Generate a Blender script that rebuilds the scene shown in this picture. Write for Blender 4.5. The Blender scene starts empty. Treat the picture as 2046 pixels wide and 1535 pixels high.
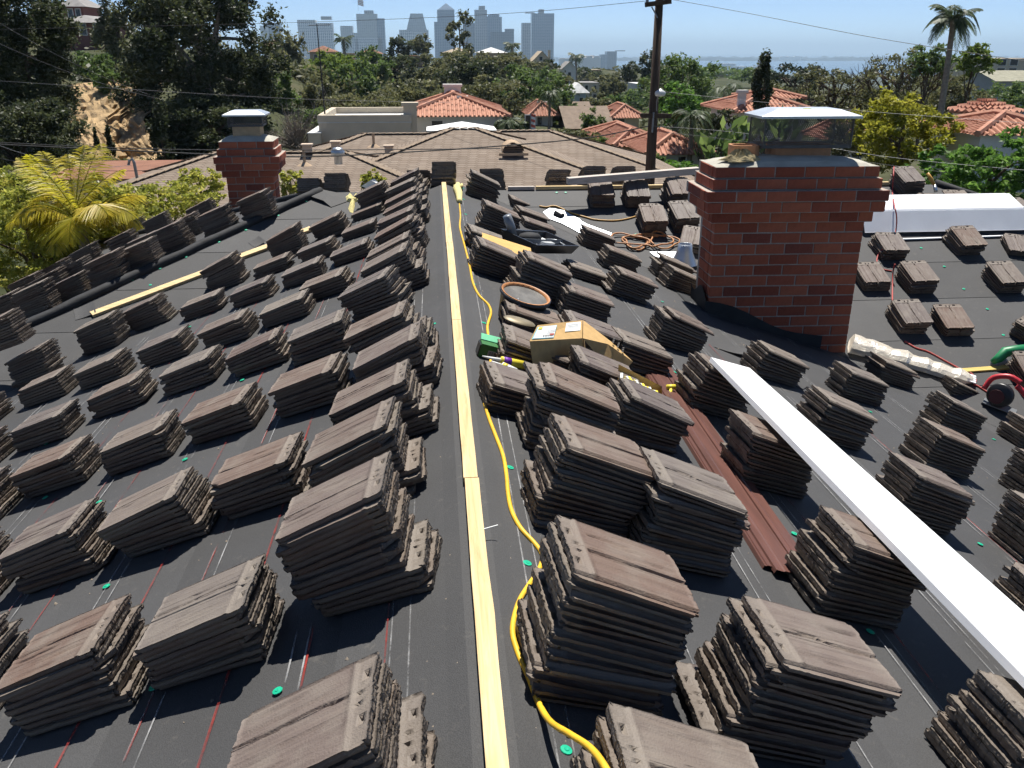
import bpy, bmesh, math, random
import numpy as np
from mathutils import Vector, Matrix

R = math.radians
# ------------------------------------------------------------------ camera, world, sun, exposure
SC = bpy.context.scene
COL = SC.collection
cam_data = bpy.data.cameras.new('camera')
cam_data.sensor_width = 36.0
cam_data.lens = 30.18
cam_data.clip_start = 0.05
cam_data.clip_end = 120000.0
cam = bpy.data.objects.new('camera', cam_data)
COL.objects.link(cam)
cam.location = (-0.1075, 0.0, 1.72)            # metres above the ridge line, which runs along +Y at x = z = 0
cam.rotation_euler = (R(90 - 21.24), 0.0, R(-4.97))
SC.camera = cam

SUN_EL, SUN_AZ = R(66.0), R(12.0)              # azimuth measured from +Y towards +X
world = bpy.data.worlds.new('World')
SC.world = world
world.use_nodes = True
wn = world.node_tree
sky = wn.nodes.new('ShaderNodeTexSky')
sky.sky_type = 'NISHITA'
sky.sun_disc = False
sky.sun_elevation = SUN_EL
sky.sun_rotation = SUN_AZ
sky.altitude = 90.0
sky.air_density = 0.42
sky.dust_density = 0.0
sky.ozone_density = 3.0
wn.links.new(sky.outputs['Color'], wn.nodes['Background'].inputs['Color'])
wn.nodes['Background'].inputs['Strength'].default_value = 0.088

sun_data = bpy.data.lights.new('sun', 'SUN')
sun_data.energy = 5.0
sun_data.angle = R(0.53)
sun_data.color = (1.0, 0.955, 0.885)
sun = bpy.data.objects.new('sun', sun_data)
COL.objects.link(sun)
sd = Vector((math.sin(SUN_AZ) * math.cos(SUN_EL), math.cos(SUN_AZ) * math.cos(SUN_EL), math.sin(SUN_EL)))
sun.rotation_euler = sd.to_track_quat('Z', 'Y').to_euler()
sun.location = (0, 0, 60)

SC.view_settings.view_transform = 'Standard'
SC.view_settings.look = 'None'
SC.view_settings.exposure = 0.6
SC.view_settings.gamma = 1.0
SC.view_settings.use_curve_mapping = False
SC.render.engine = 'CYCLES'
SC.cycles.use_denoising = True
SC.cycles.use_adaptive_sampling = True
SC.cycles.adaptive_threshold = 0.03
SC.cycles.max_bounces = 4
SC.cycles.diffuse_bounces = 2
SC.cycles.glossy_bounces = 2
SC.cycles.transmission_bounces = 3
SC.cycles.transparent_max_bounces = 8
SC.cycles.volume_bounces = 0

# ------------------------------------------------------------------ helpers
CAMP = Vector(cam.location)
CAMR = cam.rotation_euler.to_matrix()
def at(px, py, y):
    """The place seen at photograph pixel (px, py) and standing at distance y along the ridge direction."""
    d = CAMR @ Vector(((px - 1023.0) / 1715.0, (767.5 - py) / 1715.0, -1.0))
    return CAMP + d * ((y - CAMP.y) / d.y)

def tag(o, label=None, cat=None, group=None, kind=None):
    if label: o['label'] = label
    if cat: o['category'] = cat
    if group: o['group'] = group
    if kind: o['kind'] = kind
    return o

def empty(name, loc=(0, 0, 0), rot=(0, 0, 0), label=None, cat=None, group=None):
    o = bpy.data.objects.new(name, None)
    o.empty_display_size = 0.1
    COL.objects.link(o)
    o.location = loc
    o.rotation_euler = rot
    return tag(o, label, cat, group)

def link(name, me, m=None, parent=None, loc=None, rot=None, mw=None):
    if m is not None and len(me.materials) == 0:
        me.materials.append(m)
    o = bpy.data.objects.new(name, me)
    COL.objects.link(o)
    if parent is not None: o.parent = parent
    if mw is not None: o.matrix_local = mw
    if loc is not None: o.location = loc
    if rot is not None: o.rotation_euler = rot
    return o

class MB:
    """Collects faces for one mesh."""
    def __init__(self):
        self.v = []; self.f = []; self.mi = []; self.cur = 0
    def add(self, vs, fs):
        b = len(self.v)
        self.v += [tuple(p) for p in vs]
        for q in fs:
            self.f.append([b + i for i in q]); self.mi.append(self.cur)
    def quad(self, a, b, c, d): self.add([a, b, c, d], [(0, 1, 2, 3)])
    def poly(self, ps): self.add(ps, [tuple(range(len(ps)))])
    def box(self, x0, x1, y0, y1, z0, z1, M=None):
        vs = [Vector((x, y, z)) for z in (z0, z1) for y in (y0, y1) for x in (x0, x1)]
        if M is not None: vs = [M @ p for p in vs]
        self.add(vs, [(0, 2, 3, 1), (4, 5, 7, 6), (0, 1, 5, 4), (2, 6, 7, 3), (0, 4, 6, 2), (1, 3, 7, 5)])
    def prism(self, ps, z0, z1, M=None):
        n = len(ps)
        vs = [Vector((p[0], p[1], z0)) for p in ps] + [Vector((p[0], p[1], z1)) for p in ps]
        if M is not None: vs = [M @ p for p in vs]
        self.add(vs, [tuple(range(n))[::-1], tuple(range(n, 2 * n))] + [(i, (i + 1) % n, n + (i + 1) % n, n + i) for i in range(n)])
    def bar(self, a, b, w, h, up=(0, 0, 1)):
        a = Vector(a); b = Vector(b); d = (b - a)
        L = d.length; d.normalize()
        s = d.cross(Vector(up)).normalized(); u = s.cross(d)
        M = Matrix((d, s, u)).transposed().to_4x4(); M.translation = a
        self.box(0, L, -w / 2, w / 2, -h / 2, h / 2, M)
    def tube(self, pts, r, seg=8, cap=True):
        pts = [Vector(p) for p in pts]
        n = len(pts)
        rs = r if hasattr(r, '__len__') else [r] * n
        rings = []
        ref = Vector((0.31, 0.17, 0.93))
        for i, p in enumerate(pts):
            d = (pts[min(i + 1, n - 1)] - pts[max(i - 1, 0)])
            if d.length < 1e-9: d = Vector((0, 0, 1))
            d.normalize()
            s = d.cross(ref)
            if s.length < 1e-3: s = d.cross(Vector((1, 0, 0)))
            s.normalize(); u = d.cross(s)
            rings.append([p + rs[i] * (math.cos(2 * math.pi * k / seg) * s + math.sin(2 * math.pi * k / seg) * u) for k in range(seg)])
        vs = [q for rg in rings for q in rg]
        fs = []
        for i in range(n - 1):
            for k in range(seg):
                k2 = (k + 1) % seg
                fs.append((i * seg + k, (i + 1) * seg + k, (i + 1) * seg + k2, i * seg + k2))
        if cap:
            fs.append(tuple(range(seg))); fs.append(tuple((n - 1) * seg + k for k in range(seg))[::-1])
        self.add(vs, fs)
    def lathe(self, prof, seg=24, M=None):
        vs = []
        for r_, z in prof:
            for k in range(seg):
                a = 2 * math.pi * k / seg
                p = Vector((r_ * math.cos(a), r_ * math.sin(a), z))
                vs.append(M @ p if M is not None else p)
        fs = []
        for i in range(len(prof) - 1):
            for k in range(seg):
                k2 = (k + 1) % seg
                fs.append((i * seg + k, i * seg + k2, (i + 1) * seg + k2, (i + 1) * seg + k))
        self.add(vs, fs)
    def mesh(self, name='mesh', mats=None, smooth=False):
        me = bpy.data.meshes.new(name)
        me.from_pydata(self.v, [], self.f)
        if mats:
            for m in mats: me.materials.append(m)
            me.polygons.foreach_set('material_index', self.mi)
        if smooth: me.polygons.foreach_set('use_smooth', [True] * len(me.polygons))
        me.update()
        return me
    def build(self, name, m=None, parent=None, smooth=False, loc=None, rot=None, mw=None):
        mats = m if isinstance(m, (list, tuple)) else ([m] if m else None)
        return link(name, self.mesh(name, mats, smooth), None, parent, loc, rot, mw)

def np_mesh(name, V, F, attr=None, m=None):
    """A mesh from numpy arrays: V (n,3), F (k,4) or (k,3), attr: per-face grey value stored as 'tint'."""
    me = bpy.data.meshes.new(name)
    V = np.ascontiguousarray(V, dtype=np.float32); F = np.ascontiguousarray(F, dtype=np.int32)
    k, w = F.shape
    me.vertices.add(len(V)); me.vertices.foreach_set('co', V.ravel())
    me.loops.add(k * w); me.loops.foreach_set('vertex_index', F.ravel())
    me.polygons.add(k)
    me.polygons.foreach_set('loop_start', np.arange(0, k * w, w, dtype=np.int32))
    try: me.polygons.foreach_set('loop_total', np.full(k, w, dtype=np.int32))
    except Exception: pass
    me.update(calc_edges=True)
    if attr is not None:
        a = me.attributes.new('tint', 'FLOAT', 'FACE')
        a.data.foreach_set('value', np.ascontiguousarray(attr, dtype=np.float32))
    if m: me.materials.append(m)
    return me

# ------------------------------------------------------------------ materials
MATS = {}
def nodes(name, rough=0.7, spec=0.35):
    m = bpy.data.materials.new(name); m.use_nodes = True
    nt = m.node_tree; b = nt.nodes['Principled BSDF']
    b.inputs['Roughness'].default_value = rough
    b.inputs['Specular IOR Level'].default_value = spec
    MATS[name] = m
    return m, nt, b
def N_(nt, t, **kw):
    n = nt.nodes.new(t)
    for k, v in kw.items():
        if k in n.inputs.keys(): n.inputs[k].default_value = v
        else: setattr(n, k, v)
    return n
def ramp(nt, stops, src=None, interp='LINEAR'):
    r = nt.nodes.new('ShaderNodeValToRGB'); r.color_ramp.interpolation = interp
    e = r.color_ramp.elements
    while len(e) < len(stops): e.new(0.5)
    for i, (p, c) in enumerate(stops):
        e[i].position = p; e[i].color = (c[0], c[1], c[2], 1)
    if src is not None: nt.links.new(src, r.inputs['Fac'])
    return r
def coords(nt, scale=(1, 1, 1), kind='Object'):
    tc = nt.nodes.new('ShaderNodeTexCoord'); mp = nt.nodes.new('ShaderNodeMapping')
    mp.inputs['Scale'].default_value = scale
    nt.links.new(tc.outputs[kind], mp.inputs['Vector'])
    return mp.outputs['Vector']
def mixc(nt, a, b, f, mode='MIX'):
    m = nt.nodes.new('ShaderNodeMix'); m.data_type = 'RGBA'; m.blend_type = mode
    for s, v in ((0, f), (6, a), (7, b)):
        if hasattr(v, 'is_output'): nt.links.new(v, m.inputs[s])
        else: m.inputs[s].default_value = v if s == 0 else (v[0], v[1], v[2], 1)
    return m.outputs[2]
def bump(nt, b, src, strength=0.3, dist=0.01):
    bm = nt.nodes.new('ShaderNodeBump')
    bm.inputs['Strength'].default_value = strength; bm.inputs['Distance'].default_value = dist
    nt.links.new(src, bm.inputs['Height']); nt.links.new(bm.outputs['Normal'], b.inputs['Normal'])
def plain(name, c, rough=0.7, spec=0.35, var=0.18, scale=6.0, bmp=0.0, metal=0.0, kind='Object', rnd=0.0, stretch=(1, 1, 1), bdist=0.01):
    """A mottled one-colour surface: two octaves of noise, optional per-object shift, optional fine relief."""
    m, nt, b = nodes(name, rough, spec)
    b.inputs['Metallic'].default_value = metal
    v = coords(nt, stretch, kind)
    n1 = N_(nt, 'ShaderNodeTexNoise', Scale=scale, Detail=6.0, Roughness=0.6)
    nt.links.new(v, n1.inputs['Vector'])
    d = tuple(max(0, x * (1 - var)) for x in c); l = tuple(min(1, x * (1 + var)) for x in c)
    r = ramp(nt, [(0.3, d), (0.7, l)], n1.outputs['Fac'])
    out = r.outputs['Color']
    if rnd > 0:
        oi = nt.nodes.new('ShaderNodeObjectInfo')
        mr = N_(nt, 'ShaderNodeMapRange'); mr.inputs[3].default_value = 1 - rnd; mr.inputs[4].default_value = 1 + rnd
        nt.links.new(oi.outputs['Random'], mr.inputs[0])
        hs = nt.nodes.new('ShaderNodeHueSaturation')
        nt.links.new(mr.outputs[0], hs.inputs['Value']); nt.links.new(out, hs.inputs['Color'])
        out = hs.outputs['Color']
    nt.links.new(out, b.inputs['Base Color'])
    if bmp > 0: bump(nt, b, n1.outputs['Fac'], bmp, bdist)
    return m
# ------------------------------------------------------------------ materials of the roof
def felt_material():
    m, nt, b = nodes('roofing_felt', 0.72, 0.42)
    v = coords(nt)
    n1 = N_(nt, 'ShaderNodeTexNoise', Scale=1.3, Detail=3.0, Roughness=0.65); nt.links.new(v, n1.inputs['Vector'])
    n2 = N_(nt, 'ShaderNodeTexNoise', Scale=260.0, Detail=0.0); nt.links.new(v, n2.inputs['Vector'])
    n3 = N_(nt, 'ShaderNodeTexNoise', Scale=14.0, Detail=4.0, Roughness=0.7); nt.links.new(v, n3.inputs['Vector'])
    base = ramp(nt, [(0.3, (0.054, 0.054, 0.055)), (0.72, (0.066, 0.066, 0.067))], n1.outputs['Fac']).outputs['Color']
    sp = ramp(nt, [(0.40, (0.7, 0.7, 0.7)), (0.58, (1.0, 1.0, 1.0)), (0.74, (1.0, 1.0, 1.0))], n2.outputs['Fac']).outputs['Color']
    c = mixc(nt, base, sp, 0.8, 'MULTIPLY')
    scuff = ramp(nt, [(0.60, (0, 0, 0)), (0.85, (1, 1, 1))], n3.outputs['Fac']).outputs['Color']
    c = mixc(nt, c, (0.110, 0.102, 0.092), scuff)
    oi = nt.nodes.new('ShaderNodeObjectInfo')
    mr = N_(nt, 'ShaderNodeMapRange'); mr.inputs[3].default_value = 0.85; mr.inputs[4].default_value = 1.15
    nt.links.new(oi.outputs['Random'], mr.inputs[0])
    hs = nt.nodes.new('ShaderNodeHueSaturation')
    nt.links.new(mr.outputs[0], hs.inputs['Value']); nt.links.new(c, hs.inputs['Color'])
    nt.links.new(hs.outputs['Color'], b.inputs['Base Color'])
    n4 = N_(nt, 'ShaderNodeTexNoise', Scale=2.6, Detail=1.0); nt.links.new(v, n4.inputs['Vector'])
    b1 = nt.nodes.new('ShaderNodeBump'); b1.inputs['Strength'].default_value = 0.5; b1.inputs['Distance'].default_value = 0.018
    nt.links.new(n4.outputs['Fac'], b1.inputs['Height'])
    b2 = nt.nodes.new('ShaderNodeBump'); b2.inputs['Strength'].default_value = 0.35; b2.inputs['Distance'].default_value = 0.002
    nt.links.new(n2.outputs['Fac'], b2.inputs['Height']); nt.links.new(b1.outputs['Normal'], b2.inputs['Normal'])
    nt.links.new(b2.outputs['Normal'], b.inputs['Normal'])
    return m
M_FELT = felt_material()
M_FELT2 = plain('smooth_felt', (0.034, 0.035, 0.037), 0.75, 0.25, 0.25, 8, 0.4)
def wood(name, lo, hi, rough=0.65, sc=(2, 38, 38), kind='Object'):
    m, nt, b = nodes(name, rough, 0.3)
    v = coords(nt, sc, kind)
    n1 = N_(nt, 'ShaderNodeTexNoise', Scale=1.0, Detail=8.0, Roughness=0.7, Distortion=0.6); nt.links.new(v, n1.inputs['Vector'])
    v2 = coords(nt, (0.5, 2, 2), kind)
    n2 = N_(nt, 'ShaderNodeTexNoise', Scale=2.2, Detail=2.0); nt.links.new(v2, n2.inputs['Vector'])
    c = ramp(nt, [(0.28, lo), (0.62, hi)], n1.outputs['Fac']).outputs['Color']
    k = ramp(nt, [(0.70, (1, 1, 1)), (0.80, (0.62, 0.42, 0.24))], n2.outputs['Fac']).outputs['Color']
    c = mixc(nt, c, k, 1.0, 'MULTIPLY')
    nt.links.new(c, b.inputs['Base Color'])
    bump(nt, b, n1.outputs['Fac'], 0.25, 0.003)
    return m
M_PINE = wood('fresh_pine', (0.56, 0.38, 0.17), (0.74, 0.57, 0.31))
M_PINEY = wood('ridge_pine', (0.46, 0.30, 0.13), (0.74, 0.56, 0.30), sc=(38, 2, 38))
M_OLDWOOD = wood('weathered_timber', (0.40, 0.34, 0.28), (0.56, 0.50, 0.44))
M_WHITE = plain('painted_trim', (0.72, 0.70, 0.66), 0.6, 0.3, 0.06, 4)
M_STUCCO = plain('cream_stucco', (0.62, 0.57, 0.48), 0.9, 0.2, 0.08, 9, 0.3)
M_CAPGREEN = plain('green_plastic_cap', (0.010, 0.42, 0.24), 0.4, 0.5, 0.12, 30)
def chalk_material(name, c):
    m, nt, b = nodes(name, 0.95, 0.1)
    b.inputs['Base Color'].default_value = (*c, 1)
    v = coords(nt, (1, 1, 1))
    n1 = N_(nt, 'ShaderNodeTexNoise', Scale=3.5, Detail=8.0, Roughness=0.75); nt.links.new(v, n1.inputs['Vector'])
    a = ramp(nt, [(0.40, (0, 0, 0)), (0.62, (1, 1, 1))], n1.outputs['Fac'])
    mth = N_(nt, 'ShaderNodeMath', operation='MULTIPLY'); mth.inputs[1].default_value = 0.8
    nt.links.new(a.outputs['Color'], mth.inputs[0]); nt.links.new(mth.outputs[0], b.inputs['Alpha'])
    return m
M_CHALKW = chalk_material('white_chalk', (0.42, 0.42, 0.42))
M_CHALKR = chalk_material('red_chalk', (0.34, 0.045, 0.035))
def brick_material():
    m, nt, b = nodes('red_brick', 0.85, 0.25)
    v = coords(nt)
    n1 = N_(nt, 'ShaderNodeTexNoise', Scale=9.0, Detail=7.0, Roughness=0.7); nt.links.new(v, n1.inputs['Vector'])
    n2 = N_(nt, 'ShaderNodeTexNoise', Scale=75.0, Detail=4.0); nt.links.new(v, n2.inputs['Vector'])
    oi = nt.nodes.new('ShaderNodeObjectInfo')
    c1 = ramp(nt, [(0.0, (0.27, 0.068, 0.038)), (0.3, (0.40, 0.112, 0.058)), (0.65, (0.47, 0.145, 0.075)), (0.9, (0.34, 0.088, 0.050)), (1.0, (0.19, 0.058, 0.042))], oi.outputs['Random']).outputs['Color']
    c2 = ramp(nt, [(0.25, (0.62, 0.58, 0.58)), (0.65, (1, 1, 1))], n1.outputs['Fac']).outputs['Color']
    c = mixc(nt, c1, c2, 0.85, 'MULTIPLY')
    d = ramp(nt, [(0.62, (0, 0, 0)), (0.72, (1, 1, 1))], n2.outputs['Fac']).outputs['Color']
    c = mixc(nt, c, (0.42, 0.20, 0.14), mixc(nt, (0, 0, 0), d, 0.35))
    nt.links.new(c, b.inputs['Base Color'])
    bump(nt, b, n2.outputs['Fac'], 0.4, 0.004)
    return m
M_BRICK = brick_material()
M_MORTAR = plain('grey_mortar', (0.40, 0.35, 0.30), 0.95, 0.15, 0.2, 30, 0.5, bdist=0.004)
M_CROWN = plain('cement_crown', (0.42, 0.40, 0.34), 0.9, 0.2, 0.16, 5, 0.35)
M_CLAY = plain('clay_flue', (0.46, 0.24, 0.13), 0.85, 0.2, 0.2, 12, 0.3)
M_GALV = plain('galvanised_steel', (0.52, 0.56, 0.60), 0.38, 0.5, 0.10, 5, 0.05, metal=0.85)
M_MESH = plain('steel_mesh', (0.10, 0.10, 0.10), 0.55, 0.5, 0.2, 20, metal=0.5)

# ------------------------------------------------------------------ the house under repair: roof planes
T = 0.335
CT = 1 / math.sqrt(1 + T * T); ST = T * CT
YC, XH, XE, EZ = 12.45, -1.73, 7.32, 7.46         # cross ridge, its two ends, plan width of the main slopes
PL = {   # downslope unit vector, normal, plan function for the height
 'L': (Vector((-CT, 0, -ST)), Vector((-ST, 0, CT)), lambda x, y: T * x),
 'R': (Vector((CT, 0, -ST)), Vector((ST, 0, CT)), lambda x, y: -T * x),
 'N': (Vector((0, -CT, -ST)), Vector((0, -ST, CT)), lambda x, y: -T * (12.9 - y)),
 'H': (Vector((-CT, 0, -ST)), Vector((-ST, 0, CT)), lambda x, y: -0.15 + T * (x - XH)),
 'E': (Vector((CT, 0, -ST)), Vector((ST, 0, CT)), lambda x, y: -0.15 - T * (x - XE)),
 'F': (Vector((0, CT, -ST)), Vector((0, ST, CT)), lambda x, y: -0.15 - T * (y - YC)),
}
YB = YC - (EZ - 0.45)                               # where the right wing's eaves lie
EL, RL = 5.50, 5.05                                 # the left slopes are shorter
YBL = 12.9 - EL
POLY = {
 'L': ([(0, -4), (0, YC), (-0.45, YC), (-EL, YBL), (-EL, -4)], (-1, 0), 0.0),
 'R': ([(0, -4), (EZ, -4), (EZ, YB), (0.45, YC), (0, YC)], (1, 0), 0.0),
 'NL': ([(-0.45, YC), (XH, YC), (XH - RL, YBL), (-EL, YBL)], (0, -1), -YC),
 'NR': ([(0.45, YC), (EZ, YB), (XE + 7.01, YB), (XE, YC)], (0, -1), -YC),
 'H': ([(XH, YC), (XH - RL, YC + RL), (XH - RL, YBL)], (-1, 0), -XH),
 'E': ([(XE, YC), (XE + 7.01, YB), (XE + 7.01, YC + RL), (XE + RL, YC + RL)], (1, 0), XE),
 'F': ([(XH, YC), (XE, YC), (XE + RL, YC + RL), (XH - RL, YC + RL)], (0, 1), YC),
}
def zroof(pl, x, y): return PL[pl[0]][2](x, y)
def zr(x, y): return max(min(zroof('L', x, y), zroof('R', x, y)), min(zroof('N', x, y), zroof('F', x, y), zroof('H', x, y), zroof('E', x, y)))
def clip(poly, nx, ny, c):
    out = []
    for i in range(len(poly)):
        a, b = poly[i], poly[(i + 1) % len(poly)]
        da = nx * a[0] + ny * a[1] - c; db = nx * b[0] + ny * b[1] - c
        if da <= 0: out.append(a)
        if da * db < 0:
            k = da / (da - db); out.append((a[0] + k * (b[0] - a[0]), a[1] + k * (b[1] - a[1])))
    return out
rnd = random.Random(11)
house = empty('house', (0, 6, -4.8), label='house under re-roofing with bare black felt and two brick chimneys', cat='house')
def hchild(name, mb, m, smooth=False): return mb.build(name, m, house, smooth, loc=(0, -6, 4.8))
for key, (poly, (dx, dy), d0) in POLY.items():
    dmax = max(dx * p[0] + dy * p[1] for p in poly) - d0
    w = 0.82 * CT; k = 0; off = rnd.uniform(0.2, 0.7)
    lo = 0.0
    while lo < dmax:
        hi = min(dmax, lo + (off if k == 0 else w))
        q = clip(clip(poly, dx, dy, d0 + min(hi + 0.06, dmax)), -dx, -dy, -(d0 + lo))
        if len(q) >= 3:
            mb = MB()
            top = []
            for (x, y) in q:
                f = (dx * x + dy * y - d0 - lo) / max(hi - lo, 1e-6)
                top.append(Vector((x, y, zroof(key, x, y) + 0.0045 * f + 0.001)))
            mb.poly(top if sum((top[i].x * top[(i + 1) % len(top)].y - top[(i + 1) % len(top)].x * top[i].y) for i in range(len(top))) > 0 else top[::-1])
            for i in range(len(q)):
                a, b = q[i], q[(i + 1) % len(q)]
                if abs(dx * a[0] + dy * a[1] - d0 - hi - 0.06) < 1e-4 and abs(dx * b[0] + dy * b[1] - d0 - hi - 0.06) < 1e-4:
                    mb.quad(top[i], top[(i + 1) % len(q)], top[(i + 1) % len(q)] - Vector((0, 0, 0.0035)), top[i] - Vector((0, 0, 0.0035)))
            hchild('felt_strip', mb, M_FELT)
        lo = hi; k += 1
# ridge strip of felt folded over the crest, deck, walls, eaves
mb = MB()
prof = [(-0.31, 0), (-0.12, 0), (-0.06, 0.003), (0, 0.0), (0.06, 0.003), (0.12, 0), (0.31, 0)]
for (xa, za), (xb, zb) in zip(prof[:-1], prof[1:]):
    pa = (xa, -T * max(abs(xa), 0.028) + 0.009 + za); pb = (xb, -T * max(abs(xb), 0.028) + 0.009 + zb)
    n = 14
    for i in range(n):
        y0 = -4 + i * (YC + 4.0) / n; y1 = -4 + (i + 1) * (YC + 4.0) / n
        mb.quad((pa[0], y0, pa[1]), (pb[0], y0, pb[1]), (pb[0], y1, pb[1]), (pa[0], y1, pa[1]))
hchild('ridge_felt', mb, M_FELT)
mb = MB()
mb.poly([(0, YC, 0.005), (-0.45, YC, -0.15), (0.45, YC, -0.15)])
hchild('ridge_end', mb, M_FELT)
mb = MB()
for key, (poly, _, _) in POLY.items():
    ps = [(x, y, zroof(key, x, y) - 0.03) for x, y in poly]; mb.poly(ps)
    mb.poly([(x, y, z - 0.15) for x, y, z in ps][::-1])
hchild('roof_deck', mb, M_OLDWOOD)
mb = MB()
ze = -T * EZ; zl = -T * EL
for a, b in [((-EL, -4, zl), (-EL, YBL, zl)), ((-EL, YBL, zl), (XH - RL, YBL, zl)), ((XH - RL, YBL, zl), (XH - RL, YC + RL, zl)), ((XH - RL, YC + RL, zl), (XE + RL, YC + RL, zl)),
             ((XE + 7.01, YC + RL, ze), (XE + 7.01, YB, ze)), ((XE + 7.01, YB, ze), (EZ, YB, ze)), ((EZ, YB, ze), (EZ, -4, ze))]:
    mb.bar((a[0], a[1], a[2] - 0.10), (b[0], b[1], b[2] - 0.10), 0.04, 0.2)
hchild('fascia', mb, M_WHITE)
mb = MB()
for (x0, x1, y0, y1) in [(-EL + 0.6, EZ - 0.6, -3.5, YB + 1.0), (XH - RL + 0.6, XE + 6.4, YBL + 0.5, YC + RL - 0.6)]:
    mb.box(x0, x1, y0, y1, -5.2, ze - 0.22)
mb.box(-EL + .62, -.5, -3.4, YBL + .4, ze - .25, zl - .25); mb.box(XH - RL + .62, 0, YBL + .52, YC + RL - .62, ze - .25, zl - .25)
hchild('wall', mb, M_STUCCO)
mb = MB()   # gable end behind the photographer
mb.poly([(-EL + 0.6, -3.4, zl - 0.1), (-EL + .6, -3.4, ze - .3), (EZ - 0.6, -3.4, ze - 0.2), (0, -3.4, -0.2)])
hchild('gable', mb, M_STUCCO)

# felt rolled over the hips
def hip_roll(a, b, r, name):
    mb = MB(); n = 26
    pts = []; rs = []
    for i in range(n + 1):
        f = i / n
        p = Vector(a).lerp(Vector(b), f)
        pts.append(p + Vector((rnd.uniform(-.008, .008), rnd.uniform(-.008, .008), 0.025 + rnd.uniform(-.004, .004))))
        rs.append(r * rnd.uniform(0.9, 1.08))
    mb.tube(pts, rs, 10)
    o = hchild(name, mb, M_FELT2, True)
    return o
tag(hip_roll((XH, YC, -0.15), (XH - RL, YBL, zl), 0.060, 'hip_felt_roll'), 'black felt rolled over the left hip')
hip_roll((XE, YC, -0.15), (XE + 7.01, YB, ze), 0.055, 'hip_felt_roll')
hip_roll((XH, YC, -0.15), (XH - RL, YC + RL, zl), 0.05, 'hip_felt_roll')
mb = MB()   # loose flap of felt at the top of the left hip
fl = [(-1.90, 12.30), (-1.72, 12.47), (-1.45, 12.40), (-1.28, 12.22), (-1.55, 12.02), (-1.66, 12.12)]
c = Vector((-1.60, 12.28, zr(-1.60, 12.28) + 0.05))
ps = [Vector((x, y, zr(x, y) + (0.012 if x > -1.6 else 0.05))) for x, y in fl]
for i in range(len(ps)): mb.poly([c, ps[i], ps[(i + 1) % len(ps)]])
hchild('felt_flap', mb, M_FELT)
for (x, y, r, s) in [(-4.12, 9.75, 0.4, 0.22), (-2.42, 11.15, 0.7, 0.16), (2.55, 7.25, -0.4, 0.30), (2.95, 6.75, 0.9, 0.22)]:
    mb = MB(); nx = 5
    for i in range(nx):
        for j in range(nx):
            def pt(i, j):
                u = (i / nx - .5) * s; v = (j / nx - .5) * s
                X = x + u * math.cos(r) - v * math.sin(r); Y = y + u * math.sin(r) + v * math.cos(r)
                return (X, Y, zr(X, Y) + 0.010 + 0.16 * s * max(0, (i / nx) ** 2.2))
            mb.quad(pt(i, j), pt(i + 1, j), pt(i + 1, j + 1), pt(i, j + 1))
    hchild('felt_flap', mb, M_FELT)

# pine battens along the ridge
ys = [-2.2, 0.9, 3.25, 5.55, 8.05, 12.12]
for i in range(5):
    mb = MB()
    a, b = ys[i] + 0.003, ys[i + 1] - 0.003
    n = 10; w = 0.030
    L = [(-w + rnd.uniform(-.0012, .0012)) for _ in range(n + 1)]; Rr = [(w + rnd.uniform(-.0012, .0012)) for _ in range(n + 1)]
    if i == 1: Rr[6] += 0.004
    sk = rnd.uniform(-.004, .004)
    for k in range(n):
        y0 = a + (b - a) * k / n; y1 = a + (b - a) * (k + 1) / n
        s0 = sk * k / n; s1 = sk * (k + 1) / n
        z0, z1 = 0.002, 0.033
        A = [(L[k] + s0, y0, z0), (Rr[k] + s0, y0, z0), (Rr[k] + s0, y0, z1), (L[k] + s0, y0, z1)]
        B = [(L[k + 1] + s1, y1, z0), (Rr[k + 1] + s1, y1, z0), (Rr[k + 1] + s1, y1, z1), (L[k + 1] + s1, y1, z1)]
        mb.add(A + B, [(0, 4, 5, 1), (1, 5, 6, 2), (2, 6, 7, 3), (3, 7, 4, 0)] + ([(0, 1, 2, 3)] if k == 0 else []) + ([(4, 7, 6, 5)] if k == n - 1 else []))
    hchild('ridge_batten', mb, M_PINEY)
# battens along the cross ridge
for a, b in [((0.92, 12.47), (1.30, 12.465)), ((1.32, 12.47), (3.7, 12.455)), ((3.72, 12.46), (6.6, 12.46))]:
    mb = MB(); mb.bar((a[0], a[1], -0.125), (b[0], b[1], -0.125), 0.07, 0.045)
    hchild('ridge_batten', mb, M_PINE if b[0] > 1.4 else M_OLDWOOD)

# chalk lines snapped along the slopes, and the green caps of the felt nails
def chalk(pl, x, y0, y1, m, w=0.006, x2=None):
    mb = MB(); n = max(1, int((y1 - y0) / 1.5)); z = 0.0115
    x2 = x if x2 is None else x2
    for i in range(n):
        ya = y0 + (y1 - y0) * i / n; yb = y0 + (y1 - y0) * (i + 1) / n
        xa = x + (x2 - x) * i / n; xb = x + (x2 - x) * (i + 1) / n
        s = 1 if pl == 'R' else -1
        mb.add([(xa - w / 2, ya, zroof(pl, xa - w / 2, ya) + z), (xa + w / 2, ya, zroof(pl, xa + w / 2, ya) + z),
                (xb + w / 2, yb, zroof(pl, xb + w / 2, yb) + z), (xb - w / 2, yb, zroof(pl, xb - w / 2, yb) + z)], [(0, 1, 2, 3)])
    hchild('chalk_line', mb, m)
for x in (0.241, 0.303): chalk('L', -x, 0.6, 12.3, M_CHALKW, 0.005)
chalk('L', -0.319, 0.6, 6.0, M_CHALKR, 0.006)
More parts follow.
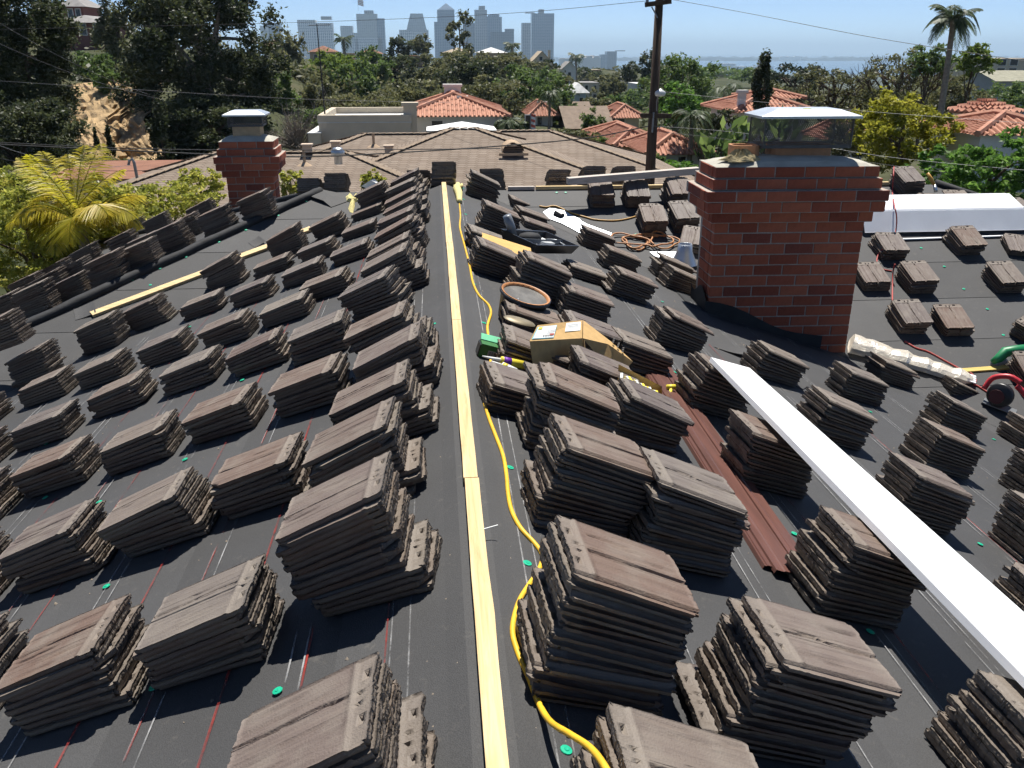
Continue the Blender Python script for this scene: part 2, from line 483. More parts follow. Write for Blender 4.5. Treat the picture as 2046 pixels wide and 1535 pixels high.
for k in range(10):
    x = 0.60 + 0.5 * k; ymax = 12.9 - x - 0.25
    chalk('L', -x, -0.5, ymax, M_CHALKW, 0.006); chalk('L', -(x + 0.05), -0.5, ymax, M_CHALKW, 0.0065)
    if k in (0, 1, 3): chalk('L', -(x + 0.048 if k else x - 0.009), -0.5, min(8, ymax), M_CHALKR, 0.008)
    if k < 4: chalk('L', -(0.874 + 0.53 * k), -0.5, min(9, ymax), M_CHALKR, 0.010 if k < 2 else 0.006)
for k in range(9):
    x = 0.163 + 0.495 * k; ymax = 12.9 - x - 0.3
    chalk('R', x, -0.5, ymax, M_CHALKW, 0.0055, x + 0.03); chalk('R', x + 0.055, -0.5, ymax, M_CHALKW, 0.005, x + 0.06)
for x, ya, yb in [(1.42, 2.5, 5.2), (1.76, 1.5, 4.4), (2.3, 5.0, 7.2), (3.2, 4.0, 6.6)]: chalk('R', x, ya, yb, M_CHALKR, 0.008, x + 0.01)
CAP_NAILS = [
 ('L',-1.650,3.440),
 ('L',-1.155,2.539),
 ('L',-0.668,2.290),
 ('L',-1.639,4.731),
 ('L',-2.082,4.521),
 ('L',-2.567,4.913),
 ('L',-3.065,6.093),
 ('L',-2.093,3.724),
 ('L',-1.552,5.966),
 ('L',-1.101,6.013),
 ('L',-2.613,8.489),
 ('L',-5.172,11.054),
 ('L',-5.578,12.318),
 ('L',-2.657,8.853),
 ('L',-0.150,5.702),
 ('L',-0.520,7.474),
 ('N',-4.065,10.070),
 ('N',-3.760,10.373),
 ('N',-3.524,10.260),
 ('N',-3.496,10.607),
 ('N',-3.239,10.851),
 ('N',-2.899,11.186),
 ('N',-2.605,11.467),
 ('N',-2.239,11.825),
 ('N',-2.283,11.853),
 ('N',-1.906,12.192),
 ('N',-1.557,12.265),
 ('N',1.607,12.349),
 ('N',1.737,12.346),
 ('N',2.518,11.190),
 ('N',5.772,10.749),
 ('N',6.354,10.293),
 ('N',6.351,9.799),
 ('N',6.425,9.385),
 ('N',6.342,8.892),
 ('N',6.261,10.732),
 ('R',0.182,2.710),
 ('R',0.194,1.798),
 ('R',0.192,5.741),
 ('R',0.474,9.616),
 ('R',0.169,6.789),
 ('R',0.179,7.407),
 ('R',1.635,5.930),
 ('R',1.332,4.422),
 ('R',1.621,3.595),
 ('R',1.634,2.821),
 ('R',2.210,8.511),
 ('R',3.014,6.724),
 ('R',3.554,6.512),
 ('R',3.540,5.206),
 ('R',3.037,4.143),
 ('R',3.763,5.668),
 ('R',4.266,7.860),
 ('R',0.185,3.498),
 ('R',0.237,11.193),
 ('R',0.223,10.080),
 ('R',0.222,8.907),
 ('R',0.264,12.199),
 ('R',5.009,6.873),
 ('R',6.860,10.586),
 ('R',1.623,2.105),
]
mb = MB(); mb.lathe([(0.0001, 0.0045), (0.006, 0.005), (0.008, 0.003), (0.017, 0.0022), (0.018, 0.0)], 12)
cap_me = mb.mesh('cap_nail', [M_CAPGREEN])
def plane_matrix(pl, x, y, turn=0.0, lift=0.0):
    U, Nn, f = PL[pl]
    V = Nn.cross(U)
    M = Matrix((U, V, Nn)).transposed().to_4x4()
    M.translation = Vector((x, y, f(x, y))) + Nn * lift
    return M @ Matrix.Rotation(turn, 4, 'Z')
for (pl, x, y) in CAP_NAILS:
    o = link('cap_nail', cap_me, None, house)
    o.matrix_local = Matrix.Translation((0, -6, 4.8)) @ plane_matrix(pl, x, y, lift=0.010)

# ------------------------------------------------------------------ brick chimneys (parts of the house)
def brick_mesh(l, d, h, seed):
    r = random.Random(seed); bm = bmesh.new()
    bmesh.ops.create_cube(bm, size=1.0)
    bmesh.ops.scale(bm, vec=(l, d, h), verts=bm.verts)
    bmesh.ops.bevel(bm, geom=[e for e in bm.edges], offset=0.004, segments=1, affect='EDGES')
    for v in bm.verts: v.co += Vector((r.uniform(-.0012, .0012), r.uniform(-.0012, .0012), r.uniform(-.0012, .0012)))
    me = bpy.data.meshes.new('brick'); bm.to_mesh(me); bm.free(); me.materials.append(M_BRICK)
    return me
_bm = {}
def get_brick(l, d, h):
    key = (round(l, 2), round(d, 2), round(h, 3))
    if key not in _bm: _bm[key] = [brick_mesh(l, d, h, i * 7 + len(_bm)) for i in range(3)]
    return rnd.choice(_bm[key])
def chimney(label, x0, x1, y0, y1, zb, zt, rot, Lb, Hc, prot, faces):
    """A running-bond stack: mortar core as the part's own mesh, every brick a sub-part."""
    cx, cy = (x0 + x1) / 2, (y0 + y1) / 2
    core = MB(); ins = 0.010
    ncour = int(round((zt - zb) / Hc)); w, d = x1 - x0, y1 - y0
    for k in range(ncour):
        p = prot[k] if k < len(prot) else 0.0
        z1 = zt - k * Hc; z0 = z1 - Hc
        core.box(-w / 2 - p + ins, w / 2 + p - ins, -d / 2 - p + ins, d / 2 + p - ins, z0 - 0.0005 * (k % 2), z1 - (0.006 if k == 0 or p > (prot[k - 1] if k - 1 < len(prot) else 0) else 0.0))
    ch = core.build('chimney', M_MORTAR, house)
    ch.location = (cx, cy - 6, 4.8); ch.rotation_euler = (0, 0, rot)
    ch['label'] = label
    J = 0.014; B = 0.10
    for k in range(ncour):
        p = prot[k] if k < len(prot) else 0.0
        zc = zt - (k + 0.5) * Hc
        for f in faces:
            along = w + 2 * p if f in 'fb' else d + 2 * p - 2 * B
            start = -along / 2
            offs = (Lb / 2 if k % 2 else 0.0) + (0.0 if f in 'fb' else Lb / 2)
            pos = start; first = True
            while pos < along / 2 - 0.02:
                l = (Lb - (offs % Lb)) if first and (offs % Lb) > 0.01 else Lb
                first = False
                e = min(pos + l, along / 2)
                if along / 2 - e < 0.09: e = along / 2
                l2 = e - pos - J
                if l2 > 0.03:
                    me = get_brick(l2, B, Hc - J)
                    o = link('brick', me, None, ch)
                    c = (pos + e) / 2; jit = rnd.uniform(-.003, .003)
                    if f == 'f': o.location = (c, -d / 2 - p + B / 2 + jit, zc); o.rotation_euler = (0, 0, 0)
                    if f == 'b': o.location = (c, d / 2 + p - B / 2 + jit, zc); o.rotation_euler = (0, 0, 0)
                    if f == 'l': o.location = (-w / 2 - p + B / 2 + jit, c, zc); o.rotation_euler = (0, 0, math.pi / 2)
                    if f == 'r': o.location = (w / 2 + p - B / 2 + jit, c, zc); o.rotation_euler = (0, 0, math.pi / 2)
                    o.rotation_euler.x += rnd.uniform(-.006, .006)
                pos = e
    return ch
def crown(ch, w, d, z, h, seed):
    """Cement wash: a low uneven mound from the top course up to the flue."""
    mb = MB(); n = 16; m = 10; g = {}
    r = random.Random(seed)
    for i in range(n + 1):
        for j in range(m + 1):
            u = -1 + 2 * i / n; v = -1 + 2 * j / m
            e = (1 - abs(u) ** 2.6) * (1 - abs(v) ** 2.6)
            g[i, j] = (u * w / 2, v * d / 2, z - 0.004 + h * e ** 0.7 + (r.uniform(-.004, .004) if 0 < i < n and 0 < j < m else 0))
    for i in range(n):
        for j in range(m): mb.quad(g[i, j], g[i + 1, j], g[i + 1, j + 1], g[i, j + 1])
    return mb.build('crown', M_CROWN, ch, True)
def mesh_panel(mb, a, b, z0, z1, nx, nz, t=0.0029):
    a = Vector(a); b = Vector(b)
    L = (b - a).length; dirn = (b - a) / L
    nrm = dirn.cross(Vector((0, 0, 1)))
    H = z1 - z0
    for s in (1, -1):
        for i in range(-nz, nx + nz):
            # diagonal from (i,0) to (i+s*nz, nz) clipped to the panel
            p0 = Vector((i / nx * L, 0)); p1 = Vector(((i + s * nz) / nx * L, H))
            ts = [0.0, 1.0]
            if abs(p1.x - p0.x) > 1e-9:
                t0 = (0 - p0.x) / (p1.x - p0.x); t1 = (L - p0.x) / (p1.x - p0.x)
                lo, hi = min(t0, t1), max(t0, t1); ts = [max(0, lo), min(1, hi)]
            if ts[1] - ts[0] < 0.02: continue
            q0 = p0.lerp(p1, ts[0]); q1 = p0.lerp(p1, ts[1])
            dd = (q1 - q0).normalized(); w = Vector((-dd.y, dd.x)) * t
            def P(q): return a + dirn * q.x + Vector((0, 0, z0 + q.y - a.z))
            o = nrm * (0.0015 * s)
            mb.add([P(q0 - w) + o, P(q0 + w) + o, P(q1 + w) + o, P(q1 - w) + o], [(0, 1, 2, 3)])
def spark_cap(ch, cx, cy, w, d, z0, z1, lid_w, lid_d, lid_h, cells=34):
    mb = MB()
    cs = [(cx - w / 2, cy - d / 2, z0), (cx + w / 2, cy - d / 2, z0), (cx + w / 2, cy + d / 2, z0), (cx - w / 2, cy + d / 2, z0)]
    for i in range(4):
        a, b = cs[i], cs[(i + 1) % 4]
        L = (Vector(b) - Vector(a)).length
        nx = max(6, int(cells * L / w)); nz = max(3, int(nx * (z1 - z0) / L * 0.55))
        mesh_panel(mb, a, b, z0, z1, nx, nz)
    for c in cs: mb.bar(c, (c[0], c[1], z1), 0.014, 0.014, (0, 1, 0))
    for i in range(4):
        a, b = Vector(cs[i]), Vector(cs[(i + 1) % 4])
        mb.bar(a + Vector((0, 0, .012)), b + Vector((0, 0, .012)), 0.006, 0.03)
    tag(mb.build('spark_screen', M_MESH, ch), kind='stuff')
    mb = MB()
    a, b = lid_w / 2, lid_d / 2; k = 0.62
    top = [(cx - a * k, cy - b * k, z1 + lid_h), (cx + a * k, cy - b * k, z1 + lid_h), (cx + a * k, cy + b * k, z1 + lid_h), (cx - a * k, cy + b * k, z1 + lid_h)]
    rim = [(cx - a, cy - b, z1 + 0.012), (cx + a, cy - b, z1 + 0.012), (cx + a, cy + b, z1 + 0.012), (cx - a, cy + b, z1 + 0.012)]
    low = [(x, y, z1 - 0.012) for x, y, z in rim]
    mb.poly(top)
    for i in range(4):
        j = (i + 1) % 4
        mb.quad(rim[i], rim[j], top[j], top[i]); mb.quad(low[i], low[j], rim[j], rim[i])
    mb.poly([(x, y, z1 - 0.011) for x, y, z in rim][::-1])
    return mb.build('lid', M_GALV, ch)

PROT = [0.055, 0.085, 0.150, 0.130, 0.055]
ch1 = chimney('wide red brick chimney with a mesh cap and cement crown', 2.775, 4.385, 8.70, 9.26, -1.72, 0.62, R(-1.5), 0.311, 0.1145, PROT, 'flr')
crown(ch1, 1.70, 0.66, 0.62, 0.085, 1)
mb = MB()
for (cx, cy, w, d, z0, z1) in [(-0.46, 0.06, 0.30, 0.26, 0.60, 0.80), (0.14, 0.10, 0.66, 0.34, 0.62, 0.80)]:
    M = Matrix.Translation((cx, cy, 0))
    n = 20
    rg = lambda rr, z: [(cx + (w / 2 * rr) * math.copysign(abs(math.cos(a)) ** 0.55, math.cos(a)), cy + (d / 2 * rr) * math.copysign(abs(math.sin(a)) ** 0.55, math.sin(a)), z) for a in [2 * math.pi * k / n for k in range(n)]]
    rings = [rg(1, z0), rg(1, z1), rg(0.82, z1), rg(0.82, z0)]
    mb = MB()
    mb.add([p for q in rings for p in q], [(i * n + k, i * n + (k + 1) % n, (i + 1) * n + (k + 1) % n, (i + 1) * n + k) for i in range(3) for k in range(n)])
    mb.build('flue', M_CLAY, ch1)
spark_cap(ch1, 0.14, 0.10, 0.92, 0.46, 0.78, 1.085, 1.05, 0.58, 0.075, 44)
mb = MB(); mb.lathe([(0.0001, 0.002), (0.042, 0.002), (0.043, 0.0)], 20, Matrix.Translation((0.14, -0.02, 1.161)))
mb.build('sticker', plain('yellow_sticker', (0.42, 0.46, 0.06), 0.5, 0.4, 0.1, 30), ch1)
# felt and flashing turned up round the foot of the chimney
mb = MB()
for (xa, ya, xb, yb, h) in [(-0.83, -0.30, 0.50, -0.30, 0.16), (-0.83, 0.33, -0.83, -0.30, 0.24)]:
    n = 9
    for i in range(n):
        pa = []
        for f in (i / n, (i + 1) / n):
            x = xa + (xb - xa) * f; y = ya + (yb - ya) * f
            zz = zr(3.58 + x, 8.98 + y); pa.append((x, y, zz + 0.01, zz + h * (0.8 + 0.25 * math.sin(7 * f + h * 40))))
        mb.quad((pa[0][0], pa[0][1], pa[0][2]), (pa[1][0], pa[1][1], pa[1][2]), (pa[1][0] * 1.004, pa[1][1] * 1.01, pa[1][3]), (pa[0][0] * 1.004, pa[0][1] * 1.01, pa[0][3]))
        s = (0, -0.16) if xa != xb else (-0.16, 0)
        za = zr(3.58 + pa[0][0] + s[0], 8.98 + pa[0][1] + s[1]) + .012; zb_ = zr(3.58 + pa[1][0] + s[0], 8.98 + pa[1][1] + s[1]) + .012
        mb.quad((pa[0][0] + s[0], pa[0][1] + s[1], za), (pa[1][0] + s[0], pa[1][1] + s[1], zb_), (pa[1][0], pa[1][1], pa[1][2]), (pa[0][0], pa[0][1], pa[0][2]))
mb.build('felt_upstand', M_FELT2, ch1)

ch2 = chimney('narrow red brick chimney rising beyond the rolled felt hip', -3.57, -2.80, 14.80, 15.45, -1.9, 0.34, R(2.0), 0.30, 0.1145, [0.05, 0.085, 0.145, 0.125, 0.055], 'frl')
crown(ch2, 0.87, 0.75, 0.34, 0.09, 2)
mb = MB(); mb.box(-0.22, 0.22, -0.19, 0.19, 0.40, 0.58); mb.build('flue', plain('buff_flue', (0.50, 0.36, 0.22), 0.9, 0.2, 0.15, 12), ch2)
spark_cap(ch2, 0.0, 0.0, 0.54, 0.46, 0.56, 0.735, 0.68, 0.60, 0.07, 22)
# ------------------------------------------------------------------ concrete roof tiles, loaded in stacks
def tile_material():
    m, nt, b = nodes('concrete_tile', 0.62, 0.42)
    v = coords(nt, (3.0, 55.0, 8.0)); v2 = coords(nt)
    oi = nt.nodes.new('ShaderNodeObjectInfo')
    ofs = nt.nodes.new('ShaderNodeVectorMath'); ofs.operation = 'MULTIPLY_ADD'
    ofs.inputs[1].default_value = (31, 17, 7)
    cmb = nt.nodes.new('ShaderNodeCombineXYZ')
    for i in range(3): nt.links.new(oi.outputs['Random'], cmb.inputs[i])
    nt.links.new(cmb.outputs[0], ofs.inputs[0]); nt.links.new(v, ofs.inputs[2])
    n1 = N_(nt, 'ShaderNodeTexNoise', Scale=1.0, Detail=4.0, Roughness=0.65); nt.links.new(ofs.outputs[0], n1.inputs['Vector'])
    of2 = nt.nodes.new('ShaderNodeVectorMath'); of2.operation = 'MULTIPLY_ADD'; of2.inputs[1].default_value = (31, 17, 7)
    nt.links.new(cmb.outputs[0], of2.inputs[0]); nt.links.new(v2, of2.inputs[2])
    n2 = N_(nt, 'ShaderNodeTexNoise', Scale=6.0, Detail=3.0, Roughness=0.65); nt.links.new(of2.outputs[0], n2.inputs['Vector'])
    n3 = N_(nt, 'ShaderNodeTexNoise', Scale=170.0, Detail=1.0); nt.links.new(of2.outputs[0], n3.inputs['Vector'])
    c0 = ramp(nt, [(0.0, (0.152, 0.102, 0.076)), (0.2, (0.172, 0.134, 0.106)), (0.38, (0.128, 0.092, 0.076)), (0.55, (0.205, 0.176, 0.142)), (0.7, (0.160, 0.125, 0.104)), (0.85, (0.126, 0.103, 0.092)), (1.0, (0.182, 0.156, 0.130))], oi.outputs['Random']).outputs['Color']
    st = ramp(nt, [(0.25, (0.50, 0.47, 0.47)), (0.48, (0.95, 0.93, 0.95)), (0.75, (1.0, 1.0, 1.0))], n1.outputs['Fac']).outputs['Color']
    c = mixc(nt, c0, st, 0.85, 'MULTIPLY')
    pt = ramp(nt, [(0.45, (0, 0, 0)), (0.72, (1, 1, 1))], n2.outputs['Fac']).outputs['Color']
    c = mixc(nt, c, (0.235, 0.205, 0.168), mixc(nt, (0, 0, 0), pt, 0.5))
    # the head strip is bare grey-tan concrete: never weathered under the tile above
    sx = nt.nodes.new('ShaderNodeSeparateXYZ'); nt.links.new(v2, sx.inputs[0])
    hd = N_(nt, 'ShaderNodeMapRange'); hd.inputs[1].default_value = -0.150; hd.inputs[2].default_value = -0.140; hd.inputs[3].default_value = 0.55; hd.inputs[4].default_value = 0.0
    nt.links.new(sx.outputs[0], hd.inputs[0])
    c = mixc(nt, c, (0.205, 0.176, 0.144), hd.outputs[0])
    nt.links.new(c, b.inputs['Base Color'])
    rr = N_(nt, 'ShaderNodeMapRange'); rr.inputs[3].default_value = 0.45; rr.inputs[4].default_value = 0.85
    nt.links.new(n1.outputs['Fac'], rr.inputs[0]); nt.links.new(rr.outputs[0], b.inputs['Roughness'])
    b1 = nt.nodes.new('ShaderNodeBump'); b1.inputs['Strength'].default_value = 0.55; b1.inputs['Distance'].default_value = 0.004
    nt.links.new(n1.outputs['Fac'], b1.inputs['Height'])
    b2 = nt.nodes.new('ShaderNodeBump'); b2.inputs['Strength'].default_value = 0.6; b2.inputs['Distance'].default_value = 0.003
    nt.links.new(n3.outputs['Fac'], b2.inputs['Height']); nt.links.new(b1.outputs['Normal'], b2.inputs['Normal'])
    nt.links.new(b2.outputs['Normal'], b.inputs['Normal'])
    return m
M_TILE = tile_material()
TL, TW, TP = 0.42, 0.33, 0.0245            # length, width, pitch in the stack
def vnoise(rs, n, k):
    """Smooth 1-D noise, n samples, k lumps."""
    p = rs.uniform(-1, 1, k + 2)
    t = np.linspace(0, k, n); i = t.astype(int); f = t - i; f = f * f * (3 - 2 * f)
    return p[i] * (1 - f) + p[np.minimum(i + 1, k + 1)] * f
def tile_mesh(seed):
    rs = np.random.RandomState(seed)
    xs = np.unique(np.concatenate([[-.21, -.204, -.192, -.191, -.176, -.175, -.168, -.158, -.150, -.147, -.141, -.137], np.linspace(-.125, .21, 17)]))
    ysl = np.unique(np.concatenate([[-.165, -.150, -.146, -.139, -.1385], np.linspace(-.132, .165, 34), [-.098, -.097, -.062, -.061, -.028, -.027, -.012, -.011, .012, .013, .028, .029, .060, .061, .096, .097]]))
    gy = rs.uniform(-.03, .035)
    ysl = np.unique(np.concatenate([ysl, gy + np.arange(-.016, .0161, .0027)]))
    nx, ny = len(xs), len(ysl)
    X, Y = np.meshgrid(xs, ysl, indexing='ij')
    Z = np.full_like(X, 0.0235)
    # grain: ridges that run the length of the tile
    grain = vnoise(rs, ny, 26) * 0.0017 + vnoise(rs, ny, 9) * 0.0014
    body = X > -.139
    wob = vnoise(rs, nx, 5) * 0.008
    Z = Z + np.where(body, grain[None, :] * (0.75 + 0.5 * rs.rand(nx, ny)), 0)
    Z = Z + np.where(body & (Y > gy + wob[:, None]), 0.0022, 0)
    groove = np.abs(Y - (gy + wob[:, None])) < 0.0058
    Z = np.where(body & groove, Z - 0.0145, Z)
    for _ in range(5):
        g2 = rs.uniform(-.12, .155); x0 = rs.uniform(-.13, .12); x1 = x0 + rs.uniform(.06, .2)
        m = body & (np.abs(Y - g2 - wob[:, None] * .7) < 0.0048) & (X > x0) & (X < x1); Z = np.where(m, Z - 0.006, Z)
    # head strip, its raised bead and the lug pockets
    Z = np.where(X <= -.139, 0.0215, Z)
    Z = np.where((X > -.151) & (X < -.140), 0.0270, Z)
    for (a, b_) in ((-.0975, -.0615), (-.0275, -.0115), (.0125, .0285), (.0605, .0965)):
        xa, xb = (-.1915, -.1755) if abs(a) > .05 else (-.1755, -.158)
        Z = np.where((Y > a) & (Y < b_) & (X > xa) & (X < xb), 0.0045, Z)
    Z = np.where((X < -.2) & (Y > -.13), Z + 0.0022, Z)
    # interlock lip along one long side
    Z = np.where(Y < -.1387, 0.0105, Z); Z = np.where((Y < -.151), 0.0145, Z)
    Z = Z + rs.uniform(-.0004, .0004, Z.shape)
    # crumbled outline
    ex = vnoise(rs, ny, 12) * 0.0030 + rs.uniform(-.0030, .0030, ny)
    ef = vnoise(rs, ny, 12) * 0.0030 + rs.uniform(-.0028, .0028, ny)
    X = X.copy(); Y = Y.copy()
    X[0, :] += ex; X[-1, :] += ef
    e1 = vnoise(rs, nx, 18) * 0.0018; e2 = vnoise(rs, nx, 18) * 0.0018
    Y[:, 0] += e1; Y[:, -1] += e2
    for (i, j, cx, cy) in ((0, 0, 1, 1), (0, -1, 1, -1), (-1, 0, -1, 1), (-1, -1, -1, -1)):
        k = rs.uniform(.004, .022); X[i, j] += cx * k; Y[i, j] += cy * k * .8
    if seed % 3 == 0:                      # a broken corner
        for (sx, sy) in [((-1, 1)[rs.randint(2)], (-1, 1)[rs.randint(2)])]:
            c = rs.uniform(.030, .075); dx_ = .21 - sx * X; dy_ = .165 - sy * Y
            m = (dx_ + dy_ * 1.2) < c; k = np.where(m, c - dx_ - dy_ * 1.2, 0) * .5 + np.where(m, rs.uniform(-.002, .002, X.shape), 0)
            X = X - sx * k; Y = Y - sy * k / 1.2
    V = [np.stack([X.ravel(), Y.ravel(), Z.ravel()], 1)]
    idx = np.arange(nx * ny).reshape(nx, ny)
    F = [np.stack([idx[:-1, :-1], idx[1:, :-1], idx[1:, 1:], idx[:-1, 1:]], -1).reshape(-1, 4)]
    # rim: outline copied to the underside with a rough mid-line
    ring = np.concatenate([idx[:-1, 0], idx[-1, :-1], idx[:0:-1, -1], idx[0, :0:-1]])
    P = V[0][ring]; n = len(ring)
    mid = P.copy(); mid[:, 2] = P[:, 2] * .55 + rs.uniform(-.0012, .0012, n); mid[:, 0] += rs.uniform(-.0028, .0028, n); mid[:, 1] += rs.uniform(-.002, .002, n)
    low = P.copy(); low[:, 2] = 0.0008; low[:, 0] *= 0.992; low[:, 1] *= 0.992
    b0 = nx * ny; b1 = b0 + n
    V += [mid, low]
    k = np.arange(n); k2 = (k + 1) % n
    F += [np.stack([ring[k], b0 + k, b0 + k2, ring[k2]], 1)[:, ::-1], np.stack([b0 + k, b1 + k, b1 + k2, b0 + k2], 1)[:, ::-1]]
    Vv = np.concatenate(V); c = len(Vv)
    Vv = np.concatenate([Vv, [[0, 0, 0.0008]]])
    F.append(np.stack([np.full(n, c), b1 + k, b1 + k2, np.full(n, c)], 1)[:, [0, 1, 2]][:, [0, 1, 2, 2]][:, :4] if False else np.zeros((0, 4), int))
    # underside as quads fanning from the centre, plus two battens of ribs that bear on the tile below
    tri = np.stack([np.full(n // 2, c), b1 + (2 * np.arange(n // 2)) % n, b1 + (2 * np.arange(n // 2) + 1) % n, b1 + (2 * np.arange(n // 2) + 2) % n], 1)
    F.append(tri)
    for (xa, xb) in ((-.170, -.140), (.150, .180)):
        q = len(Vv)
        Vv = np.concatenate([Vv, [[x, y, z] for z in (-.0032, .002) for (x, y) in ((xa, -.12), (xb, -.12), (xb, .13), (xa, .13))]])
        F.append(np.array([[q, q + 3, q + 2, q + 1], [q, q + 1, q + 5, q + 4], [q + 1, q + 2, q + 6, q + 5], [q + 2, q + 3, q + 7, q + 6], [q + 3, q, q + 4, q + 7]]))
    Vv[:, 2] *= 0.90
    return np_mesh('tile', Vv, np.concatenate(F), None, M_TILE)
TILES = [tile_mesh(100 + i) for i in range(14)]
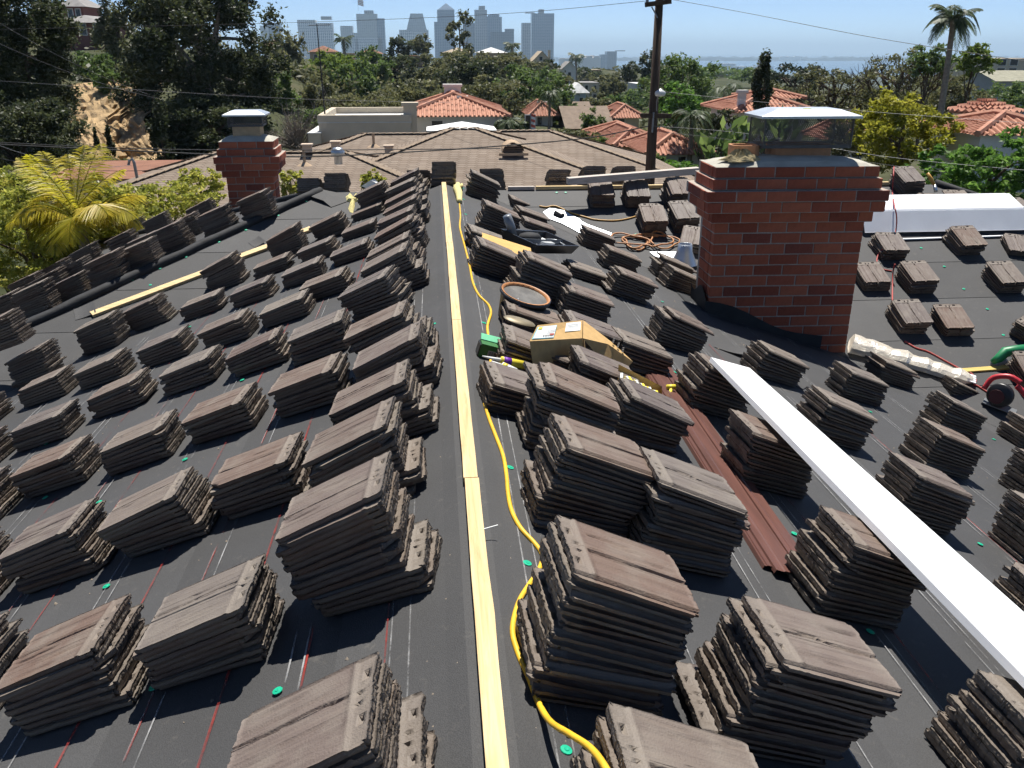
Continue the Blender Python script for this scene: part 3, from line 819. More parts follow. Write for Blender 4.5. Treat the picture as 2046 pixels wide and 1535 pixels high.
STACKS = [  # roof plane, x and y of the base centre, tiles, turn in degrees, ridge pile
 ('L',-1.402,11.026,9,4.3,0),
 ('L',-1.919,10.729,12,5.0,0),
 ('L',-2.551,10.131,12,3.0,0),
 ('L',-3.225,9.353,10,4.1,0),
 ('L',-3.633,9.014,12,6.0,0),
 ('L',-4.179,8.543,12,6.0,0),
 ('L',-1.981,9.954,5,2.1,0),
 ('L',-1.419,9.843,6,2.5,0),
 ('L',-1.469,8.821,6,1.8,0),
 ('L',-1.955,8.737,6,3.7,0),
 ('L',-2.552,8.996,6,1.6,0),
 ('L',-1.419,7.415,6,3.8,0),
 ('L',-1.918,7.361,7,4.7,0),
 ('L',-2.518,7.495,7,2.9,0),
 ('L',-3.075,7.523,7,4.9,0),
 ('L',-3.645,7.608,7,4.5,0),
 ('L',-1.422,6.214,7,1.6,0),
 ('L',-1.984,6.369,7,4.3,0),
 ('L',-0.949,5.992,8,2.8,0),
 ('L',-1.099,7.836,6,3.6,0),
 ('L',-2.543,6.434,7,2.9,0),
 ('L',-0.877,4.984,8,5.0,0),
 ('L',-3.081,6.234,7,3.7,0),
 ('L',-1.940,5.028,7,2.3,0),
 ('L',-2.500,5.111,8,4.2,0),
 ('L',-1.416,5.052,7,5.4,0),
 ('L',-0.947,3.841,8,3.0,0),
 ('L',-1.420,3.774,9,2.6,0),
 ('L',-1.932,3.792,9,3.4,0),
 ('L',-4.224,7.487,7,6.2,0),
 ('L',-3.585,6.176,7,6.4,0),
 ('L',-2.978,4.975,8,4.9,0),
 ('L',-2.471,3.856,9,6.0,0),
 ('L',-1.981,2.885,9,5.7,0),
 ('L',-1.407,2.655,9,3.4,0),
 ('L',-0.919,2.652,9,2.0,0),
 ('L',-0.883,11.913,12,4.8,0),
 ('L',-0.986,11.628,4,4.3,0),
 ('L',-1.010,10.410,4,3.3,0),
 ('L',-0.973,9.056,5,2.6,0),
 ('L',-0.432,12.285,10,3.5,1),
 ('L',-0.445,11.545,10,3.8,1),
 ('L',-0.435,10.597,10,2.8,1),
 ('L',-0.417,9.761,11,3.0,1),
 ('L',-0.495,9.265,10,3.8,1),
 ('L',-0.452,8.452,11,5.8,1),
 ('L',-0.464,7.767,10,4.4,1),
 ('L',-0.424,7.014,12,2.9,1),
 ('L',-0.574,6.476,11,14.0,1),
 ('L',-0.373,5.287,11,2.9,1),
 ('L',-0.352,4.708,11,3.8,1),
 ('L',-0.371,4.061,11,2.5,1),
 ('L',-0.428,3.490,12,2.5,1),
 ('L',-0.383,2.762,15,4.1,1),
 ('L',-0.413,1.715,11,1.9,1),
 ('R',0.498,11.882,11,3.9,1),
 ('R',0.518,9.441,11,3.3,1),
 ('R',1.096,12.155,4,5.0,1),
 ('R',1.077,11.143,5,5.2,1),
 ('R',0.355,8.419,6,5.0,1),
 ('R',1.137,10.730,3,4.9,1),
 ('R',0.367,7.429,9,3.4,1),
 ('R',0.661,7.010,12,4.8,1),
 ('R',1.350,8.530,4,3.2,1),
 ('R',1.051,6.865,8,4.4,1),
 ('R',0.519,5.879,6,3.1,1),
 ('R',0.889,5.832,8,3.7,1),
 ('R',0.428,5.026,7,1.8,1),
 ('R',0.840,4.811,9,2.7,1),
 ('R',0.298,4.297,6,6.4,1),
 ('R',0.477,3.936,13,2.7,1),
 ('R',0.977,4.378,9,5.0,1),
 ('R',1.289,5.812,7,4.8,1),
 ('R',0.423,3.194,14,5.1,1),
 ('R',0.840,3.098,13,3.9,1),
 ('R',0.310,2.159,15,4.5,1),
 ('R',0.845,2.085,14,1.8,1),
 ('R',0.409,1.544,9,1.9,1),
 ('R',1.872,10.680,8,2.5,0),
 ('R',1.933,9.641,8,2.3,0),
 ('R',1.734,8.249,9,2.0,0),
 ('R',2.695,10.169,9,2.1,0),
 ('R',2.663,9.635,8,4.3,0),
 ('R',1.849,6.776,10,2.4,0),
 ('R',1.682,5.300,12,6.3,0),
 ('R',2.677,6.711,9,4.9,0),
 ('R',3.583,6.919,9,4.2,0),
 ('R',2.622,5.417,11,5.0,0),
 ('R',4.566,8.090,8,2.8,0),
 ('R',5.366,8.087,8,6.1,0),
 ('R',4.476,6.813,10,5.7,0),
 ('R',3.531,5.474,11,5.1,0),
 ('R',2.627,4.247,12,3.9,0),
 ('R',1.677,4.230,12,5.7,0),
 ('R',1.585,3.040,13,5.2,0),
 ('R',5.467,7.047,9,4.8,0),
 ('R',4.330,5.395,11,6.1,0),
 ('R',3.427,4.197,12,4.7,0),
 ('R',2.534,3.002,13,3.3,0),
 ('R',1.721,2.072,12,4.3,0),
 ('N',2.207,12.082,9,-1.5,0),
 ('N',2.670,12.055,9,-1.5,0),
 ('N',3.260,12.048,11,1.1,0),
 ('N',2.765,11.395,9,1.4,0),
 ('N',3.199,11.409,9,2.4,0),
 ('N',3.221,10.900,6,-20.0,0),
 ('N',6.782,12.288,10,1.8,0),
 ('N',6.918,11.822,4,0.2,0),
 ('N',7.369,11.866,4,-2.1,0),
 ('N',5.748,10.667,7,-0.1,0),
 ('N',6.815,10.739,8,2.1,0),
 ('N',7.556,10.665,4,-14.0,0),
 ('N',5.750,9.897,8,1.4,0),
 ('N',6.876,9.889,8,-0.1,0),
 ('N',5.213,9.991,6,-0.2,0),
 ('N',8.106,11.546,5,12.0,0),
 ('N',5.280,9.144,8,-1.4,0),
 ('N',5.786,9.081,7,-1.6,0),
 ('N',6.662,8.803,7,30.0,0),
 ('N',6.160,8.077,9,-2.1,0),
 ('H',-2.446,11.859,13,5.0,0),
 ('H',-2.953,11.731,13,3.7,0),
 ('H',-3.844,14.418,11,1.2,0),
 ('H',-3.567,11.749,13,2.6,0),
 ('H',-3.687,12.821,11,0.7,0),
 ('H',-4.917,15.419,10,1.5,0),
 ('H',-5.855,16.948,9,4.2,0),
 ('H',-3.698,10.798,13,3.8,0),
 ('H',-4.010,10.497,14,2.9,0),
 ('H',-5.098,14.215,10,1.9,0),
 ('H',-5.740,14.212,10,3.8,0),
 ('H',-5.749,13.148,10,5.3,0),
 ('H',-4.968,11.845,11,2.7,0),
 ('H',-5.937,12.595,10,0.9,0),
 ('H',-5.167,11.547,11,0.8,0),
 ('H',-4.818,10.282,13,0.9,0),
 ('H',-4.514,10.647,9,5.3,0),
 ('H',-4.313,12.735,9,3.2,0),
 ('H',-5.425,10.799,11,4.7,0),
 ('H',-4.402,8.552,12,1.4,0),
 ('F',0.009,12.257,12,-1.2,0),
 ('F',-1.545,12.702,10,1.0,0),
 ('F',-1.916,12.758,8,2.0,0),
 ('F',0.725,12.687,12,-0.8,0),
 ('F',1.674,12.734,11,-2.2,0),
 ('F',2.167,12.687,12,1.8,0),
 ('F',2.609,12.727,12,-1.0,0),
 ('F',-0.346,12.694,11,1.2,0),
]
def ordinal(n):
    w = ['first', 'second', 'third', 'fourth', 'fifth', 'sixth', 'seventh', 'eighth', 'ninth', 'tenth', 'eleventh', 'twelfth', 'thirteenth', 'fourteenth', 'fifteenth', 'sixteenth', 'seventeenth', 'eighteenth', 'nineteenth', 'twentieth']
    return w[n - 1] if n <= 20 else str(n) + 'th'
NUM = ['no', 'one', 'two', 'three', 'four', 'five', 'six', 'seven', 'eight', 'nine', 'ten', 'eleven', 'twelve', 'thirteen', 'fourteen', 'fifteen', 'sixteen']
def stack_labels():
    """Rows run along the ridge: name each stack by its row and its place in it."""
    rows = {}
    for i, (pl, x, y, n, r, pile) in enumerate(STACKS):
        if pl == 'L':
            k = 0 if pile else 1 + int(round((-x - 0.92) / 0.51)); key = ('L', max(k, 0 if pile else 1))
        elif pl == 'R':
            k = 0 if x < 0.62 else (1 if x < 1.2 else 2 if x < 2.0 else 3 if x < 3.0 else 4 if x < 3.9 else 5 if x < 4.9 else 6); key = ('R', k)
        elif pl == 'N': key = ('N', 0 if x < 4 else 1)
        elif pl == 'H': key = ('H', 0 if x > -4.3 else 1)
        else: key = ('F', 0)
        rows.setdefault(key, []).append(i)
    out = {}
    for (pl, k), ids in rows.items():
        side = (lambda i: STACKS[i][2]) if pl in 'LRHN' else (lambda i: STACKS[i][1])
        for j, i in enumerate(sorted(ids, key=side)):
            n = NUM[min(STACKS[i][3], 16)]
            o = ordinal(j + 1)
            if pl == 'L' and k == 0: s = '%s stack from the camera in the pile left of the ridge batten' % o
            elif pl == 'L': s = '%s stack from the camera in row %s down the left slope' % (o, NUM[k])
            elif pl == 'R' and k == 0: s = '%s stack from the camera in the pile right of the ridge batten' % o
            elif pl == 'R': s = '%s stack from the camera in row %s down the right slope' % (o, NUM[k])
            elif pl == 'N' and k == 0: s = '%s tile stack from the camera behind the wide chimney, on its left' % o
            elif pl == 'N': s = '%s tile stack from the camera on the far slope right of the chimney' % o
            elif pl == 'H' and k == 0: s = '%s dark tile stack from the camera just beyond the felt roll' % o
            elif pl == 'H': s = '%s dark tile stack from the camera near the hedge beyond the felt roll' % o
            else: s = '%s black silhouetted tile stack from the left along the far ridge' % o
            if pl in 'LR': s = s.replace('stack', 'brown tile stack')
            out[i] = s
    return out
GROUPS = {'L': 'tile stacks on the left slope', 'R': 'tile stacks on the right slope', 'N': 'tile stacks on the far slope', 'H': 'tile stacks beyond the felt roll', 'F': 'tile stacks behind the far ridge'}
SL = stack_labels()
tr = random.Random(5)
for i, (pl, x, y, n, turn, pile) in enumerate(STACKS):
    root = empty('tile_stack', label=SL[i], cat='tile stack', group=GROUPS[pl])
    sgn = -1 if pl in 'LH' else 1
    root.matrix_world = plane_matrix(pl, x, y, sgn * R(turn), 0.0135)
    # a pile is a low course shoved up towards the ridge with the rest thrown on top of it
    split = tr.randint(4, 6) if pile and n > 8 else (tr.choice((0, 0, 3, 4)) if n > 6 else 0)
    gx, gy, gr = 0.0, 0.0, 0.0
    z = 0.0; tilt = 0.0; fan = R(tr.uniform(0.45, 0.95)) * (0.55 if n > 12 else 1.0)
    wx = tr.uniform(-.0045, .0045); wy = tr.uniform(-.004, .004)
    for k in range(n):
        if k < split:
            ox, oy, orr = (-0.05 if pl == 'L' else -0.012, sgn * tr.uniform(-.01, .01) + 0.014 * ((i % 3) - 1), R(((i * 7) % 5) - 2)) if pile else (tr.uniform(-.012, -.004), 0.010 * ((i % 3) - 1), 0)
        else: ox, oy, orr = 0.0, 0.0, 0.0
        if pile and n > 8 and k == split: tilt += R(tr.uniform(0.5, 2.0)); z += 0.006
        me = TILES[(i * 5 + k * 3 + tr.randint(0, 2)) % len(TILES)]
        o = link('tile', me, None, root)
        if tr.random() < .06: ox += tr.choice((-1, 1)) * tr.uniform(.02, .045); orr += R(tr.uniform(-5, 5))
        M = Matrix.Translation((ox + wx * k + tr.uniform(-.016, .016), oy + wy * k + tr.uniform(-.013, .013), z))
        M = M @ Matrix.Rotation(tilt + R(tr.uniform(-.35, .35)), 4, 'Y') @ Matrix.Rotation(R(tr.uniform(-.3, .3)), 4, 'X') @ Matrix.Rotation(orr + R(tr.uniform(-2.6, 2.6)), 4, 'Z')
        o.matrix_local = M
        tilt = min(tilt + fan, R(9.5)); z += TP + tr.uniform(-.0005, .0012)      # the head lugs make a stack fan out towards the ridge
# ------------------------------------------------------------------ tools and materials lying on the roof
def rp(px, py, lift=0.0):
    """Point of the roof (raised by lift along the slope's normal) seen at photograph pixel (px, py)."""
    d = CAMR @ Vector(((px - 1023.0) / 1715.0, (767.5 - py) / 1715.0, -1.0))
    best = None
    for pl in ('L', 'R', 'N'):
        U, Nn, f = PL[pl]
        o = Vector((0, 0, f(0, 0)))
        k = (Nn.dot(o) + lift - Nn.dot(CAMP)) / Nn.dot(d)
        if k <= 0: continue
        p = CAMP + d * k; q = p - Nn * lift
        if abs(q.z - zr(q.x, q.y)) < 0.004 and (best is None or k < best[0]): best = (k, p)
    if best is None: raise ValueError((px, py, lift))
    return best[1]
def spline(pts, n=6):
    pts = [Vector(p) for p in pts]; out = []
    for i in range(len(pts) - 1):
        p0, p1, p2, p3 = pts[max(i - 1, 0)], pts[i], pts[i + 1], pts[min(i + 2, len(pts) - 1)]
        for k in range(n):
            t = k / n
            out.append(0.5 * ((2 * p1) + (p2 - p0) * t + (2 * p0 - 5 * p1 + 4 * p2 - p3) * t * t + (3 * p1 - p0 - 3 * p2 + p3) * t ** 3))
    out.append(pts[-1]); return out
def cord(name, pts, r, m, label, cat='cord', seg=8, n=6):
    mb = MB(); mb.tube(spline(pts, n), r, seg)
    return tag(mb.build(name, m, None, True), label, cat)
M_YCORD = plain('yellow_rubber', (0.80, 0.48, 0.03), 0.45, 0.5, 0.15, 14)
M_ORANGE = plain('orange_rubber', (0.46, 0.20, 0.07), 0.5, 0.4, 0.2, 14)
M_AMBER = plain('amber_hose', (0.55, 0.30, 0.06), 0.4, 0.5, 0.15, 14)
M_RED = plain('red_rubber', (0.42, 0.06, 0.05), 0.5, 0.4, 0.2, 20)
M_BLACKP = plain('black_plastic', (0.016, 0.016, 0.018), 0.38, 0.5, 0.2, 12)
M_CARD = plain('corrugated_card', (0.52, 0.34, 0.15), 0.85, 0.15, 0.12, 18, 0.15)
M_CARDIN = plain('yellow_card', (0.60, 0.38, 0.14), 0.85, 0.15, 0.10, 18)
M_PAPER = plain('white_paper', (0.78, 0.79, 0.77), 0.7, 0.3, 0.05, 12)
M_CYAN = plain('cyan_print', (0.25, 0.58, 0.66), 0.7, 0.3, 0.1, 12)
M_INK = plain('dark_print', (0.06, 0.055, 0.05), 0.7, 0.3, 0.1, 12)
M_REDINK = plain('red_print', (0.55, 0.12, 0.08), 0.7, 0.3, 0.1, 12)
M_YELLOW = plain('yellow_plastic', (0.78, 0.66, 0.06), 0.4, 0.5, 0.08, 12)
M_GREEN = plain('dark_green_card', (0.035, 0.15, 0.035), 0.5, 0.4, 0.15, 20)
M_MINT = plain('mint_card', (0.13, 0.52, 0.28), 0.5, 0.4, 0.1, 20)
M_PURPLE = plain('purple_print', (0.16, 0.03, 0.36), 0.5, 0.4, 0.1, 20)
M_BROWNM = plain('brown_painted_metal', (0.120, 0.052, 0.040), 0.42, 0.5, 0.25, 3.0, 0.08, stretch=(6, 0.6, 6))
M_WMETAL = plain('white_painted_metal', (0.84, 0.85, 0.86), 0.42, 0.5, 0.03, 4)
M_GREY = plain('grey_metal', (0.22, 0.235, 0.25), 0.4, 0.5, 0.15, 12, metal=0.4)
M_RAG = plain('soiled_rag', (0.34, 0.28, 0.16), 0.95, 0.1, 0.55, 16, 0.4)
M_FOAM = plain('spray_foam', (0.66, 0.58, 0.26), 0.9, 0.2, 0.15, 20, 0.5)

cp = [(918, 408, .014), (920, 432, .014), (919, 455, .014), (928, 490, .014), (938, 530, .014), (945, 565, .014), (957, 590, .014), (975, 608, .014), (981, 624, .014), (977, 640, .014), (974, 652, .014), (975, 668, .014), (979, 690, .014), (979, 708, .014), (980, 722, .014), (976, 736, .014), (968, 760, .014), (965, 790, .014), (975, 830, .014), (990, 870, .014), (1005, 910, .014), (1012, 950, .014), (1015, 985, .014), (1022, 1020, .014), (1040, 1055, .014), (1070, 1088, .014), (1084, 1112, .014), (1076, 1140, .014), (1056, 1170, .014),
      (1036, 1205, .014), (1024, 1258, .014), (1035, 1305, .014), (1055, 1350, .014), (1070, 1390, .014), (1085, 1422, .03), (1104, 1446, .08), (1140, 1468, .15), (1180, 1495, .20), (1212, 1538, .235), (1240, 1600, .25)]
cord('extension_cord', [rp(*q) for q in cp], 0.0095, M_YCORD, 'yellow extension cord winding down beside the ridge batten to the bottom edge', n=5)
# yellow glove at the far end of the cord
g = empty('work_glove', rp(917, 392, 0.012), label='yellow work glove dropped beside the far ridge batten', cat='glove')
mb = MB()
b0 = rp(915, 368, 0.03); b1 = rp(918, 402, 0.03)
mb.tube([b1 - Vector((0, .05, 0)), b1, b1.lerp(b0, .35) + Vector((0.0, 0, .02)), b1.lerp(b0, .62) + Vector((-.02, 0, .02)), b0], [0.03, 0.034, 0.05, 0.055, 0.03], 10)
for k, s in enumerate((-0.05, -0.015, 0.02, 0.05)):
    e = b1.lerp(b0, .75); mb.tube([e + Vector((s * .8, 0, 0.01)), e + Vector((s, .18 + .05 * math.sin(k * 1.7), .012)), e + Vector((s * 1.2, .36 + .06 * math.sin(k * 2.1), 0))], [0.024, 0.022, 0.014], 8)
o = mb.build('glove_body', M_FOAM, g, True); o.matrix_parent_inverse = Matrix.Translation(-Vector(g.location))

def obox(name, o, ux, uy, uz, m, parent=None):
    """Box with corner o and edge vectors."""
    mb = MB(); o = Vector(o); ux, uy, uz = Vector(ux), Vector(uy), Vector(uz)
    vs = [o + ux * i + uy * j + uz * k for k in (0, 1) for j in (0, 1) for i in (0, 1)]
    mb.add(vs, [(0, 2, 3, 1), (4, 5, 7, 6), (0, 1, 5, 4), (2, 6, 7, 3), (0, 4, 6, 2), (1, 3, 7, 5)])
    return mb
def place(root, o):
    o.parent = root; o.matrix_parent_inverse = root.matrix_world.inverted() if False else Matrix.Translation(-Vector(root.location)); return o

# carton of sealant, dark green with a barcode
P0 = rp(955, 712, 0.01); UR, NR_, _ = PL['R']; VY = Vector((0, 1, 0))
g = empty('green_box', P0, label='small dark green box with barcode beside the ridge cord', cat='box')
d1 = (UR * 0.95 + VY * 0.10).normalized() * 0.145; d2 = (VY - UR * 0.05).normalized() * 0.10; d3 = NR_ * 0.085
mb = obox('carton', P0, d1, d2, d3, M_GREEN); place(g, mb.build('carton', M_GREEN))
mb = obox('flap', P0 + d3 * 1.02 + d2 * 0.75, d1 * 1.02, d2 * .55 + d3 * .25, d3 * 0.05, M_MINT); place(g, mb.build('flap', M_MINT))
mb = obox('label', P0 + d1 * .36 + d3 * .2 - d2 * .012, d1 * .40, d2 * .008, d3 * .42, M_PAPER); place(g, mb.build('barcode_label', plain('grey_paper', (0.42, 0.43, 0.42), 0.7, 0.3, 0.05, 12)))
mb = MB()
for k in range(11):
    q = obox('b', P0 + d1 * (.39 + .032 * k) + d3 * .24 - d2 * .018, d1 * (.008 + .008 * ((k * 7) % 3)), d2 * .006, d3 * .33, M_INK); mb.add(q.v, q.f)
place(g, mb.build('barcode', M_INK))
mb = obox('end', P0 - d1 * .06 + d3 * .05, d1 * .055, d2 * .95, d3 * .85, M_BLACKP); place(g, mb.build('end_cap', M_BLACKP))
# caulk tubes
def caulk(px0, py0, px1, py1, lift, col, label, stripe=None):
    a = rp(px0, py0, lift); b = rp(px1, py1, lift); d = (b - a).normalized(); L = (b - a).length
    g = empty('caulk_tube', a, label=label, cat='caulk tube', group='caulk tubes by the green box')
    mb = MB(); mb.tube([a, a + d * L * .42], [0.004, 0.012], 8); place(g, mb.build('nozzle', M_PAPER, None, True))
    mb = MB(); mb.tube([a + d * L * .42, a + d * L * .44, b], [0.012, 0.025, 0.025], 12); place(g, mb.build('cartridge', col, None, True))
    if stripe:
        mb = MB(); mb.tube([a + d * L * .48, a + d * L * .66], [0.0256, 0.0256], 12); place(g, mb.build('band', stripe, None, True))
caulk(964, 712, 1048, 730, 0.09, M_YELLOW, 'yellow caulk tube with a purple band lying across tiles', M_PURPLE)
caulk(982, 722, 1030, 744, 0.09, M_PAPER, 'white and yellow caulk tube, nearer of the two', M_YELLOW)

# ------ black tray of tools on the right ridge pile
tc_ = [rp(1004, 476, .33), rp(1080, 503, .33), rp(1157, 492, .33), rp(1140, 466, .33), rp(1050, 448, .33)]
g = empty('tool_tray', rp(1085, 490, 0.25), label='open black plastic tool tray resting on tile stacks right of ridge', cat='tray')
ux = (tc_[2] - tc_[0]); ux.z = 0; ux = ux.normalized(); uz = Vector((0, 0, 1)); uy = uz.cross(ux)
W_, S_, E_ = rp(1000, 457, .27), rp(1073, 490, .27), rp(1158, 492, .27)
Lx, Ly, Hh = (E_ - S_).length, (W_ - S_).length, 0.10
ux = (E_ - S_).normalized(); uy = (W_ - S_).normalized(); uz = ux.cross(uy).normalized(); O = S_ - uz * Hh
def tp(a, b, c): return O + ux * a + uy * b + uz * c
mb = MB(); w = 0.02
out = [(0, 0), (Lx, 0), (Lx, Ly), (0, Ly)]; inn = [(w, w), (Lx - w, w), (Lx - w, Ly - w), (w, Ly - w)]; bot = [(.04, .04), (Lx - .04, .04), (Lx - .04, Ly - .04), (.04, Ly - .04)]
mb.poly([tp(a, b, 0) for a, b in bot][::-1])
for i in range(4):
    j = (i + 1) % 4
    mb.quad(tp(*bot[i], 0), tp(*bot[j], 0), tp(*out[j], Hh), tp(*out[i], Hh))
    mb.quad(tp(*out[i], Hh), tp(*out[j], Hh), tp(*inn[j], Hh), tp(*inn[i], Hh))
    b2 = [(.055, .055), (Lx - .055, .055), (Lx - .055, Ly - .055), (.055, Ly - .055)]
    mb.quad(tp(*inn[i], Hh), tp(*inn[j], Hh), tp(*b2[j], .015), tp(*b2[i], .015))
mb.poly([tp(a, b, .015) for a, b in b2])
place(g, mb.build('tray', M_BLACKP))
mb = MB(); mb.bar(tp(.03, Ly * .45, .07), tp(Lx - .03, Ly * .45, .07), 0.02, 0.04); place(g, mb.build('divider', M_GREY))
def inbox(name, label, cat, build, m):
    mb = MB(); build(mb); return tag(mb.build(name, m, None, True), label, cat)
inbox('caulking_gun', 'grey steel caulking gun leaning out of the black tray', 'caulking gun', lambda mb: (mb.tube([tp(.10, Ly * .75, .05), tp(.06, Ly * .82, .14), tp(.0, Ly * .95, .24)], [0.042, 0.042, 0.042], 14), mb.tube([tp(.14, Ly * .8, .04), tp(.06, Ly * .9, .12), tp(.02, Ly * .98, .18)], [0.012] * 3, 8), mb.tube([tp(.02, Ly * .9, .22), tp(.05, Ly * .85, .20)], [0.01, 0.01], 8)), M_GREY)
def sheets(mb):
    for k in range(4): mb.box(Lx * .42 + .01 * k, Lx * .66 + .008 * k, .10 + .012 * k, .30, .03 + .012 * k, .038 + .012 * k, Matrix((ux, uy, uz)).transposed().to_4x4())
    mb.v = [tuple(Vector(p) + O) for p in mb.v]
inbox('paper_stack', 'white papers lying in the black tool tray', 'papers', sheets, M_PAPER)
def lump(mb):
    mb.lathe([(0.0001, .02), (.10, .03), (.12, .06), (.09, .10), (.03, .115), (0.0001, .118)], 14, Matrix.Translation(tp(Lx * .45, Ly * .7, .0)) @ Matrix.Diagonal((1.1, .8, 1, 1)))
inbox('felt_pouch', 'dark cloth tool pouch slumped in the black tray', 'pouch', lump, M_FELT2)
inbox('hand_tool', 'black wire-handled tool at the end of the tray', 'hand tool', lambda mb: (mb.tube([tp(Lx - .2, .1, .05), tp(Lx - .1, .12, .06), tp(Lx - .08, .24, .07), tp(Lx - .14, .32, .05)], [.012] * 4, 8)), M_GREY)

# cardboard box under the tray
g = empty('cardboard_box', (0.30, 7.35, 0.0), label='flattened orange cardboard box wedged under tiles beside the tray', cat='box')
a = rp(955, 498, .20); b = rp(964, 470, .24); c = rp(1062, 506, .24); dd = rp(1000, 512, .20)
mb = MB(); mb.poly([b, c, c + Vector((0, 0, -.16)), b + Vector((0, 0, -.16))][::-1]); mb.poly([b, c, c + (b - a) * .2 + Vector((0, .1, 0)), b + Vector((0, .12, 0))]); mb.poly([a, b, b - Vector((0, 0, .15)), a - Vector((0, 0, .12))])
mb.poly([a, dd, c, b]); place(g, mb.build('carton', M_CARDIN))
mb = MB()
for k in range(3):
    q = a.lerp(b, .3 + .2 * k) - Vector((0.004, 0, .03)); mb.bar(q, q - Vector((0, 0, .06)), .012, .004, (1, 0, 0))
place(g, mb.build('print', M_INK))

# tar bucket on its side with an orange rim
g = empty('tar_bucket', rp(1050, 590, 0.0), label='black tar bucket tipped on its side with an orange rim', cat='bucket')
ctr = rp(1052, 583, .24); ax = Vector((0.26, -0.14, 0.95)).normalized()
q = ax.to_track_quat('Z', 'Y').to_matrix().to_4x4(); q.translation = ctr - ax * 0.02
mb = MB(); mb.lathe([(0.0001, -.20), (.155, -.20), (.185, 0.0), (.195, .004), (.195, -.016)], 26, q); place(g, mb.build('shell', M_BLACKP, None, True))
mb = MB(); mb.lathe([(.186, .006), (.172, .004), (.166, -.015)], 26, q); place(g, mb.build('rim', M_ORANGE, None, True))
mb = MB(); mb.lathe([(.170, -.014), (0.0001, -.018)], 26, q); place(g, mb.build('tar', plain('drying_tar', (0.10, 0.095, 0.085), 0.55, 0.5, 0.5, 9, 0.5), None, True))
mb = MB(); mb.tube(spline([ctr + q.to_3x3() @ Vector(v) for v in [(-.155, 0, -.01), (-.20, -.05, -.06), (-.21, -.08, -.16), (-.17, -.06, -.22)]], 4), .005, 6); place(g, mb.build('handle', M_GREY, None, True))

# ------ brown cardboard box with shipping labels, torn flap, and the open carton of nail strips
g = empty('cardboard_box', (0.55, 4.9, 0.0), label='brown cardboard box with white shipping labels tipped on tiles', cat='box')
A = rp(1058, 682, .27); B_ = rp(1163, 676, .27); C_ = rp(1164, 640, .32); D_ = rp(1074, 650, .32)
dn = Vector((0.03, 0.03, -.20))
mb = MB(); mb.poly([A, B_, C_, D_]); mb.poly([A, A + dn, B_ + dn, B_]); mb.poly([B_, B_ + dn, C_ + dn, C_]); mb.poly([C_, C_ + dn, D_ + dn, D_]); mb.poly([D_, D_ + dn, A + dn, A]); mb.poly([A + dn, D_ + dn, C_ + dn, B_ + dn])
place(g, mb.build('carton', M_CARD))
nb = (B_ - A).cross(D_ - A).normalized() * .003
if nb.z < 0: nb = -nb
def onlid(u0, u1, v0, v1, k=1.0):
    f = lambda u, v: A.lerp(B_, u).lerp(D_.lerp(C_, u), v) + nb * k
    mb = MB(); mb.poly([f(u0, v0), f(u1, v0), f(u1, v1), f(u0, v1)]); return mb
place(g, onlid(.02, .42, .10, .86, 1.0).build('label_border', M_CYAN)); place(g, onlid(.035, .41, .13, .84, 1.6).build('shipping_label', M_PAPER)); place(g, onlid(.62, .95, .42, .92, 1.0).build('packing_slip', M_PAPER))
place(g, onlid(.05, .12, .66, .80, 2.2).build('yellow_mark', M_YELLOW))
mb = MB()
for (u0, u1, v) in [(.24, .40, .56), (.26, .40, .47), (.25, .39, .38), (.65, .90, .80), (.66, .88, .72), (.66, .90, .64)]:
    q = onlid(u0, u1, v, v + .022, 2.4); mb.add(q.v, q.f)
place(g, mb.build('print', plain('grey_print', (0.35, 0.36, 0.36), 0.7, 0.3, 0.1, 10)))
mb = MB()
u = .20
for wd in (.035, .02, .03, .035, .02, .03):
    for (v0, v1) in ((.20, .225), (.265, .29)): q = onlid(u, u + wd * .8, v0, v1, 2.4); mb.add(q.v, q.f)
    q = onlid(u, u + .008, .20, .29, 2.5); mb.add(q.v, q.f); u += wd + .004
place(g, mb.build('lettering', M_INK))
place(g, onlid(.32, .40, .26, .33, 2.8).build('red_lettering', M_REDINK))
mb = MB()
f0 = B_ + Vector((.01, .01, .0)); 
fl = [B_ + Vector((.005, 0, 0)), C_ + Vector((.005, 0, 0)), C_ + Vector((.18, -.12, -.12)), C_ + Vector((.30, -.22, -.22)), B_ + Vector((.26, .0, -.26)), B_ + Vector((.10, .03, -.12))]
cc = sum(fl, Vector()) / 6 + Vector((.02, 0, .03))
for i in range(6): mb.poly([cc, fl[i], fl[(i + 1) % 6]])
place(g, mb.build('torn_flap', M_CARD))
mb = MB(); s0 = cc + Vector((0.03, -.01, .012))
for k in range(3):
    for dxx in (0, .035, .07): mb.bar(s0 + Vector((.028 * k + .0, -.02 * k, -.026 * k)) + Vector((dxx * .3, dxx, 0)), s0 + Vector((.028 * k, -.02 * k, -.026 * k)) + Vector((dxx * .3 + .006, dxx + .022, 0)), .012, .002)
place(g, mb.build('flap_print', M_INK))
g = empty('nail_carton', (1.05, 4.8, -.2), label='open yellow carton of collated nail strips under tile stack', cat='carton')
k0, k1, k2 = rp(1190, 722, .17), rp(1322, 775, .17), rp(1314, 790, .17)
e1 = (k1 - k0); e2 = Vector((-.05, -.22, .0)); hh = Vector((0, 0, -.12)); 
st = rp(1236, 728, .27); e1 = rp(1322, 772, .21) - st
mb = MB()
mb.quad(st, st + e1, st + e1 + hh, st + hh); mb.quad(st + e2, st + e1 + e2, st + e1 + e2 + hh, st + e2 + hh); mb.quad(st, st + e2, st + e2 + hh, st + hh); mb.quad(st + e1, st + e1 + e2, st + e1 + e2 + hh, st + e1 + hh); mb.quad(st + hh, st + e1 + hh, st + e1 + e2 + hh, st + e2 + hh)
place(g, mb.build('carton', M_CARDIN))
mb = MB(); mb.cur = 0
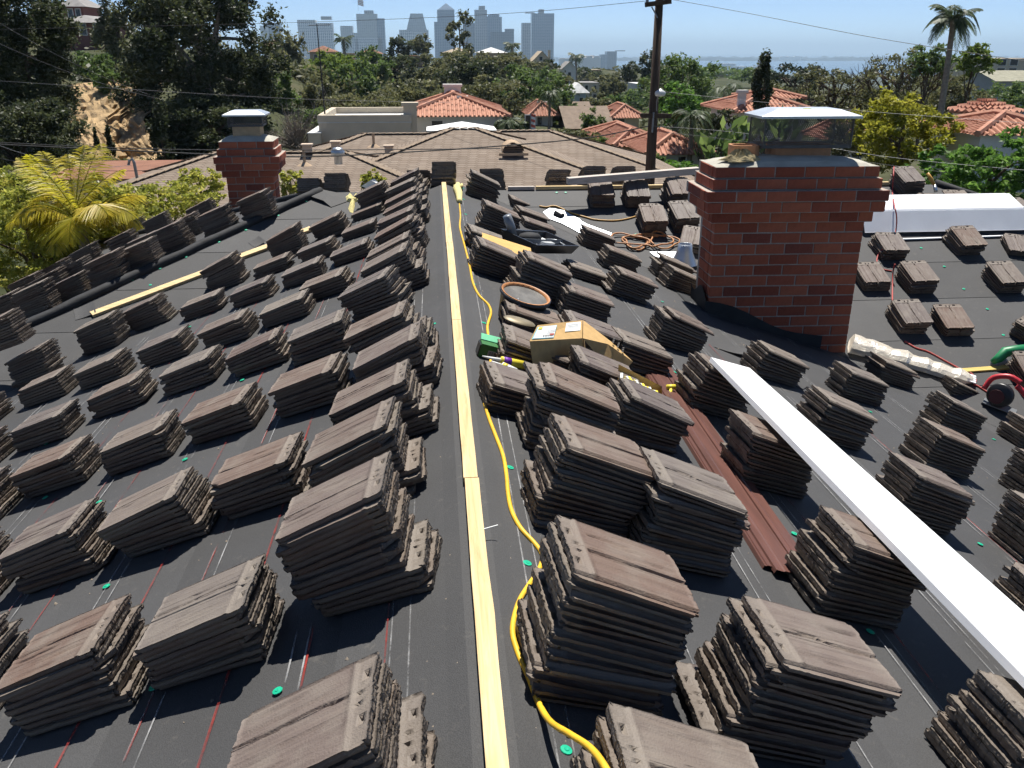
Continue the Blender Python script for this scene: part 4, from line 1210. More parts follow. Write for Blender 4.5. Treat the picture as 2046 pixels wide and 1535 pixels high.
for k in range(16):
    mb.cur = k % 2
    q = st + e1 * (.08 + .053 * k) + e2 * .2 + hh * (.35 + .12 * ((k * 5) % 3) / 3); r_ = (k * 37) % 7 / 7
    mb.bar(q, q + e2 * (.55 + .1 * r_) + Vector((.03 * r_, 0, .012)), .016, .03)
place(g, mb.build('nail_strip', [plain('pale_strip', (0.60, 0.64, 0.60), 0.5, 0.4, 0.1, 20), M_YELLOW]))
mb = MB(); q = rp(1338, 790, .02); mb.tube([q + Vector((-.03, -.09, 0)), q, q + Vector((.02, .05, .04))], [.012, .014, .012], 8); mb.tube([q + Vector((-.01, .05, .04)), q + Vector((.05, .05, .04))], [.018, .018], 8)
tag(mb.build('spring_clip', M_YELLOW, None, True), 'small yellow clip lying on the brown metal flashing', 'clip')

# ------ brown metal flashing strips
g = empty('flashing_bundle', rp(1450, 950), label='bundle of long brown painted metal flashing strips on right slope', cat='flashing')
for k, (xa, xb, z, ya, yb) in enumerate([(-.13, -.085, .004, 3.14, 6.2), (-.095, .035, .018, 3.10, 6.05), (.038, .13, .020, 3.03, 6.1)]):
    mb = MB()
    x0 = 1.405
    def q(x, y, l):
        xx = x0 + x + (y - 3.05) * 0.020
        return Vector((xx, y, zroof('R', xx, y))) + NR_ * (l + .012)
    prof = [(xa, z - .010), (xa + .003, z + .010), (xa + (xb - xa) * .30, z + .009), (xa + (xb - xa) * .34, z + .014), (xa + (xb - xa) * .80, z + .014), (xa + (xb - xa) * .84, z + .009), (xb - .003, z + .010), (xb, z - .010)]
    n = 6
    for i in range(n):
        y0 = ya + (yb - ya) * i / n; y1 = ya + (yb - ya) * (i + 1) / n
        for (p, r_) in zip(prof[:-1], prof[1:]):
            mb.quad(q(p[0], y0, p[1]), q(r_[0], y0, r_[1]), q(r_[0], y1, r_[1]), q(p[0], y1, p[1]))
    place(g, mb.build('strip', M_BROWNM))
# ------ white metal sheets
def sheet(name, label, top, thick, m, hem=0.0):
    mb = MB(); n = (top[1] - top[0]).cross(top[3] - top[0]).normalized()
    if n.z < 0: n = -n; top = top[::-1]
    low = [p - n * thick for p in top]
    mb.poly(top); mb.poly(low[::-1])
    for i in range(4): mb.quad(top[i], low[i], low[(i + 1) % 4], top[(i + 1) % 4])
    if hem:
        for (i, j) in ((0, 3), (1, 2)):
            a, b = top[i], top[j]; mb.bar(a - n * hem * .5, b - n * hem * .5, .006, hem, n)
    return tag(mb.build(name, m), label, 'metal sheet')
A, B_ = rp(1421, 714, .37), rp(1497, 735, .37)
far = [A, B_, Vector((2.12, 2.62, -.30)), Vector((1.755, 2.10, -.185))]
dirv = (far[3] - A).normalized(); ext = dirv * 1.2
sheet('metal_sheet', 'long white metal sheet propped diagonally across right slope stacks', [A, B_, far[2] + ext, far[3] + ext], .004, M_WMETAL, .03)
g = empty('roof_panel', (6.8, 11.2, -.6), label='white folded metal panel lying across the far slope stacks', cat='metal panel')
mb = MB(); mb.cur = 0
xa, xb = 5.62, 7.98
pr = [(11.66, -.165), (11.28, -.300), (11.275, -.330), (11.22, -.335), (11.20, -.315), (11.05, -.565), (11.045, -.565)]
for (p, r_) in zip(pr[:-1], pr[1:]):
    mb.quad((xa, p[0], p[1]), (xb if p[0] < 11.4 else xb - .06, p[0], p[1]), (xb, r_[0], r_[1]), (xa, r_[0], r_[1]))
    mb.quad((xa, p[0], p[1] - .004), (xa, r_[0], r_[1] - .004), (xb, r_[0], r_[1] - .004), (xb, p[0], p[1] - .004))
place(g, mb.build('panel', M_WMETAL))
mb = MB()
for x in (5.9, 6.6, 7.3, 7.85): mb.box(x, x + .05, 11.30, 11.60, zroof('N', 0, 11.3) + .03, -.345)
place(g, mb.build('bearer', M_OLDWOOD))
mb = MB(); mb.bar((5.95, 10.93, zroof('N', 0, 10.93) + .02), (7.6, 10.97, zroof('N', 0, 10.97) + .02), .05, .012); place(g, mb.build('edge_strip', M_WMETAL))
# galvanised roof flashings
g = empty('roof_jack', rp(1150, 450), label='galvanised roof jack flashing with an oblong hole on right slope', cat='flashing')
ps = [(1085, 424), (1098, 416), (1112, 418), (1128, 421), (1150, 434), (1158, 437), (1162, 442), (1170, 446), (1166, 470), (1140, 455), (1120, 445), (1098, 437)]
mb = MB(); top = [rp(x, y, .016) for x, y in ps]; cc = rp(1135, 440, .016)
for i in range(len(top)): mb.poly([cc, top[i], top[(i + 1) % len(top)]])
place(g, mb.build('flange', M_GALV))
mb = MB(); hc = rp(1117, 430, .02); hd = (rp(1124, 436, .02) - rp(1108, 428, .02)); mb.tube([hc - hd * .4, hc + hd * .4], [.06, .05], 10); place(g, mb.build('opening', M_BLACKP))
mb = MB(); mb.poly([rp(1170, 447, .06), rp(1222, 466, .06), rp(1220, 470, .05), rp(1166, 456, .05)]); place(g, mb.build('edge_strip', M_GALV))
g = empty('roof_jack', rp(1345, 520), label='galvanised flashing with a round collar left of the wide chimney', cat='flashing')
mb = MB(); mb.poly([rp(x, y, .016) for x, y in [(1298, 503), (1384, 503), (1384, 540), (1345, 532), (1320, 522)]]); place(g, mb.build('flange', M_GALV))
mb = MB(); bc = rp(1366, 528, .02); mb.lathe([(.17, 0), (.10, .16), (.085, .26), (.08, .26), (.08, .1)], 18, Matrix.Translation(bc)); place(g, mb.build('collar', M_GALV, None, True))
# hoses and cords
cord('air_hose', [rp(x, y, .014) for x, y in [(1078, 412), (1092, 414), (1110, 412), (1140, 425), (1170, 434), (1190, 439), (1225, 441), (1250, 438), (1272, 432)]], .011, M_AMBER, 'amber air hose curving over felt below the far timber', 'hose')
coil = []
for k in range(70):
    a = k * 0.42; wob = .09 * math.sin(k * 1.3)
    cx = 2.42 + .10 * math.sin(k * .21) if (k // 18) % 2 == 0 else 2.80 + .07 * math.sin(k * .3)
    x = cx + (.20 + wob * .4) * math.cos(a); y = 10.98 + (.20 + wob * .5) * math.sin(a) * .8
    coil.append(Vector((x, y, zr(x, y) + .016 + .0006 * k)))
cord('coiled_cord', coil, .0115, M_ORANGE, 'tangled orange cord coil on felt left of the wide chimney', n=4, seg=6)
rc = [rp(1786, 334, .30), rp(1785, 352, .27), rp(1783, 385, .08), rp(1787, 412, .42), rp(1791, 430, .36), rp(1791, 452, .18), rp(1786, 474, .14), rp(1770, 492, .17), rp(1757, 505, .06), rp(1752, 522, .012), rp(1762, 537, .012), rp(1782, 542, .012)]
cord('power_cord', rc, .009, M_RED, 'thin red power cord draped over the white folded panel')
cord('power_cord', [rp(x, y, l) for x, y, l in [(1788, 528, .21), (1784, 545, .10), (1783, 575, .012), (1783, 602, .012)]], .009, M_RED, 'short red power cord between two stacks right of chimney')
cord('power_cord', [rp(x, y, .012) for x, y in [(1808, 682), (1830, 695), (1855, 703), (1890, 722), (1920, 738), (1940, 746), (1950, 760), (1946, 768), (1955, 772), (1975, 785)]], .009, M_RED, 'red power cord running past the plastic wrapped bundle to the saw')
# plastic-wrapped bundle
m, nt, b = nodes('cloudy_plastic', 0.28, 0.5)
b.inputs['Base Color'].default_value = (0.80, 0.72, 0.58, 1); b.inputs['Transmission Weight'].default_value = 0.25; b.inputs['Alpha'].default_value = 0.82
nn = N_(nt, 'ShaderNodeTexNoise', Scale=9.0, Detail=5.0, Distortion=1.5); nt.links.new(coords(nt), nn.inputs['Vector']); bump(nt, b, nn.outputs['Fac'], .6, .02)
g = empty('wrapped_bundle', rp(1800, 720), label='long flashing bundle wrapped in clear plastic below the chimney', cat='bundle')
pa, pb = rp(1700, 682, .07), rp(1945, 758, .05)
mb = MB(); r5 = random.Random(4)
n = 18; pts = [pa.lerp(pb, i / n) + Vector((0, r5.uniform(-.02, .02), r5.uniform(-.012, .012))) for i in range(n + 1)]
mb.tube(pts, [(.165 - .06 * i / n) * r5.uniform(.88, 1.1) * (0.45 if i == n else 1) for i in range(n + 1)], 11)
cz = [zr(*p[:2]) for p in mb.v]
mb.v = [(x, y, max(z_ + .012, z_ + (z - z_) * .62)) for (x, y, z), z_ in zip(mb.v, cz)]
place(g, mb.build('plastic_wrap', m))
mb = MB()
for k in range(4):
    o_ = Vector((.02 * k, -.05 + .035 * k, -.02 + .008 * k)); mb.bar(pa + o_, pb + o_, .05, .01)
place(g, mb.build('strip', M_WMETAL))
# timber across the far stacks, loose planks
mb = MB(); mb.bar((1.70, 11.93, .040), (3.62, 12.22, .125), .14, .09); tag(mb.build('timber', M_OLDWOOD), 'grey weathered timber laid across the far stacks left of chimney', 'timber')
for (a, b, w, label) in [(rp(183, 629, .02), rp(408, 545, .02), .085, 'long bare pine plank lying along the left valley'), (rp(470, 517, .02), rp(536, 493, .02), .085, 'middle bare pine plank between left valley stacks'), (rp(598, 466, .02), rp(622, 457, .02), .085, 'short bare pine offcut beyond the left valley stacks')]:
    mb = MB(); mb.bar(a, b, w, .036, PL['N'][1]); tag(mb.build('plank', M_PINE), label, 'plank')
mb = MB(); mb.bar(rp(1908, 742, .015), rp(2014, 734, .015), .06, .02, PL['N'][1]); tag(mb.build('plank', wood('yellow_lath', (.50, .36, .08), (.66, .50, .16))), 'yellow lath lying between plastic bundle and green tool', 'plank')
mb = MB(); mb.prism([(3.30, 12.30), (3.62, 12.26), (3.66, 12.40), (3.40, 12.46)], -.12, -.085); tag(mb.build('plank', M_PINE), 'pine offcut on the far ridge between two stacks', 'plank')
# green tool handle, saw, brush
g = empty('green_tool', rp(2010, 712), label='green plastic hand tool resting at the far right edge', cat='hand tool')
mb = MB(); a = rp(1982, 724, .05); mb.tube([a, rp(1995, 717, .09), rp(2008, 704, .15), rp(2030, 700, .17), rp(2062, 696, .17)], [.03, .05, .06, .055, .05], 10); place(g, mb.build('handle', plain('green_plastic', (0.01, 0.20, 0.07), 0.45, 0.5, 0.1, 10), None, True))
mb = MB(); mb.tube([rp(1980, 727, .03), rp(1990, 728, .03), rp(2010, 722, .04)], [.02, .035, .03], 8); place(g, mb.build('blade', M_GREY))
g = empty('circular_saw', rp(1995, 800), label='red and black circular saw beside the right edge stacks', cat='saw')
sc_ = rp(1998, 790, .16); q = Vector((-.75, -.6, .2)).normalized().to_track_quat('Z', 'Y').to_matrix().to_4x4(); q.translation = sc_
mb = MB(); mb.lathe([(0.0001, .03), (.11, .03), (.125, .018), (.125, -.035), (.11, -.045), (0.0001, -.045)], 22, q); place(g, mb.build('blade_guard', M_BLACKP, None, True))
mb = MB(); mb.lathe([(0.0001, .04), (.072, .04), (.076, .03)], 20, q @ Matrix.Translation((-.02, -.02, 0))); place(g, mb.build('saw_blade', plain('dark_red_metal', (.08, .012, .015), .5, .5, .2, 8)))
mb = MB(); mb.tube(spline([sc_ + q.to_3x3() @ Vector(v) for v in [(-.17, .02, -.03), (-.12, .15, -.05), (.02, .20, -.07), (.13, .16, -.09)]], 4), .028, 8); mb.tube(spline([sc_ + q.to_3x3() @ Vector(v) for v in [(.10, .12, -.10), (.20, .04, -.14), (.24, -.06, -.16)]], 4), .03, 8); place(g, mb.build('handle', plain('red_plastic', (.52, .03, .04), .4, .5, .1, 8), None, True))
mb = MB(); mb.lathe([(0.0001, -.05), (.06, -.05), (.06, -.2), (0.0001, -.2)], 14, q); place(g, mb.build('motor', plain('red_plastic_b', (.42, .03, .035), .4, .5, .1, 8), None, True))
mb = MB(); mb.bar(rp(1965, 800, .02), rp(2030, 825, .02), .16, .01); place(g, mb.build('shoe', M_GREY))
g = empty('putty_brush', rp(1862, 372), label='brush with a yellow handle standing by the far right stack', cat='brush')
b1, b2, b3 = rp(1853, 346, .30), rp(1867, 370, .17), rp(1870, 383, .11)
mb = MB(); mb.tube([b1, b1.lerp(b2, .5), b2], [.022, .03, .022], 8); place(g, mb.build('handle', M_AMBER, None, True)); mb = MB(); mb.tube([b2, b3], [.022, .03], 8); place(g, mb.build('ferrule', M_GALV, None, True))
# rag on the chimney crown, nail by the batten, foam and offcuts
mb = MB(); r6 = random.Random(9); cc = Vector((3.00, 8.78, .655)); n = 14; m_ = 8; gg = {}
for i in range(n + 1):
    for j in range(m_ + 1):
        a = 2 * math.pi * i / n; rr_ = j / m_
        R_ = (.15 + .04 * math.sin(3 * a + 1) + .03 * math.sin(5 * a)) * rr_
        gg[i % n, j] = (cc.x + R_ * math.cos(a) * 1.35, cc.y + R_ * math.sin(a) * .7, cc.z + .012 + .085 * (1 - rr_) ** .8 * (1 + .5 * math.sin(7 * a + rr_ * 6)) + .02 * (1 - rr_))
for i in range(n):
    for j in range(m_): mb.quad(gg[i, j], gg[(i + 1) % n, j], gg[(i + 1) % n, j + 1], gg[i, j + 1])
tag(mb.build('rag', M_RAG), 'dirty tan rag crumpled on the wide chimney crown', 'rag')
mb = MB(); mb.bar(rp(967, 1057, .045), rp(995, 1049, .065), .004, .002); tag(mb.build('zip_tie', M_PAPER), 'white plastic strip sticking out beside the ridge batten', 'plastic strip')
mb = MB(); mb.bar(rp(1338, 1175, .02), rp(1352, 1184, .02), .008, .004); tag(mb.build('zip_tie', M_PAPER), 'tiny white plastic scrap past the tall right stack', 'plastic strip')
mb = MB(); q = rp(705, 403, .0); n = 18; ring = []
for k in range(n):
    a = 2 * math.pi * k / n; rr_ = (.11 + .05 * math.sin(3 * a) + r6.uniform(-.03, .03))
    x, y = q.x + rr_ * math.cos(a) * .8, q.y + rr_ * 2.0 * math.sin(a); ring.append(Vector((x, y, zr(x, y) + .008)))
for k in range(n):
    p1, p2 = ring[k], ring[(k + 1) % n]; c0 = Vector((q.x, q.y, zr(q.x, q.y))); m1 = p1.lerp(c0, .45) + Vector((0, 0, .03 + r6.uniform(0, .02))); 
    if k == 0: first = m1
    m2 = (ring[(k + 1) % n].lerp(c0, .45) + Vector((0, 0, .04))) if k < n - 1 else first
    mb.quad(p1, p2, m2, m1); mb.poly([m1, m2, c0 + Vector((0, 0, .05))])
tag(mb.build('foam_scrap', M_FOAM), 'crumbled yellow foam scrap by the far left stacks', 'foam scrap')
mb = MB(); mb.poly([rp(722, 372, .10), rp(741, 360, .26), rp(752, 366, .26), rp(735, 378, .12)]); mb.poly([rp(741, 360, .26), rp(748, 357, .29), rp(755, 364, .26), rp(752, 366, .26)])
tag(mb.build('crumpled_paper', M_PAPER), 'crumpled white paper on the far left tile stack', 'paper')
mb = MB(); mb.lathe([(0.0001, .016), (.06, .015), (.10, .008), (.11, 0)], 16, Matrix.Translation(rp(1038, 642, .20)) @ Matrix.Rotation(.3, 4, 'Y') @ Matrix.Diagonal((1, .7, 1, 1)))
tag(mb.build('trowel', plain('dusty_metal', (.22, .18, .11), .5, .5, .2, 14, metal=.3), None, True), 'dusty rounded metal blade lying on tiles below the bucket', 'trowel')

# crumbs of broken tile on the felt
cr = random.Random(31); cv, cf = [], []
for k in range(900):
    if k % 2: x, y = -cr.uniform(.12, 4.2), cr.uniform(1.2, 9.0)
    else: x, y = cr.uniform(.12, 4.2), cr.uniform(1.2, 9.0)
    if k % 5 == 0: x = math.copysign(cr.uniform(.08, .5), x)
    if abs(x) > 12.4 - y: continue
    s_ = cr.uniform(.002, .0065) * (1.8 if cr.random() < .08 else 1); z_ = zr(x, y) + .006
    b = len(cv); a0 = cr.uniform(0, 6.28)
    cv += [(x + s_ * math.cos(a0 + q * 2.09), y + s_ * math.sin(a0 + q * 2.09) * cr.uniform(.7, 1.3), z_) for q in range(3)] + [(x, y, z_ + s_ * 1.3)]
    cf += [(b, b + 1, b + 3), (b + 1, b + 2, b + 3), (b + 2, b, b + 3)]
tag(link('tile_crumbs', np_mesh('tile_crumbs', cv, cf, None, plain('tile_crumb', (.21, .175, .14), .9, .2, .2, 50))), 'crumbs of broken tile scattered over the felt', 'debris', kind='stuff')
# ------------------------------------------------------------------ ground, bay and far shore
CTRL = [(0, 0, -5.0), (-14, 8, -5.0), (14, 4, -5.2), (0, 24, -5.4), (-12, 20, -5.2), (16, 20, -5.8), (22, 8, -6.0), (0, -30, -5.0), (-30, -20, -4.5), (30, -20, -5.5), (0, -300, -3), (-300, -200, 2), (300, -200, -6),
        (0, -3000, -20), (-3000, -1500, -10), (3000, -1500, -60), (-40, 30, -3.0), (-60, 20, 2.0), (-130, 60, 8)]
for (px, py, y) in [(225, 178, 62), (250, 335, 47), (60, 250, 46), (60, 110, 82), (170, 104, 88), (20, 30, 95), (400, 345, 46), (400, 140, 125), (600, 335, 44), (650, 128, 190), (850, 252, 75), (850, 178, 130), (850, 128, 260), (1000, 128, 262),
                    (560, 120, 300), (1080, 158, 225), (1150, 222, 125), (1150, 180, 235), (1250, 158, 420), (1300, 345, 40), (1230, 335, 52), (1450, 320, 44), (1450, 215, 140), (1600, 310, 48), (1700, 345, 34), (1700, 190, 200), (1950, 330, 38), (2046, 400, 24), (1950, 172, 160), (2046, 185, 140)]:
    p = at(px, py, y); CTRL.append((p.x, p.y, p.z))
for (x, y, z) in [(-400, 700, -12), (0, 800, -22), (400, 800, -35), (-800, 1500, -40), (0, 1500, -45), (800, 1500, -60), (-2000, 2500, -70), (0, 2600, -78), (1500, 2500, -79), (0, 4500, -84), (2500, 4000, -84), (-4000, 4000, -79), (5000, 3000, -84), (0, 9000, -86), (6000, 8000, -86), (-8000, 8000, -80), (0, 40000, -88), (-20000, 20000, -86), (25000, 20000, -88), (0, -30000, -30)]:
    CTRL.append((x, y, z))
CT_ = np.array(CTRL)
def ground_z(X, Y):
    X = np.atleast_1d(np.asarray(X, float)); Y = np.atleast_1d(np.asarray(Y, float))
    d2 = (X[:, None] - CT_[None, :, 0]) ** 2 + (Y[:, None] - CT_[None, :, 1]) ** 2
    sc = (np.hypot(CT_[:, 0], CT_[:, 1]) + 12.0) ** 2
    w = 1.0 / (d2 / sc[None, :] + 2e-4) ** 2
    return (w * CT_[None, :, 2]).sum(1) / w.sum(1)
def gz(x, y): return float(ground_z(x, y)[0])
rad = np.concatenate([[0.0], np.geomspace(9, 44000, 84)]); na = 120
ang = np.linspace(0, 2 * np.pi, na, endpoint=False)
V = [[0, 0, gz(0, 0)]]; 
XX = (rad[1:, None] * np.cos(ang)[None, :]).ravel(); YY = (rad[1:, None] * np.sin(ang)[None, :]).ravel()
ZZ = ground_z(XX, YY)
rs = np.random.RandomState(2)
rr = np.hypot(XX, YY); ZZ = ZZ + rs.uniform(-1, 1, len(ZZ)) * np.where(rr > 30, np.minimum(rr * .004, 1.2), 0.0)
Vv = np.concatenate([V, np.stack([XX, YY, ZZ], 1)])
nr = len(rad) - 1
ii = np.arange(nr * na).reshape(nr, na) + 1
F = np.stack([ii[:-1], ii[1:], np.roll(ii, -1, 1)[1:], np.roll(ii, -1, 1)[:-1]], -1).reshape(-1, 4)
F0 = np.stack([np.zeros(na // 2, int), ii[0, 0::2], ii[0, 1::2], np.roll(ii[0], -2)[0::2]], 1)
def ground_material():
    m, nt, b = nodes('dry_scrub_ground', 0.95, 0.15)
    v = coords(nt)
    n1 = N_(nt, 'ShaderNodeTexNoise', Scale=0.06, Detail=8.0, Roughness=0.65); nt.links.new(v, n1.inputs['Vector'])
    n2 = N_(nt, 'ShaderNodeTexNoise', Scale=1.2, Detail=5.0); nt.links.new(v, n2.inputs['Vector'])
    c = ramp(nt, [(0.30, (0.040, 0.052, 0.022)), (0.55, (0.075, 0.080, 0.038)), (0.75, (0.16, 0.135, 0.08))], n1.outputs['Fac']).outputs['Color']
    k = ramp(nt, [(0.3, (0.6, 0.6, 0.6)), (0.7, (1, 1, 1))], n2.outputs['Fac']).outputs['Color']
    nt.links.new(mixc(nt, c, k, 0.8, 'MULTIPLY'), b.inputs['Base Color'])
    return m
M_GROUND = ground_material()
o = link('ground', np_mesh('ground', Vv, np.concatenate([F, F0]), None, M_GROUND)); tag(o, 'rolling dry ground under the neighbourhood down to the bay', kind='structure')
# eroded dirt bank on the left
rs = np.random.RandomState(8)
M_DIRT = plain('bare_dirt', (0.36, 0.255, 0.14), 0.95, 0.1, 0.35, 0.7, 0.9, bdist=0.4)
nu, nv = 26, 22; g = {}
for i in range(nu + 1):
    for j in range(nv + 1):
        u, v = i / nu, j / nv
        px = 140 + u * (168 + 14 * math.sin(v * 9) + 9 * math.sin(v * 23)); py = 168 + 175 * v - 14 * u
        y = 63 - 15 * v + 2.5 * math.sin(u * 9 + v * 3) * v + rs.uniform(-.5, .5)
        g[i, j] = at(px, py, y - 5.0)
mb = MB()
for i in range(nu):
    for j in range(nv): mb.quad(g[i, j], g[i, j + 1], g[i + 1, j + 1], g[i + 1, j])
tag(mb.build('dirt_bank', M_DIRT), 'eroded tan dirt bank below the hillside house', kind='structure')
# water of the bay
m, nt, b = nodes('bay_water', 0.22, 0.5); b.inputs['Base Color'].default_value = (0.012, 0.060, 0.105, 1)
nn = N_(nt, 'ShaderNodeTexNoise', Scale=0.03, Detail=6.0); nt.links.new(coords(nt, (1, .4, 1)), nn.inputs['Vector']); bump(nt, b, nn.outputs['Fac'], 0.6, 3.0)
mb = MB(); n = 24
for i in range(n):
    a0 = -1.2 + 2.4 * i / n; a1 = -1.2 + 2.4 * (i + 1) / n
    mb.quad((3300 * math.sin(a0), 3300 * math.cos(a0), -81), (3300 * math.sin(a1), 3300 * math.cos(a1), -81), (44000 * math.sin(a1), 44000 * math.cos(a1), -81), (44000 * math.sin(a0), 44000 * math.cos(a0), -81))
tag(mb.build('water', m), 'blue bay water reaching the horizon', kind='structure')
M_SHORE = plain('far_shore', (0.085, 0.095, 0.075), 0.95, 0.1, 0.5, 0.004, kind='Object')
def shore(name, label, y0, y1, x0, x1, seed, hmax):
    rs = np.random.RandomState(seed); mb = MB(); n = 260
    for k in range(3):
        y = y0 + (y1 - y0) * k / 2
        prev = None
        for i in range(n + 1):
            x = x0 + (x1 - x0) * i / n
            h = -80 + hmax * (.25 + .75 * rs.rand() ** 2) * min(1, 6 * i / n, 6 * (n - i) / n)
            cur = (x, y + 60 * math.sin(i * .4), h)
            if prev: mb.quad((prev[0], prev[1], -82), (cur[0], cur[1], -82), cur, prev)
            prev = cur
    mb.quad((x0, y0, -80.4), (x1, y0, -80.4), (x1, y1, -80.4), (x0, y1, -80.4))
    return tag(mb.build(name, M_SHORE), label, kind='structure')
shore('far_shore', 'low wooded peninsula across the bay', 7600, 9500, -3000, 9000, 5, 32)
shore('near_shore', 'flat built-up waterfront this side of the bay', 3500, 4300, -3500, 1050, 6, 22)
# ------------------------------------------------------------------ buildings
M_PANE = plain('dark_window', (0.025, 0.03, 0.035), 0.15, 0.6, 0.3, 2)
def clay_tile_material():
    m, nt, b = nodes('clay_roof_tile', 0.8, 0.25)
    v = coords(nt)
    n1 = N_(nt, 'ShaderNodeTexNoise', Scale=2.6, Detail=5.0, Roughness=0.7); nt.links.new(v, n1.inputs['Vector'])
    n2 = N_(nt, 'ShaderNodeTexNoise', Scale=0.5, Detail=2.0); nt.links.new(v, n2.inputs['Vector'])
    c = ramp(nt, [(0.25, (0.30, 0.135, 0.088)), (0.5, (0.46, 0.22, 0.145)), (0.75, (0.58, 0.33, 0.23))], n1.outputs['Fac']).outputs['Color']
    nt.links.new(c, b.inputs['Base Color']); bump(nt, b, n1.outputs['Fac'], 0.4, 0.05)
    return m
M_CLAYTILE = clay_tile_material()
def shingle_material():
    m, nt, b = nodes('brown_shingle', 0.9, 0.2)
    tc = nt.nodes.new('ShaderNodeTexCoord'); sp = nt.nodes.new('ShaderNodeSeparateXYZ'); nt.links.new(tc.outputs['Object'], sp.inputs[0])
    ad = N_(nt, 'ShaderNodeMath', operation='ADD'); nt.links.new(sp.outputs[0], ad.inputs[0]); nt.links.new(sp.outputs[1], ad.inputs[1])
    zz = N_(nt, 'ShaderNodeMath', operation='MULTIPLY'); nt.links.new(sp.outputs[2], zz.inputs[0]); zz.inputs[1].default_value = 3.4
    cb = nt.nodes.new('ShaderNodeCombineXYZ'); nt.links.new(ad.outputs[0], cb.inputs[0]); nt.links.new(zz.outputs[0], cb.inputs[1])
    br = nt.nodes.new('ShaderNodeTexBrick')
    for k, v in (('Color1', (0.240, 0.188, 0.146, 1)), ('Color2', (0.300, 0.244, 0.195, 1)), ('Mortar', (0.15, 0.113, 0.084, 1)), ('Scale', 1.0), ('Mortar Size', 0.014), ('Brick Width', 0.30), ('Row Height', 0.135), ('Bias', 0.0)): br.inputs[k].default_value = v
    nt.links.new(cb.outputs[0], br.inputs['Vector'])
    n1 = N_(nt, 'ShaderNodeTexNoise', Scale=0.8, Detail=6.0); nt.links.new(tc.outputs['Object'], n1.inputs['Vector'])
    k = ramp(nt, [(0.3, (0.8, 0.8, 0.8)), (0.7, (1, 1, 1))], n1.outputs['Fac']).outputs['Color']
    nt.links.new(mixc(nt, br.outputs['Color'], k, 1.0, 'MULTIPLY'), b.inputs['Base Color'])
    bump(nt, b, br.outputs['Fac'], -0.6, 0.03)
    return m
M_SHINGLE = shingle_material()
M_CAPS = plain('shingle_caps', (0.27, 0.21, 0.155), 0.9, 0.2, 0.3, 5)
WALLS = {n: plain(n + '_wall', c, 0.9, 0.2, 0.08, 1.5) for n, c in dict(white=(0.70, 0.68, 0.64), cream=(0.60, 0.52, 0.40), tan=(0.42, 0.31, 0.21), pink=(0.50, 0.36, 0.30), brick=(0.22, 0.10, 0.085), grey=(0.36, 0.37, 0.38), brown=(0.20, 0.14, 0.10), blue=(0.42, 0.48, 0.54), buff=(0.56, 0.45, 0.35)).items()}
ROOFS = {n: plain(n + '_roof', c, 0.9, 0.2, 0.2, 2.0) for n, c in dict(greyr=(0.26, 0.25, 0.24), tanr=(0.40, 0.33, 0.24), browng=(0.22, 0.17, 0.13), pale=(0.62, 0.62, 0.60), olive=(0.30, 0.29, 0.22), brownr=(0.24, 0.12, 0.08)).items()}
def face_tiles(mb, e0, e1, t0, t1, sp=0.23, r=0.072):
    """Rows of barrel tiles on one roof face: eave e0-e1, top edge t0-t1 (points or the same point)."""
    e0, e1, t0, t1 = map(Vector, (e0, e1, t0, t1))
    mb.poly([e0, e1, t1, t0] if (t1 - t0).length > 1e-3 else [e0, e1, t0])
    du = (e1 - e0); L = du.length; du = du / L
    up = (t0 - e0); up = up - du * up.dot(du); H = up.length; up = up / H
    nrm = du.cross(up)
    a = (t0 - e0).dot(du); b_ = (t1 - e0).dot(du)
    n = int(L / sp)
    for i in range(n):
        s = (i + .5) * L / n
        hmax = H * min(1.0, s / a if a > 1e-6 else 1.0, (L - s) / (L - b_) if L - b_ > 1e-6 else 1.0)
        if hmax < 0.15: continue
        k = max(1, int(hmax / 0.7))
        for q in range(k):
            h0, h1 = hmax * q / k, hmax * (q + 1) / k
            A = e0 + du * s + up * h0 + nrm * 0.022; B = e0 + du * s + up * h1
            ra = []
            for c_, rr_ in ((A, r), (B, r * .8)):
                ra += [c_ + du * rr_ * math.cos(t) + nrm * rr_ * math.sin(t) for t in (0, 1.05, 2.09, 3.14)]
            mb.add(ra, [(0, 1, 5, 4), (1, 2, 6, 5), (2, 3, 7, 6)])
def hip_roof(mb, w, d, z, rise, oh, tiles=True):
    w2, d2 = w / 2 + oh, d / 2 + oh
    A, B, C, D = (-w2, -d2, z), (w2, -d2, z), (w2, d2, z), (-w2, d2, z)
    if w >= d: r0, r1 = (-(w2 - d2), 0, z + rise), ((w2 - d2), 0, z + rise)
    else: r0, r1 = (0, -(d2 - w2), z + rise), (0, (d2 - w2), z + rise)
    fs = [(A, B, r0, r1), (C, D, r1, r0), (B, C, r1, r1), (D, A, r0, r0)] if w >= d else [(B, C, r0, r1), (D, A, r1, r0), (A, B, r0, r0), (C, D, r1, r1)]
    for (e0, e1, t0, t1) in fs:
        if tiles: face_tiles(mb, e0, e1, t0, t1)
        else: mb.poly([e0, e1, t1, t0] if t0 != t1 else [e0, e1, t0])
    mb.poly([D, C, B, A])
    if tiles:
        for p, q in ((A, r0), (B, r1 if w >= d else r0), (C, r1), (D, r0 if w >= d else r1), (r0, r1)):
            if (Vector(p) - Vector(q)).length > .1: mb.tube([Vector(p) + Vector((0, 0, .06)), Vector(q) + Vector((0, 0, .06))], .12, 6)
